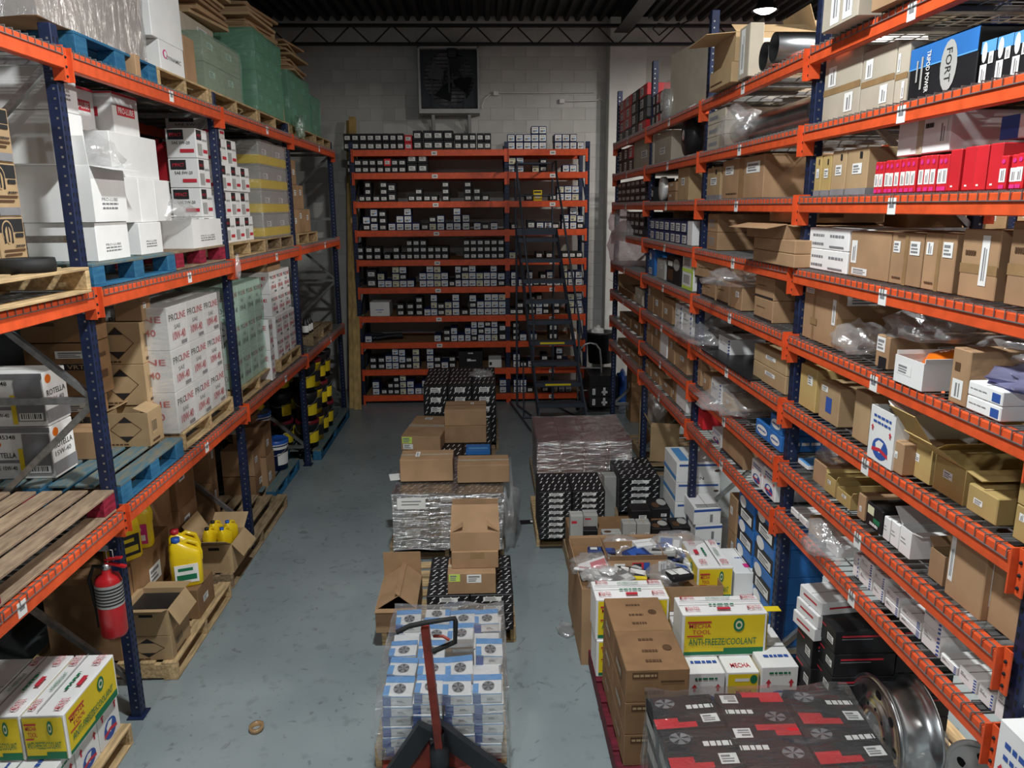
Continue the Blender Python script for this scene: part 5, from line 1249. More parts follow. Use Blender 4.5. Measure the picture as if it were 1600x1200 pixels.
f2 = cc('carton', 'tilted brown carton with lime sticker, left of far pair', 'kn', zz, 634, 696, 704, 682, 650, rot=-.12, marks=[('t', 0, .44, 1, .56, 'P', 'cleartape'), ('f', .03, .5, .28, .95, 'L', 'lime'), ('f', .05, .1, .3, .45, 'L'), ('t', .3, .8, .5, .9, 'L')])
f3 = cc('carton', 'flat blue and white packet beside far brown cartons', 'wn', zz, 728, 766, 711, 704, 694, mats='blueboard', marks=[('t', .1, .2, .9, .5, 'R', 'skyink')])
bx0 = min(f2['X0'], f1['X0'])-.02; bx1 = max(f1['X0']+f1['w'], f3['X0']+f3['w'])+.02; by0 = min(f1['Y0'], f2['Y0'], f3['Y0'])-.03; by1 = loc[1]-d_/2-.02
stackc('dashed_carton', 'black dashed carton under far brown cartons', 'dash', ((bx0+bx1)/2, (by0+by1)/2, .1405), bx1-bx0, by1-by0, .36, 2, 3, 2, 'black cartons under far brown ones')
# silver wrapped load
Y = cpal('pallet under the silver wrapped black load', 610, 788, 872, 1.15, 'oldpine')
loc, w_, d_, h = cplace(.1405, 618, 785, 858, 772, 716)
wl = wrapc('wrapped_load', 'black dashed cartons under silvery stretch film, centre aisle', loc, w_, d_, h, 5, 3, 3, 'dash', 'filmdense', .02)
q = MB(); q.box(-w_/2+.04, -w_/2+.30, -d_/2-.030, -d_/2-.028, h-.13, h-.02, 'paper'); q.box(-w_/2+.08, -w_/2+.26, -d_/2-.031, -d_/2-.030, h-.06, h-.05, 'greyink'); q.box(-w_/2+.08, -w_/2+.24, -d_/2-.031, -d_/2-.030, h-.09, h-.08, 'greyink'); q.build('document_label', wl)
zt = .1405+h+.03
cc('carton', 'brown carton, left of two on the silver wrapped load', 'kn', zt, 626, 708, 752, 718, 703, marks=[('t', 0, .44, 1, .56, 'P', 'cleartape'), ('t', .28, .3, .36, .8, 'L')])
cc('carton', 'brown carton, right of two on the silver wrapped load', 'kn', zt, 715, 796, 754, 727, 711, marks=[('t', 0, .44, 1, .56, 'P', 'cleartape')])
a_ = onz(620, 744, zt); q = MB(); q.box(-.12, .14, -.09, .09, 0, .002, 'paper'); tag(q.build('paper_sheet', None, (a_.x+.05, a_.y, zt-.004), .2), 'white sheet sticking out beside the left brown carton', 'paper')
p = onz(800, 860); blob('plastic_bag', 'loose clear film hanging right of the silver load', 'plastic film', (p.x-.05, p.y+.35, .002), (.12, .45, .38), 'bag', .55, 3, 2.4, seed=12, flat=.8)
# black dashed pallet with brown cartons
cpal('pine pallet under the open carton and dashed cartons', 598, 806, 1006, 1.12, 'pine')
loc, w_, d_, h = cplace(.1405, 668, 803, 986, 930, 868)
stackc('dashed_carton', 'black dashed carton, centre aisle', 'dash', loc, w_, d_, h, 4, 2, 3, 'black dashed cartons centre aisle')
c1 = cc('carton', 'brown carton with lime and white labels on dashed cartons', 'kn', .1405+h, 700, 775, 928, 896, 872, marks=[('f', .03, .62, .26, .98, 'L', 'lime'), ('f', .4, .55, .7, .95, 'L'), ('t', 0, .44, 1, .56, 'P', 'cleartape')])
c2 = cc('carton', 'brown carton in the middle of the centre stack', 'kn', c1['top']+.001, 706, 779, 888, 862, 840, marks=[('f', .4, .6, .7, .95, 'R', 'tape')])
cc('carton', 'open brown carton with big flap topping the centre stack', 'kn', c2['top']+.001, 704, 781, 860, 832, 800, flaps={'f': (-62, .27), 'b': (-5, .12), 'l': (-60, .1), 'r': (-60, .1)}, marks=[])
cc('carton', 'open brown carton with folded flaps left of dashed cartons', 'kn', .1405, 588, 652, 988, 952, 900, flaps={'b': (-4, .22), 'f': (88, .06), 'r': (-50, .2), 'l': (-58, .22)}, marks=[])
# front wrapped pallet of blue and white boxes
Yp = cpal('pine pallet under the blue and white wrapped boxes', 588, 792, 1197, 1.15, 'pine')
loc, w_, d_, h = cplace(.1405, 601, 787, 1180, 1085, 952)
wrapc('wrapped_load', 'blue and white fan boxes under clear film behind pallet jack', loc, w_, d_, h, 6, 4, 5, 'cool', 'film', .022, .03, None, 1.)
# pallet jack
JY = Yp-.22
def J(x, y, dy=0.): return ony(x, y, JY+dy)
jk = thing('pallet_jack', 'worn red pallet jack with upright handle in front aisle', 'pallet jack', (J(688, 1200).x, JY, 0)); o0 = jk.location.copy()
R = lambda v: tuple(V3(v)-o0)
t0, t1 = J(692, 1215, 0), J(664, 978, -.10)
q = MB(); q.bar(R(t0), R(t1), .062, .04, 'rustred'); q.build('handle_shaft', jk)
hl = [J(620, 988, -.12), J(640, 978, -.12), J(664, 973, -.12), J(710, 966, -.12), J(712, 972, -.12), J(711, 1003, -.12), J(695, 1010, -.12), J(676, 1018, -.12)]
q = MB(); q.tube([R(v) for v in hl], .014, 'rubber', 8); q.build('hand_loop', jk)
q = MB(); q.tube([R(J(678, 994, -.1)), R(J(692, 994, -.13)), R(J(702, 1000, -.13))], .008, 'rustred', 6); q.build('release_lever', jk)
for s_ in (-1, 1):
    q = MB(); ap = J(672+6*s_, 1135, .06); ft = J(690+(75 if s_ > 0 else -68), 1200, .05)
    ft2 = V3((ft.x+(ft.x-ap.x)*.6, ft.y, ft.z-(ap.z-ft.z)*.6))
    q.bar(R(ap), R(ft2), .10, .055, 'iron', (0, -1, 0)); q.build('mast_plate', jk)
    q = MB(); ap2 = J(682+12*s_, 1160, .08); mid = V3((ft2.x*.75+ap2.x*.25, ft2.y+.02, ft2.z+.01)); q.poly([R(ap2), R(mid), R(V3((t0.x, JY+.03, ft2.z)))] if s_ > 0 else [R(ap2), R(V3((t0.x, JY+.03, ft2.z))), R(mid)], 'rustred')
    q.poly([R(V3((v.x, v.y+.02, v.z))) for v in ((V3((t0.x, JY+.03, ft2.z)), mid, ap2) if s_ > 0 else (mid, V3((t0.x, JY+.03, ft2.z)), ap2))], 'rustred'); q.build('side_gusset', jk)
    q = MB(); q.box(-.08+.27*s_, .08+.27*s_, .1, 1.25, .03, .085, 'rustred', .01); q.build('fork', jk)
q = MB(); q.box(-.30, .30, .06, .16, .04, .13, 'rustred', .02); q.build('head_block', jk)
q = MB(); q.lathe([(.0, 0), (.055, 0), (.055, .2), (.03, .22), (.03, .3)], 'iron', 18, Matrix.Translation((0, -.02, .12))); q.build('pump', jk)
for s_ in (-1, 1):
    q = MB(); q.lathe([(0, -.025), (.085, -.025), (.09, -.01), (.09, .01), (.085, .025), (0, .025)], 'rubber', 20, Matrix.Translation((.06*s_, -.04, .09)) @ Matrix.Rotation(PI/2, 4, 'Y')); q.build('steer_wheel', jk)
# ---- right of centre
loc, w_, d_, h = cplace(.1405, 840, 984, 768, 690, 651)
cpal('pallet under the rose wrapped load, right of centre', 836, 990, 778, d_+.06, 'oldpine')
wrapc('wrapped_load', 'stacked rose-red cartons in silvery film, right of centre', loc, w_, d_, h, 7, 4, 3, 'rosy', 'filmdense', .016, board='rose')
cpal('pine pallet under the labelled black dashed cartons, right of centre', 838, 950, 853, 1.0, 'pine')
loc, w_, d_, h = cplace(.1405, 842, 945, 842, 768, 738)
stackc('dashed_carton', 'black dashed carton beside rose load', 'dash', loc, w_, d_, h, 8, 2, 1, 'black dashed cartons right of centre')
loc, w_, d_, h = cplace(.1405, 966, 1031, 800, 748, 714)
cpal('old pallet under the square black dashed stack by right rack', 960, 1034, 812, d_+.1, 'oldpine')
stackc('dashed_carton', 'black dashed carton by right rack', 'dash', loc, w_, d_, h, 5, 1, 2, 'black dashed cartons by right rack')
cc('carton', 'tall silver-grey carton between the black dashed stacks', 'wn', .001, 943, 962, 812, 745, 737, mats='greyboard', marks=[])
cpal('pallet under the small boxes behind the junk carton', 890, 1062, 905, .68, 'oldpine')
bz = .1405
bs = cc('carton', 'wide brown carton supporting small loose boxes, right of centre', 'dk', bz, 894, 1056, 892, 850, 806, marks=[])
zt = bs['top']+.001
for i, (lb, s_, xl, xr, yb, yt, yk, mt) in enumerate((
    ('grey carton with red flash, left small box', 'wn', 891, 911, 846, 806, 798, 'greyboard'), ('grey carton with red flash, second small box', 'wn', 912, 934, 828, 805, 796, 'greyboard'),
    ('low black carton in front of the grey cartons', 'bk', 911, 934, 847, 829, 822, None), ('flat silver carton between grey and black cartons', 'wn', 941, 971, 842, 833, 826, 'greyboard'),
    ('pair of grey cartons with tape, left', 'wn', 973, 994, 838, 818, 810, 'greyboard'), ('pair of grey cartons with tape, right', 'wn', 995, 1016, 838, 818, 810, 'greyboard'),
    ('black carton with silver top near right rack', 'bk', 986, 1016, 816, 798, 786, None), ('black carton with round brown print on top', 'pic', 1018, 1047, 810, 795, 778, None),
    ('black carton with brown print, front left', 'pic', 1018, 1048, 836, 826, 812, None), ('black carton with silver print, front right', 'pic', 1050, 1079, 836, 824, 808, None))):
    mk_ = [('f', .08, .7, .5, .8, 'R', 'redink')] if 'red flash' in lb else [('t', .45, 0, .55, 1, 'P', 'cleartape'), ('f', .6, .1, .9, .3, 'L')] if 'tape' in lb else [('f', .4, .3, .8, .6, 'L')] if s_ == 'bk' else [('t', .1, .1, .5, .6, 'C', 'brownink'), ('t', .45, .3, .95, .9, 'C', 'greyboard'), ('f', .5, .2, .8, .5, 'L')]
    cc('small_carton', lb, s_, zt, xl, xr, yb, yt, yk, mats=mt, marks=mk_)
# the big carton full of packets
jc = cc('carton', 'large open brown carton heaped with bagged packets', 'kn', .001, 907, 1125, 1036, 918, 838, flaps={'b': (20, .02)}, marks=[])
jx, jy, jz = jc['loc'][0], jc['loc'][1], jc['top']
q = MB(); q.box(-jc['w']/2+.02, jc['w']/2-.02, -jc['d']/2+.02, jc['d']/2-.02, .01, jc['h']-.06, 'darkkraft'); q.build('contents', jc['o'])
rr = random.Random(21)
PK = (('blue', 'navy', 'blueink'), ('silver', 'greyboard', 'ink'), ('white', 'white', 'redink'), ('dark', 'black', 'paper'), ('grey', 'greyboard', 'blueink'))
n = 0
for i in range(29):
    x = jx+rr.uniform(-.42, .42)*jc['w']; y = jy+rr.uniform(-.42, .40)*jc['d']; nm, kb, ki = PK[i % 5]; sw, sd, sh = rr.uniform(.16, .25), rr.uniform(.12, .18), rr.uniform(.02, .045)
    q = MB(); q.box(-sw/2, sw/2, -sd/2, sd/2, 0, sh, kb, .008); q.box(-sw*.38, sw*.1, -sd*.3, sd*.3, sh, sh+.001, ki); q.box(sw*.15, sw*.4, -sd*.3, sd*.2, sh, sh+.001, 'paper')
    zz = jz-.04+rr.uniform(.0, .10)*(1-abs(x-jx)/jc['w'])
    o = q.build('packet', None, (x, y, zz)); o.rotation_euler = (rr.uniform(-.35, .35), rr.uniform(-.35, .35), rr.uniform(0, 6))
    tag(o, '%s bagged packet in the heaped carton, number %s counted from front left' % (nm, ORD[i+1]), 'packet', 'packets in the heaped carton')
for i, (dx, dy, s_) in enumerate(((-.36, -.1, .14), (-.1, .3, .13), (.3, .15, .2), (.12, -.3, .14), (-.3, -.36, .15))):
    blob('plastic_bag', 'crumpled clear bag on the heaped carton, %s' % ('left', 'back', 'right', 'front middle', 'front left')[i], 'plastic bag', (jx+dx*jc['w'], jy+dy*jc['d'], jz-.02), (s_*1.2, s_, s_*.6), 'bag', .5, 3, 2.2, seed=i*3.1)
cc('carton', 'torn brown box piece with flag sticker on the heap', 'kn', jz-.06, 950, 1042, 905, 876, 845, flaps={'f': (20, .05), 'l': (30, .06)}, marks=[('f', .10, .3, .28, .85, 'L'), ('f', .4, .15, .68, .9, 'R', 'redink'), ('f', .42, .2, .56, .85, 'R', 'ink'), ('f', .6, .2, .7, .9, 'R', 'blueink'), ('f', .85, .4, .99, .95, 'L')])
cc('carton', 'yellow flat packet lying on the heap edge', 'wn', jz+.0, 972, 1012, 910, 903, 896, mats='yellow', marks=[('t', .1, .3, .3, .7, 'R', 'ink')], rot=-.15)
cc('carton', 'white card box lying across the heap', 'wn', jz+.04, 992, 1026, 862, 852, 842, marks=[], rot=.2)
# antifreeze and brown cartons on the dark red pallet
a_, b_ = onz(928, 1075), onz(968, 1205)
RX0 = onz(940, 1110).x-.02
pallet('dark red pallet under the antifreeze and brown cartons', 1.1, 1.45, (RX0+.55, 4.38, 0), 0, 'maroonwood', None, 's')
m1 = cc('antifreeze_carton', 'yellow antifreeze carton, lower left behind brown cartons', 'mecha', .1405, 931, 1044, 1056, 1000, 960, dd=.26)
cc('antifreeze_carton', 'yellow antifreeze carton, upper left before heaped carton', 'mecha', m1['top']+.001, 930, 1044, 998, 936, 912, dd=.26)
loc, w_, d_, h = cplace(.1405, 973, 1072, 1196, 1046, 932)
stackc('brown_carton', 'worn brown carton in the tall column', 'oldbox', loc, w_, d_, h, 3, 1, 2, 'tall column of worn brown cartons', near='l')
z2 = ony(1100, 1052, 4.2).z; bx = lambda x: ony(x, 1052, 4.2).x
for i, (xl, xr, s_, lb, zt_) in enumerate(((1074, 1134, 'arrow', 'white carton with red arrows, left below antifreeze carton', 0), (1136, 1187, 'mechaend', 'yellow antifreeze carton standing on end below the big one', 0), (1190, 1248, 'arrow', 'white carton with red arrows and emblem, right end', .03))):
    X0, X1 = bx(xl), bx(xr); bd, mk_ = st(s_, 'r')
    carton('antifreeze_carton' if i == 1 else 'white_carton', lb, 'box', X1-X0-.004, .46, z2+zt_-.1405, ((X0+X1)/2, 4.2+.23, .1405), 0, bd, mk_, None)
m2 = cc('antifreeze_carton', 'big yellow antifreeze carton facing the camera, right of centre', 'mecha', z2+.002, 1063, 1196, 1025, 959, 931)
q = MB(); q.box(-.05, .05, -.03, .03, 0, .004, 'yellow'); q.build('flap', m2['o'], (m2['w']/2+.045, -m2['d']/2+.05, m2['h']-.004))
Yb = 4.2+.47
z3 = z2
for i, (xx, ww, lb) in enumerate(((bx(1074), .26, 'white carton under the turned antifreeze carton, left'), (bx(1074)+.27, .26, 'white carton under the turned antifreeze carton, middle'), (bx(1074)+.54, .24, 'white carton under the turned antifreeze carton, right'))):
    bd, mk_ = st('arrow', 'r'); carton('white_carton', lb, 'box', ww, .44, z3-.1405, (xx+ww/2, Yb+.225, .1405), 0, bd, mk_, None)
l_, w_, d_, h = cplace(z3+.002, 1086, 1140, 941, 925, 868)
bd, mk_ = st('mecha', 'r'); mk_ = [(({'f': 'l', 'r': 'f', 't': 'U'}[m_[0]],)+m_[1:]) for m_ in mk_]
p = onz(1088, 940, z3)
carton('antifreeze_carton', 'turned antifreeze carton with white lettered top behind the big one', 'box', .26, .46, .27, (p.x+.13, max(p.y, Yb-.1)+.23, z3+.002), .0, 'white', mk_, None)
carton('white_carton', 'white carton with blue stamp beside turned antifreeze carton', 'box', .24, .42, .22, (p.x+.13+.27, max(p.y, Yb-.1)+.21, z3+.002), 0, 'white', [('t', .3, .55, .7, .62, 'T', ('FRAGILE', 'blueink')), ('t', .4, .2, .6, .35, 'R', 'pink')], 'y')
# wrapped black and red load at the front
tl_ = onz(1013, 1083, .72); w_ = onz(1335, 1100, .72).x-tl_.x
pallet('pallet under the black and red wrapped load, front right', w_+.02, 1.2, (tl_.x+w_/2, tl_.y-.6, 0), 0, 'maroonwood', None, 's')
wrapc('wrapped_load', 'black and red boxes under glossy clear film, front right corner', (tl_.x+w_/2, tl_.y-.55, .1405), w_, 1.1, .57, 3, 3, 4, 'blackred', 'filmgloss', .03, .02, None, 1.)
# wheels
def wheel(label, k, loc, rot, s=1.):
    t = thing('truck_wheel', label, 'wheel', loc); t.rotation_euler = rot; t.scale = (s, s, s)
    q = MB(); q.lathe([(.262, -.12), (.285, -.115), (.285, -.10), (.255, -.085), (.238, -.05), (.238, .05), (.262, .09), (.29, .105), (.29, .12), (.27, .125), (.25, .10), (.225, .06), (.225, -.06), (.245, -.10), (.262, -.12)], k, 40); q.build('rim', t)
    q = MB(); q.lathe([(.262, .122), (.24, .115), (.20, .112), (.17, .118), (.165, .128), (.10, .132), (.09, .128), (.088, .1)], k, 40); q.lathe([(.088, .1), (.10, .115), (.20, .095), (.226, .075)], k, 40); q.build('disc', t)
    for i in range(8):
        q = MB(); a_ = i*PI/4; q.lathe([(0, .001), (.028, 0)], 'hole', 12, Matrix.Translation((.205*math.cos(a_), .205*math.sin(a_), .1145))); q.build('hand_hole', t)
    for i in range(10):
        q = MB(); a_ = i*PI/5+.2; q.lathe([(0, .1325), (.011, .1315)], 'hole', 8, Matrix.Translation((.13*math.cos(a_), .13*math.sin(a_), 0))); q.build('bolt_hole', t)
    return t
wc = ony(1408, 1122, 3.62)
wheel('polished chrome truck wheel standing on floor, front right', 'alu', (wc.x-.03, 3.62, .29), (PI/2, 0, -PI/2+.0))
bpy.data.objects['truck_wheel'].location.z = .432
pw = blob('plastic_bag', 'clear film over the chrome truck wheel', 'plastic film', (wc.x+.02, 3.55, .15), (.2, .2, .22), 'bag', .2, 3, 1.5, seed=30, flat=.9)
wc = ony(1545, 1190, 3.15)
wheel('white enamel truck wheel leaning beside the chrome wheel', 'plwhite', (ony(1590, 1172, 3.2).x, 3.2, .36), (PI/2+.12, .4, -PI/2+.35))
# ================================================================== RIGHT RACK GOODS
DECK = .0115
def rz_(lv, bay): return ZR[lv]+(.045 if (lv == 1 and bay == 0) else 0)+DECK
def rw(name, label, style, X, Y0, Y1, z, dep, h, cat='box', flaps=None, mats=None, group=None, rot=0., marks=None, seam='y', fill=None):
    bd, mk_ = st(style, 'r', Y1-Y0, dep, h)
    return carton(name, label, cat, Y1-Y0-.005, dep, h-.002, (X+dep/2, (Y0+Y1)/2, z), -PI/2+rot, mats or bd, mk_ if marks is None else marks, seam, flaps, group, fill)
def shelf(lv, bay, items):
    """items far to near: (what, style, far px, near px, top px, depth, {options}); rows=n splits the height"""
    n = 0
    for it in items:
        what, style, xa, xb, yt, dep = it[:6]; op = it[6] if len(it) > 6 else {}
        z = rz_(lv, bay); 
        if 'z' in op: z += op['z']
        X, Y0, Y1, h = rplace(z, xa, xb, yt, op.get('inset', .04))
        if 'h' in op: h = op['h']
        lo, hi = RY[bay]+.06, RY[bay+1]-.06
        if op.get('clip', 1): Y0, Y1 = max(Y0, lo), min(Y1, hi)
        if Y1-Y0 < .03 or h < .02: print('THIN', lv, bay, what, Y0, Y1, h); continue
        if lv < 8 and not (lv == 7 and bay == 1): dep = min(dep, .66)
        cols, rows = op.get('cols', 1), op.get('rows', 1)
        cw, ch = (Y1-Y0)/cols, h/rows
        for c_ in range(cols):
            n += 1
            for r in range(rows):
                rowt = '' if rows == 1 else ('lower ', 'upper ')[r] if rows == 2 else 'row %s ' % ('one', 'two', 'three', 'four', 'five')[r]
                pre = op.get('pre', '')
                lab = '%s%s%s, %s from left, %s shelf, right rack %s bay' % (pre, rowt, what, ORD[n], RN[lv], BN[bay])
                kw = dict(flaps=op.get('flaps'), mats=op.get('mats'), marks=op.get('marks'), rot=op.get('rot', 0), fill=op.get('fill'))
                rw(op.get('name', 'carton'), lab, style, X+(random.uniform(0, .012) if cols > 1 else 0), Y1-cw*(c_+1), Y1-cw*c_, z+ch*r, dep, ch*(1 if cols == 1 else random.uniform(.96, 1)) if rows == 1 else ch, group='goods on right rack shelves', **kw)
def rbag(label, lv, bay, x, sz, k='bag', inset=.15, z=0., seed=1., amp=.5, flat=.5):
    X = XR+inset; zz = rz_(lv, bay)+z; Y = ysolve(X, zz, x)
    return blob('plastic_bag', label, 'plastic bag', (X, Y, zz+.002), sz, k, amp, 3, 2.3, seed=seed, flat=flat)
# ---- top shelf (8)
shelf(8, 3, [('black and red parts box', 'rb', 962, 1008, 148, .4, dict(cols=4, rows=4, name='parts_box'))])
shelf(8, 2, [('black and red parts box', 'rb', 1013, 1036, 146, .4, dict(cols=3, rows=3, name='parts_box', inset=.02)),
             ('large grey-brown wrapped carton', 'p', 1052, 1092, 72, .7, dict(marks=[], rot=.12))])
rbag('clear film sagging from the wrapped carton on top shelf', 8, 2, 1048, (.10, .16, .24), 'bag', .02, -.02, 5, .35, .7)
shelf(8, 1, [('orange-brown carton with scribbles', 'kn', 1108, 1142, 106, .7, dict(mats='tan', marks=[('f', .05, .2, .6, .3, 'R', 'brownink'), ('r', .1, .2, .6, .8, 'P', 'cleartape')], inset=-.10, clip=0)),
             ('tall tan carton behind the pipes', 'tn', 1163, 1238, 56, .35, dict(inset=.66, marks=[('r', .1, .55, .5, .65, 'R', 'brownink')])),
             ('tall pale carton with long label', 'k', 1152, 1168, 40, .1, dict(inset=-.06, clip=0, mats='paleboard', marks=[('f', .2, .1, .6, .95, 'L')]))])
X, Y0, Y1, h = rplace(rz_(8, 1), 1108, 1142, 106, -.10)
rw('carton', 'open brown carton with wide flap stacked on the scribbled carton', 'kn', X+.02, Y0+.0, Y1-.02, rz_(8, 1)+h, .6, .2, mats='tan', flaps={'f': (95, .22), 'b': (-20, .2), 'l': (60, .15), 'r': (-60, .15)}, marks=[('r', .1, .2, .6, .8, 'P', 'cleartape')])
for i in range(2):
    p = onx(1185+18*i, 78, XR+.0); zz = rz_(8, 1)+.001
    yy = ysolve(XR, zz, 1196+26*i)
    q = MB(); q.lathe([(.088, 0), (.092, 0), (.092, .95), (.088, .95), (.088, 0)], 'duct', 28, Matrix.Translation((XR-.02-.04*i, yy, zz+.094)) @ Matrix.Rotation(PI/2, 4, 'Y'))
    q.lathe([(.0, .9), (.088, .9)], 'hole', 28, Matrix.Translation((XR-.02-.04*i, yy, zz+.094)) @ Matrix.Rotation(PI/2, 4, 'Y'))
    tag(q.build('steel_pipe'), ('left', 'right')[i]+' bright steel pipe lying across the top right shelf', 'pipe', 'steel pipes on the top shelf')
X, Y0, Y1, h = rplace(rz_(8, 1)+.165, 1160, 1262, 60, .0)
q = MB(); q.box(-.005, .0, 0, .9, 0, .005, 'kraft')
shelf(8, 0, [('grey-brown carton with barcode labels', 'p', 1283, 1340, 2, .5, dict(inset=-.12, clip=0, marks=[('f', .25, .05, .5, .95, 'L'), ('f', .6, .05, .85, .95, 'L')], h=.34)),
             ('kraft-wrapped bundle', 'kn', 1365, 1560, 2, .5, dict(inset=-.06, h=.3, marks=[('f', .2, .3, .5, .6, 'P')], rot=.05))])
# ---- seventh
shelf(7, 3, [('red and black parts box', 'rb', 962, 990, 232, .4, dict(cols=3, rows=2, name='parts_box'))])
shelf(7, 2, [('grey-brown carton', 'p', 990, 1020, 212, .5, dict(clip=0)), ('grey-brown carton', 'p', 1022, 1048, 208, .5, {})])
q = MB(); yy = ysolve(XR+.02, rz_(7, 2), 1066); M = Matrix.Translation((XR+.02, yy, rz_(7, 2)+.21)) @ Matrix.Rotation(PI/2, 4, 'Y')
q.lathe([(0, .03), (.07, .0), (.09, .02), (.19, .03), (.205, .06), (.205, .14), (.19, .16), (0, .16)], 'plblack', 32, M); hb = tag(q.build('brake_drum'), 'black round brake drum on the seventh right shelf', 'brake drum')
q = MB(); q.lathe([(.0, -.002), (.05, .002)], 'alu', 20, M); q.build('hub_cap', hb)
shelf(7, 1, [('long grey-brown carton', 'p', 1104, 1131, 172, .9, dict(rows=3, inset=.0, marks=[('f', .1, .3, .6, .6, 'R', 'greyink')]))])
for i in range(2):
    zz = rz_(7, 1)+.105+.0*i; yy = [6.15, 5.9][i]
    q = MB(); q.tube([(XR+.12, yy-.02, zz), (XR+.12, yy-.9+.1*i, zz)] if 0 else [(XR+.14+.24*i, RY[2]-.52, zz), (XR+.14+.24*i, RY[1]+.12, zz)], .1, 'duct', 24); o = tag(q.build('foil_roll'), ('front', 'rear')[i]+' long silver foil roll on the seventh right shelf', 'foil roll', 'foil rolls')
rbag('bubble wrap heap beside the silver foil rolls', 7, 1, 1152, (.14, .27, .15), 'bag', .05, .0, 3, .4, .9)
shelf(7, 0, [('tan carton with tape and labels', 'k2', 1283, 1340, 82, .5, dict(mats='paleboard')), ('tan carton with tape and labels', 'k2', 1341, 1393, 72, .5, dict(mats='paleboard')), ('tan carton with tape', 'k2', 1394, 1414, 66, .5, dict(mats='paleboard')),
             ('black and blue jack stand box', 'fort', 1416, 1522, 60, .5, dict(name='tool_box')), ('small black and blue box', 'fs', 1523, 1600, 52, .3, dict(cols=3, name='tool_box', inset=.02)), ('small black and blue box', 'fs', 1602, 1650, 38, .3, dict(cols=1, name='tool_box', inset=.02))])
# ---- sixth
shelf(6, 3, [('small black parts box', 'bk', 960, 1008, 283, .35, dict(cols=6, rows=3, name='parts_box'))])
q = MB(); M = Matrix.Translation((XR+.05, ysolve(XR+.05, rz_(6, 2), 1031), rz_(6, 2)+.135)) @ Matrix.Rotation(PI/2, 4, 'Y'); q.lathe([(0, 0), (.05, .0), (.125, .006), (.13, .02), (.13, .06), (0, .06)], 'plwhite', 32, M)
tag(q.build('white_disc'), 'round white disc leaning on the sixth right shelf', 'disc')
shelf(6, 2, [('black box with white label', 'bk', 1013, 1021, 292, .3, {}), ('small brown labelled carton', 'k', 1043, 1055, 284, .25, dict(rows=2)), ('tall tan carton', 't', 1058, 1075, 262, .55, dict(clip=0))])
shelf(6, 1, [('tan carton with black base', 'tb', 1096, 1124, 262, .5, {}), ('large brown carton with two labels', 't2', 1127, 1191, 246, .95, dict(mats='kraft'))])
shelf(6, 0, [('slim tan carton with label', 'tb', 1262, 1280, 244, .5, dict(mats='yellowtan')), ('slim tan carton with label', 'tb', 1281, 1295, 243, .5, dict(mats='yellowtan')), ('tall tan carton with black base', 'tb', 1296, 1318, 235, .5, {}), ('tall tan carton with black base', 'tb', 1319, 1352, 231, .55, {}),
             ('slim red box with white label', 'red', 1360, 1478, 245, .3, dict(cols=13, name='red_box', inset=.02)), ('plain tall red box', 'redn', 1478, 1556, 226, .3, dict(cols=4, name='red_box', inset=.02)), ('slim red box with white label', 'red', 1557, 1610, 238, .3, dict(cols=4, name='red_box', inset=.02))])
X, Y0, Y1, h = rplace(rz_(6, 0), 1400, 1478, 240, .02)
zz = rz_(6, 0)+h+.004
Ya, Yb_ = ysolve(XR+.06, zz, 1482), ysolve(XR+.06, zz, 1400)
rw('white_carton', 'white taped carton lying on the slim red boxes', 'wn', XR+.06, Ya, Yb_, zz, .4, .17, marks=[('f', .4, 0, .52, 1, 'P', 'cleartape'), ('f', .55, .6, .7, .8, 'T', ('Eaton', 'ink')), ('f', .8, .2, .95, .8, 'L')])
Ya, Yb_ = ysolve(XR+.1, zz, 1610), ysolve(XR+.1, zz, 1560)
rw('carton', 'blue and white carton lying on the red boxes at frame edge', 'wn', XR+.1, Ya, Yb_, zz+.02, .3, .09, marks=[('f', 0, 0, .6, 1, 'R', 'blueink')])
# ---- fifth
shelf(5, 3, [('small black parts box', 'bk', 978, 1005, 331, .35, dict(cols=4, rows=3, name='parts_box'))])
rbag('pinkish bubble wrap at the end of the fifth right shelf', 5, 3, 969, (.16, .3, .2), 'bubble', .1, .0, 6, .3, .8)
shelf(5, 2, [('navy and white parts box', 'nv', 1010, 1072, 343, .35, dict(cols=7, rows=2, name='parts_box')), ('white slim carton', 'wn', 1073, 1081, 345, .4, {})])
shelf(5, 1, [('slim tan carton', 't', 1091, 1101, 348, .4, {}), ('brown carton with print', 'k', 1104, 1120, 334, .6, dict(rows=2, marks=[('f', .1, .2, .9, .8, 'L', 'kraft')])),
             ('flat brown carton', 'kn', 1176, 1240, 372, .75, dict(rows=2, inset=-.06, clip=0, marks=[]))])
X, Y0, Y1, h = rplace(rz_(5, 1), 1176, 1240, 372, -.06)
rw('carton', 'crushed open flat carton on the flat brown cartons', 'kn', X-.02, Y0+.2, Y1+.05, rz_(5, 1)+h, .6, .09, flaps={'f': (100, .14), 'r': (95, .08), 'b': (-60, .2)}, rot=.1, marks=[])
rw('carton', 'flat brown carton atop the crushed carton', 'kn', X+.12, Y0+.15, Y1+.1, rz_(5, 1)+h+.098, .5, .08, rot=-.06, marks=[('r', .2, .4, .5, .7, 'R', 'brownink')])
shelf(5, 0, [('white carton with black print', 'wk', 1251, 1322, 356, .45, dict(rows=2)), ('tan carton with side labels', 't2', 1324, 1386, 362, .5, dict(mats='kraft', marks=[('f', .05, .3, .2, .8, 'L'), ('f', .1, .05, .5, .2, 'L')])), ('brown taped carton', 't2', 1387, 1436, 364, .5, dict(mats='kraft')), ('brown taped carton with label', 't2', 1437, 1486, 364, .5, dict(mats='kraft')),
             ('brown carton with tall label', 'tv', 1494, 1552, 358, .5, dict(mats='kraft')), ('tall brown carton', 'tv', 1566, 1640, 345, .5, dict(mats='kraft'))])
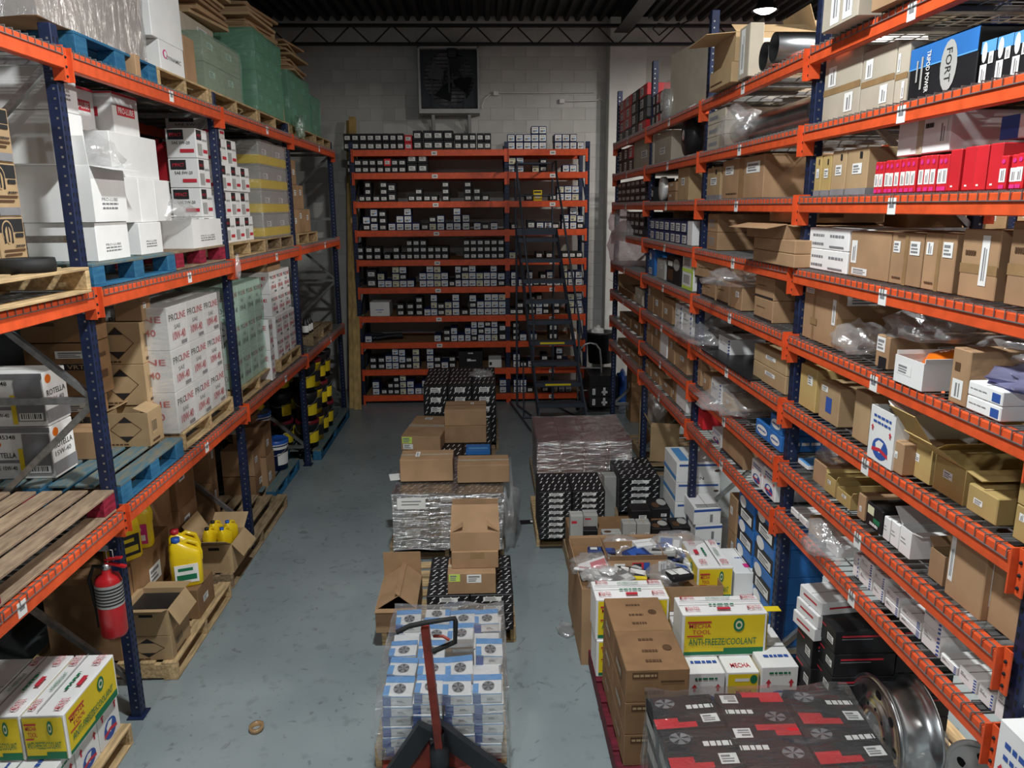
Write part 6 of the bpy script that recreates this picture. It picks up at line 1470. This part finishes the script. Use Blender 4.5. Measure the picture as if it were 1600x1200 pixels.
q = MB(); q.box(-.01, .01, -1.05, 1.05, 0, .5, 'plblack')
# ---- fourth
rbag('large pinkish bubble wrap heap on the fourth right shelf', 4, 3, 984, (.3, .62, .36), 'bubble', .12, .0, 9, .3, .7)
shelf(4, 2, [('blue and white tall box', 'bd', 1008, 1022, 390, .4, {}), ('grey-green carton', 'p', 1026, 1038, 404, .4, dict(mats='greyboard')), ('dark picture box', 'pic', 1041, 1062, 400, .4, {}), ('green and white box', 'gw', 1065, 1082, 398, .4, dict(rows=2))])
shelf(4, 1, [('tilted brown carton with black stripe', 'ks', 1092, 1117, 436, .5, {}), ('brown carton', 'ks', 1119, 1138, 438, .5, {}), ('brown carton', 'k', 1140, 1158, 444, .5, {}), ('brown carton with black stripe', 'ks', 1177, 1206, 432, .65, dict(rows=2, clip=0))])
X, Y0, Y1, h = rplace(rz_(4, 1), 1092, 1117, 436, .04)
rw('carton', 'brown carton lying on the striped cartons, fourth right shelf', 'ks', X-.03, Y0-.2, Y1, rz_(4, 1)+h, .55, .17, rot=.08)
rbag('clear bag with red ends between brown cartons, fourth right shelf', 4, 1, 1158, (.25, .26, .1), 'bag', .1, .18, 11, .5, .4)
shelf(4, 0, [('large brown carton with white labels', 'tn', 1238, 1303, 447, .7, dict(mats='kraft', marks=[('f', .05, .86, .35, .95, 'L'), ('f', .3, .0, .36, 1, 'P'), ('f', .88, .4, .98, .85, 'L'), ('r', .08, .75, .5, .95, 'L'), ('r', 0, .42, 1, .52, 'P'), ('f', .25, .3, .45, .42, 'R', 'tape')])),
             ('brown carton with cut front', 'tn', 1366, 1386, 524, .6, dict(mats='kraft', marks=[('f', .05, .5, .7, .95, 'L'), ('r', .4, .55, .6, .7, 'L'), ('f', .3, 0, .9, .35, 'R', 'hole')])),
             ('white open carton with amber lamp', 'wn', 1395, 1440, 560, .38, dict(inset=-.04, marks=[('f', .1, .35, .6, .75, 'L')], flaps={'l': (5, .02), 'r': (5, .02)})),
             ('tall brown flap carton', 'tn', 1480, 1508, 545, .5, dict(inset=-.02, mats='kraft', marks=[('f', .15, .1, .75, .45, 'L'), ('f', .2, .6, .5, .75, 'R', 'brownink')])),
             ('white carton with dark plate', 'wn', 1508, 1562, 602, .4, dict(rows=2, inset=-.02, marks=[('f', .72, .15, .95, .75, 'R', 'blueink'), ('f', .08, .5, .6, .6, 'T', ('AIR BRAKE', 'greyink'))]))])
X, Y0, Y1, h = rplace(rz_(4, 0), 1395, 1440, 560, -.04)
q = MB(); q.lathe([(.12, 0), (.125, .03), (.10, .07), (.05, .09), (0, .095)], 'plorange', 24, Matrix.Translation((X+.2, (Y0+Y1)/2, rz_(4, 0)+h-.06)))
q.lathe([(0, 0), (.12, 0)], 'plorange', 24, Matrix.Translation((X+.2, (Y0+Y1)/2, rz_(4, 0)+h-.06))); tag(q.build('amber_lamp'), 'amber domed lamp lens in the open white carton', 'lamp lens')
rbag('clear bag beside the cut brown carton, fourth right shelf', 4, 0, 1338, (.12, .16, .11), 'bag', .12, 0, 13)
X, Y0, Y1, h = rplace(rz_(4, 0), 1366, 1386, 524, .04)
blob('plastic_bag', 'clear bag on top of the cut brown carton', 'plastic bag', (X+.2, (Y0+Y1)/2-.08, rz_(4, 0)+h+.002), (.2, .2, .11), 'bag', .5, 3, 2.3, seed=15)
X, Y0, Y1, h = rplace(rz_(4, 0), 1508, 1562, 602, -.02)
blob('plastic_bag', 'bag of blue and red parts on the white plate cartons', 'plastic bag', (X+.18, (Y0+Y1)/2-.1, rz_(4, 0)+h+.002), (.16, .2, .06), 'bluebag', .5, 3, 2.3, seed=17)
blob('plastic_bag', 'clear bag behind the tall flap carton', 'plastic bag', (X+.35, Y1+.1, rz_(4, 0)+.18), (.2, .25, .08), 'bag', .5, 3, 2.3, seed=18)
# ---- third
shelf(3, 3, [('open brown carton', 'kn', 966, 990, 452, .5, dict(flaps={'f': (60, .18), 'l': (40, .2), 'b': (20, .2), 'r': (70, .15)}, marks=[])), ('pale carton with flap', 'p', 992, 1003, 450, .4, {})])
shelf(3, 2, [('tall brown carton', 'k', 1008, 1020, 442, .45, {}), ('tall brown carton', 'k', 1021, 1034, 452, .45, dict()), ('brown carton', 'k', 1036, 1050, 466, .45, {}), ('blue and white carton', 'wb', 1054, 1064, 475, .4, {}), ('blue and white carton', 'wb', 1066, 1080, 482, .4, {})])
rbag('bagged part on brown cartons, third right shelf', 3, 2, 1032, (.1, .12, .1), 'bag', .1, .3, 22)
shelf(3, 1, [('white carton with blue hatch', 'wb', 1122, 1140, 526, .3, dict(inset=.1)), ('tan carton', 't', 1176, 1226, 547, .5, dict(rows=2))])
rbag('clear sleeve of blue and white parts, third right shelf', 3, 1, 1092, (.18, .42, .10), 'bag', .05, .02, 24)
X, Y0, Y1, h = rplace(rz_(3, 1), 1095, 1170, 530, -.05); q = MB(); q.box(0, .7, 0, Y1-Y0, 0, .01, 'plblack'); tag(q.build('black_board', None, (X, Y0, rz_(3, 1))), 'flat black board under the blue hatch carton, third shelf', 'board')
shelf(3, 0, [('small white carton', 'wn', 1233, 1246, 604, .3, {}), ('tall yellow-tan carton', 'y', 1247, 1272, 572, .5, {}), ('orange-brown carton with blue print', 'tn', 1278, 1308, 600, .4, dict(mats='tan', marks=[('f', .1, .75, .4, .9, 'L'), ('f', .35, .25, .65, .65, 'R', 'blueink')])),
             ('tall brown flap', 'tn', 1330, 1354, 612, .3, dict(marks=[])), ('white carton with round emblem', 'wg', 1354, 1392, 640, .4, dict(inset=-.03, flaps={'b': (10, .1), 'r': (-60, .1)})),
             ('small brown labelled carton', 'k', 1393, 1408, 690, .3, dict(inset=-.02)), ('yellow-tan open carton', 'y', 1410, 1452, 690, .38, dict(flaps={'f': (35, .18), 'b': (10, .15), 'r': (60, .1), 'l': (60, .1)})),
             ('yellow-tan open carton', 'y', 1456, 1504, 722, .38, dict(flaps={'f': (55, .2), 'b': (10, .15), 'r': (95, .1)})), ('yellow-tan closed carton', 'y', 1508, 1555, 766, .4, {}), ('yellow-tan closed carton', 'y', 1580, 1640, 745, .4, dict(rows=2))])
# ---- second
shelf(2, 3, [('brown carton', 'dk', 968, 985, 492, .4, {}), ('dark carton', 'dk', 986, 1000, 500, .4, {})])
shelf(2, 2, [('brown carton', 'k', 1007, 1018, 498, .45, {}), ('brown carton', 'k', 1019, 1030, 503, .45, {}), ('white carton', 'wn', 1031, 1041, 513, .45, {}), ('tall brown carton', 'k', 1043, 1053, 522, .45, {}), ('brown carton', 'k', 1055, 1073, 545, .45, {})])
shelf(2, 1, [('tall brown carton', 'kn', 1082, 1094, 555, .5, {}), ('small brown carton', 'k', 1098, 1108, 584, .4, {}), ('white and navy carton', 'wb', 1110, 1126, 594, .4, {}), ('tan carton', 't', 1128, 1142, 617, .4, {}),
             ('blue carton with white oval', 'bl', 1180, 1200, 660, .35, dict(rows=1)), ('blue carton with white oval', 'bl', 1201, 1219, 650, .35, dict(rows=2))])
rbag('clear bags of dark parts, second right shelf', 2, 1, 1160, (.3, .3, .12), 'bag', .15, 0, 27, .6)
shelf(2, 0, [('flat white carton with blue top', 'wn', 1238, 1262, 718, .4, dict(inset=.08, marks=[('t', 0, 0, 1, 1, 'R', 'skyink'), ('T', .2, .3, .8, .7, 'T', ('NTN', 'paper'))])), ('small brown carton', 'kn', 1269, 1288, 722, .35, dict(marks=[])), ('open brown tray', 'y', 1288, 1304, 745, .4, dict(flaps={'r': (30, .03), 'l': (30, .03)})),
             ('open yellow-tan tray', 'y', 1306, 1328, 768, .4, dict(flaps={'r': (30, .03)})), ('brown labelled carton', 'k', 1338, 1349, 772, .4, {}), ('black and green carton', 'bk', 1351, 1376, 790, .4, dict(marks=[('f', .1, .55, .5, .9, 'R', 'creampaper'), ('f', .5, .3, .9, .5, 'R', 'green'), ('f', .3, .1, .8, .3, 'T', ('GATES', 'paper'))])),
             ('slim white carton', 'w', 1378, 1388, 808, .35, {}), ('slim white carton', 'w', 1389, 1402, 816, .35, {}), ('white open carton', 'w', 1403, 1421, 826, .4, dict(flaps={'b': (20, .08), 'r': (80, .08), 'l': (50, .1)})), ('brown low carton', 'kn', 1449, 1472, 862, .4, dict(flaps={'l': (40, .05)}, marks=[]))])
rbag('bag in the open brown tray, second right shelf', 2, 0, 1305, (.09, .1, .08), 'bag', .15, .1, 31)
X, Y0, Y1, h = rplace(rz_(2, 0), 1474, 1700, 940, .01)
for i, (xa, xb, yt) in enumerate(((1474, 1530, 848), (1531, 1640, 905))):
    X, Y0, Y1, h = rplace(rz_(2, 0), xa, xb, yt, .02+.03*i)
    rw('flat_carton', ('left', 'right')[i]+' large flat brown carton standing on edge, second right shelf', 'kn', X, max(Y0, RY[0]+.06), Y1, rz_(2, 0), .06, min(h, .36), marks=[('f', .05, .25, .18, .95, 'L')] if i == 0 else [('f', .1, .25, .2, .95, 'L')])
# ---- first
shelf(1, 3, [('brown carton', 'dk', 965, 982, 535, .4, {}), ('brown carton', 'dk', 984, 999, 552, .4, {})])
shelf(1, 2, [('brown labelled carton', 'k', 1005, 1016, 562, .45, {}), ('brown carton', 'k', 1018, 1030, 574, .45, {}), ('bagged brown carton', 'k', 1034, 1048, 598, .45, {}), ('white carton', 'wn', 1056, 1072, 606, .4, {}), ('brown carton', 'k', 1050, 1055, 596, .4, {})])
shelf(1, 1, [('white and red carton', 'redn', 1090, 1098, 640, .4, {}), ('small white carton', 'w', 1100, 1110, 676, .3, {}), ('white emblem carton', 'wg', 1112, 1126, 672, .4, {}), ('large open brown carton', 'kn', 1128, 1160, 680, .5, dict(flaps={'f': (12, .02)}, marks=[('f', 0, .0, 1, .1, 'R', 'ink')])),
             ('white carton with round emblem', 'wg', 1173, 1190, 722, .35, {}), ('white carton with round emblem', 'wg', 1191, 1210, 735, .35, dict(clip=0))])
shelf(1, 0, [('white carton on its side', 'w', 1235, 1246, 796, .3, dict(rows=2)), ('white carton', 'w', 1248, 1261, 808, .3, {}), ('tan carton with label', 't', 1263, 1282, 812, .35, {}), ('white carton behind the bag', 'w', 1290, 1308, 846, .35, {}), 
             ('slim white hatched carton', 'wb', 1331, 1340, 866, .35, {}), ('white hatched carton', 'wb', 1341, 1360, 874, .35, dict(rows=2)), ('white hatched carton', 'wb', 1362, 1379, 896, .35, dict(rows=2)), ('white hatched carton', 'wb', 1381, 1402, 925, .35, dict(rows=2)),
             ('white hatched carton', 'wb', 1404, 1436, 958, .35, dict(rows=2)), ('white hatched carton', 'wb', 1438, 1466, 950, .35, dict(rows=2)), ('low white hatched carton', 'wb', 1468, 1494, 1030, .35, {}), ('low white hatched carton', 'wb', 1496, 1524, 1050, .35, {}), ('low white hatched carton', 'wb', 1526, 1550, 1075, .35, {}), ('white hatched carton at frame edge', 'wb', 1552, 1585, 1082, .35, dict(clip=0))])
rbag('clear bag between white cartons, lowest right shelf', 1, 0, 1305, (.16, .15, .13), 'bag', .06, .0, 35)
# ---- floor under the right rack
def rfl(name, lb, style, xa, xb, yt, dep, rows, inset, z=.1405, mats=None, marks=None, group=None, hh=None):
    X, Y0, Y1, h = rplace(z, xa, xb, yt, inset); h = hh or h
    for r in range(rows):
        rw(name, '%s, row %s from floor' % (lb, ('one', 'two', 'three', 'four', 'five', 'six')[r]), style, X+.004*(r % 2), Y0, Y1, z+h/rows*r, dep, h/rows, mats=mats, marks=marks, group=group or lb)
    return X, Y0, Y1, h
X, Y0, Y1, h = rfl('black_carton', 'black carton with red print under right rack, aisle stack', 'bkr', 1262, 1290, 968, .36, 5, .06)
pallet('pine pallet under the black red-print cartons, right', 1.1, 1.0, (XR+.42, (Y0+Y1)/2+.1, 0), -PI/2, 'pine')
for r in range(5): rw('black_carton', 'black carton with red print, inner stack, row %s' % ('one', 'two', 'three', 'four', 'five')[r], 'bkr', X+.38, Y0+.02, Y1+.02, .1405+h/5*r, .36, h/5, group='inner black cartons')
rfl('black_carton', 'black carton behind the red-print stack', 'bkr', 1236, 1259, 985, .36, 3, .02)
X, Y0, Y1, h = rplace(.1405, 1236, 1259, 985, .02)
for r in range(3):
    rw('white_carton', 'white carton with red line leaning on black stack, %s' % ('lowest', 'middle', 'topmost')[r], 'wn', X-.02+.015*r, Y0-.0, Y1+.02, .1405+h+.085*r, .26, .085, marks=[('r', .2, .45, .8, .6, 'R', 'redink'), ('f', .2, .45, .8, .6, 'R', 'redink')], rot=.12)
X, Y0, Y1, h = rfl('blue_carton', 'blue and black carton stack by post, near column', 'fs', 1169, 1196, 800, .36, 5, .02, mats='blueboard', marks=[('f', 0, 0, 1, .6, 'R', 'ink'), ('f', .08, .5, .5, .95, 'C', 'paper'), ('f', .2, .08, .9, .42, 'L')])
rfl('blue_carton', 'blue and black carton stack by post, far column', 'fs', 1144, 1166, 778, .36, 5, .02, mats='blueboard', marks=[('f', 0, 0, 1, .6, 'R', 'ink'), ('f', .08, .5, .5, .95, 'C', 'paper'), ('f', .2, .08, .9, .42, 'L')])
pallet('old pallet under the blue and black cartons, right', 1.15, 1.0, (XR+.45, Y1-.1+.15, 0), -PI/2, 'oldpine')
rfl('brown_carton', 'brown carton stack behind the blue cartons', 'k', 1131, 1142, 775, .36, 3, .02)
# stack of white and blue transmission cartons
E1 = cc('white_carton', 'white and blue carton, bottom of the near stack by right rack', 'eton', .001, 1084, 1126, 872, 846, 815, dd=.36)
for r, nm in enumerate(('second', 'third')):
    bd, mk_ = st('eton', 'r'); carton('white_carton', 'white and blue carton, %s of near stack by right rack' % nm, 'box', E1['w'], .36, E1['h'], (E1['loc'][0]-.02*r, E1['loc'][1], E1['top']+E1['h']*r), 0, bd, [('f', 0, .7, 1, .98, 'H', ('blueink', 1)), ('t', .1, 0, .9, .25, 'H', ('ink', 3)), ('f', .6, .15, .7, .6, 'R', 'greyink')], 'y')
ey = E1['loc'][1]+.18+.02
for r in range(4):
    bd, mk_ = st('eton', 'r'); X0 = E1['loc'][0]
    zt = zsolve(X0, ey, 722); hq = (zt-.001)/4
    carton('white_carton', 'white and blue carton, far stack by right rack, %s' % ('lowest', 'second up', 'third up', 'topmost')[r], 'box', .44, .5, hq-.002, (X0-.01, ey+.25, .001+hq*r), 0, bd, mk_, None)
# cardboard and film under the third bay
o1 = cc('carton', 'open tan carton with torn flap on floor under third bay', 'tn', .1405, 1026, 1070, 722, 668, 645, flaps={'l': (30, .18), 'f': (-30, .05), 'b': (10, .2), 'r': (20, .15)}, marks=[], rot=-.25)
blob('plastic_bag', 'grey plastic sheet draped over the open tan carton', 'plastic film', (o1['loc'][0]-.15, o1['loc'][1]+.1, .45), (.16, .26, .30), 'bag', .45, 3, 2., seed=41, flat=.9)
cc('carton', 'upright brown cardboard panel behind the plastic sheet', 'tn', .001, 998, 1014, 705, 618, 612, marks=[], dd=.05)
a_ = onz(1030, 760); pallet('brown pallet under the open tan carton, right', .9, 1.3, (o1['loc'][0]+.15, o1['loc'][1]+.2, 0), 0, 'oldpine')
# black cases, hand truck and bin in the far right corner
loc, w_, d_, h = cplace(.1405, 920, 964, 636, 588, 558)
pallet('grey plastic pallet under the black cases, far right corner', w_+.1, .9, (loc[0], loc[1]+.15, 0), 0, 'plgrey', None, 'b')
for r in range(3):
    carton('black_case', 'black case with white tags in far right corner, %s' % ('lowest', 'middle', 'top')[r], 'case', w_, .7, h/3+.0, (loc[0], loc[1]-d_/2+.35, .1405+r*(h/3+.002)), 0, 'plblack', [('f', .12, .2, .22, .8, 'L'), ('f', .45, .35, .65, .55, 'L'), ('f', .5, .15, .58, .9, 'L')] if r < 2 else [], None)
ht = thing('hand_truck', 'hand truck with arched grey handle beside the ladder', 'hand truck', (0, 0, 0)); HY = loc[1]-.5
pts = [ony(x, y, HY) for x, y in ((903, 640), (902, 560), (906, 546), (914, 538), (922, 536), (931, 538), (937, 546), (939, 565), (941, 640))]
q = MB(); q.tube(pts, .016, 'steel', 8); q.build('frame', ht)
for y in (575, 610): q = MB(); q.tube([ony(902, y, HY), ony(940, y, HY)], .012, 'steel', 6); q.build('cross_bar', ht)
b0 = pts[0]; b1 = pts[-1]
q = MB(); q.box(min(b0.x, b1.x), max(b0.x, b1.x), HY-.22, HY, .02, .03, 'steel'); q.build('toe_plate', ht)
for v in (b0, b1):
    q = MB(); q.lathe([(0, -.025), (.1, -.025), (.11, 0), (.1, .025), (0, .025)], 'rubber', 18, Matrix.Translation((v.x, HY+.05, .11)) @ Matrix.Rotation(PI/2, 4, 'Y')); q.build('wheel', ht)
q = MB(); c_ = ony(937, 560, loc[1]+.35); q.lathe([(0, .0), (.2, .0), (.24, .5), (.26, .5), (.26, .53), (.2, .53), (0, .45)], 'plblack', 22); tag(q.build('bin', None, (c_.x, loc[1]+.3, .1405+h+.012)), 'black round bin on top of the black cases', 'bin')
blob('plastic_bag', 'white foam scraps in the black bin', 'foam', (c_.x-.05, loc[1]+.28, .1405+h+.46), (.12, .1, .12), 'plwhite', .6, 3, 2.6, seed=44)
blob('tarp', 'blue tarp heaped between the cases and the right rack', 'tarp', (ony(973, 590, loc[1]).x, loc[1]+.0, .002), (.12, .2, .42), 'plblue', .4, 3, 2., seed=45)
pk = onz(995, 660)
for r in range(3): rw('carton', 'dark brown carton in the far right corner stack, %s' % ('lowest', 'middle', 'top')[r], 'dk', pk.x-.1, pk.y, pk.y+.4, .001+.32*r, .35, .318)
# ---- scraps on the floor
p = onz(826, 816); q = MB(); q.box(-.09, .09, -.05, .05, 0, .006, 'black'); q.box(.02, .06, -.02, .03, .006, .007, 'paper'); tag(q.build('card_scrap', None, p, .1), 'black card scrap with white sticker on the floor', 'scrap')
p = onz(401, 1140); q = MB(); q.lathe([(.03, .0), (.045, .005), (.045, .03), (.03, .03), (.03, 0)], 'tape', 20, Matrix.Scale(1.2, 4, (0, 1, 0))); tag(q.build('tape_roll', None, p), 'small brown ring lying on the open floor', 'tape roll')
p = onz(884, 985); blob('plastic_bag', 'small clear plastic scrap beside the heaped carton', 'scrap', p, (.08, .1, .03), 'bag', .6, 2, 2.5, seed=50)
p = onz(1590, 1150); 
for r in range(3):
    rw('white_carton', ('plain white carton at bottom of the stack, lower right frame edge', 'white carton in the middle of the lower right edge stack', 'white emblem carton topping the stack at lower right frame edge')[r], ('wn', 'wn', 'wg')[r], 1.855, 2.08, 2.37, .001+.48*r, .36, .478)
# ---- next aisle's rack glimpsed through the shelves
X6 = 6.3
for i in range(4):
    frame('rack_upright', 'navy upright of the next aisle rack, %s one' % ORD[i+1], X6+.02, 6.9+2.25*i, 4.3, 1.0, 1, 'next aisle uprights')
for b in range(3):
    for k, z in enumerate((1.3, 2.85, 3.55)):
        beam('orange front beam of next aisle rack, %s level, section %s' % (('lower', 'middle', 'upper')[k], ('one', 'two', 'three')[b]), X6, 6.9+2.25*b, 9.15+2.25*b, z, 1, 'next aisle beams')
        beam('orange rear beam of next aisle rack, %s level, section %s' % (('lower', 'middle', 'upper')[k], ('one', 'two', 'three')[b]), X6+1.04, 6.9+2.25*b, 9.15+2.25*b, z, -1, 'next aisle beams')
        wire_deck('wire deck of next aisle rack, %s level, section %s' % (('lower', 'middle', 'upper')[k], ('one', 'two', 'three')[b]), X6, 8.025+2.25*b, 2.12, 1.0, z, 1, 'next aisle decks')
        for c_ in range(5):
            if (b+c_+k) % 4 == 3: continue
            rw('carton', 'tan carton in next aisle rack, %s level, section %s, position %s' % (('lower', 'middle', 'upper')[k], ('one', 'two', 'three')[b], ('one', 'two', 'three', 'four', 'five')[c_]), 't', X6+.04, 7.0+2.25*b+.42*c_, 7.38+2.25*b+.42*c_, z+DECK, .5, .32+.06*((c_+b) % 3), group='next aisle cartons')

# ---- back row cartons added to block lamp light and darken the shelf interiors
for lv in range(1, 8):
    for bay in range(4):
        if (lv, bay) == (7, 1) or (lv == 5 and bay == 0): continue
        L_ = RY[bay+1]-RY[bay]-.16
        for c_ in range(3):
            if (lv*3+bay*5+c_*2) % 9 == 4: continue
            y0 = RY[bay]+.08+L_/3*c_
            rw('shade_carton', 'added light-blocking carton in back row, %s shelf, right rack %s bay, %s from right' % (RN[lv], BN[bay], ORD[c_+1]), 'dk', XR+.71, y0+.01, y0+L_/3-.01, rz_(lv, bay), .36, (.24, .27, .22, .26)[(lv+c_) % 4]+(.05 if lv > 1 else -.02), marks=[], group='added light-blocking cartons')
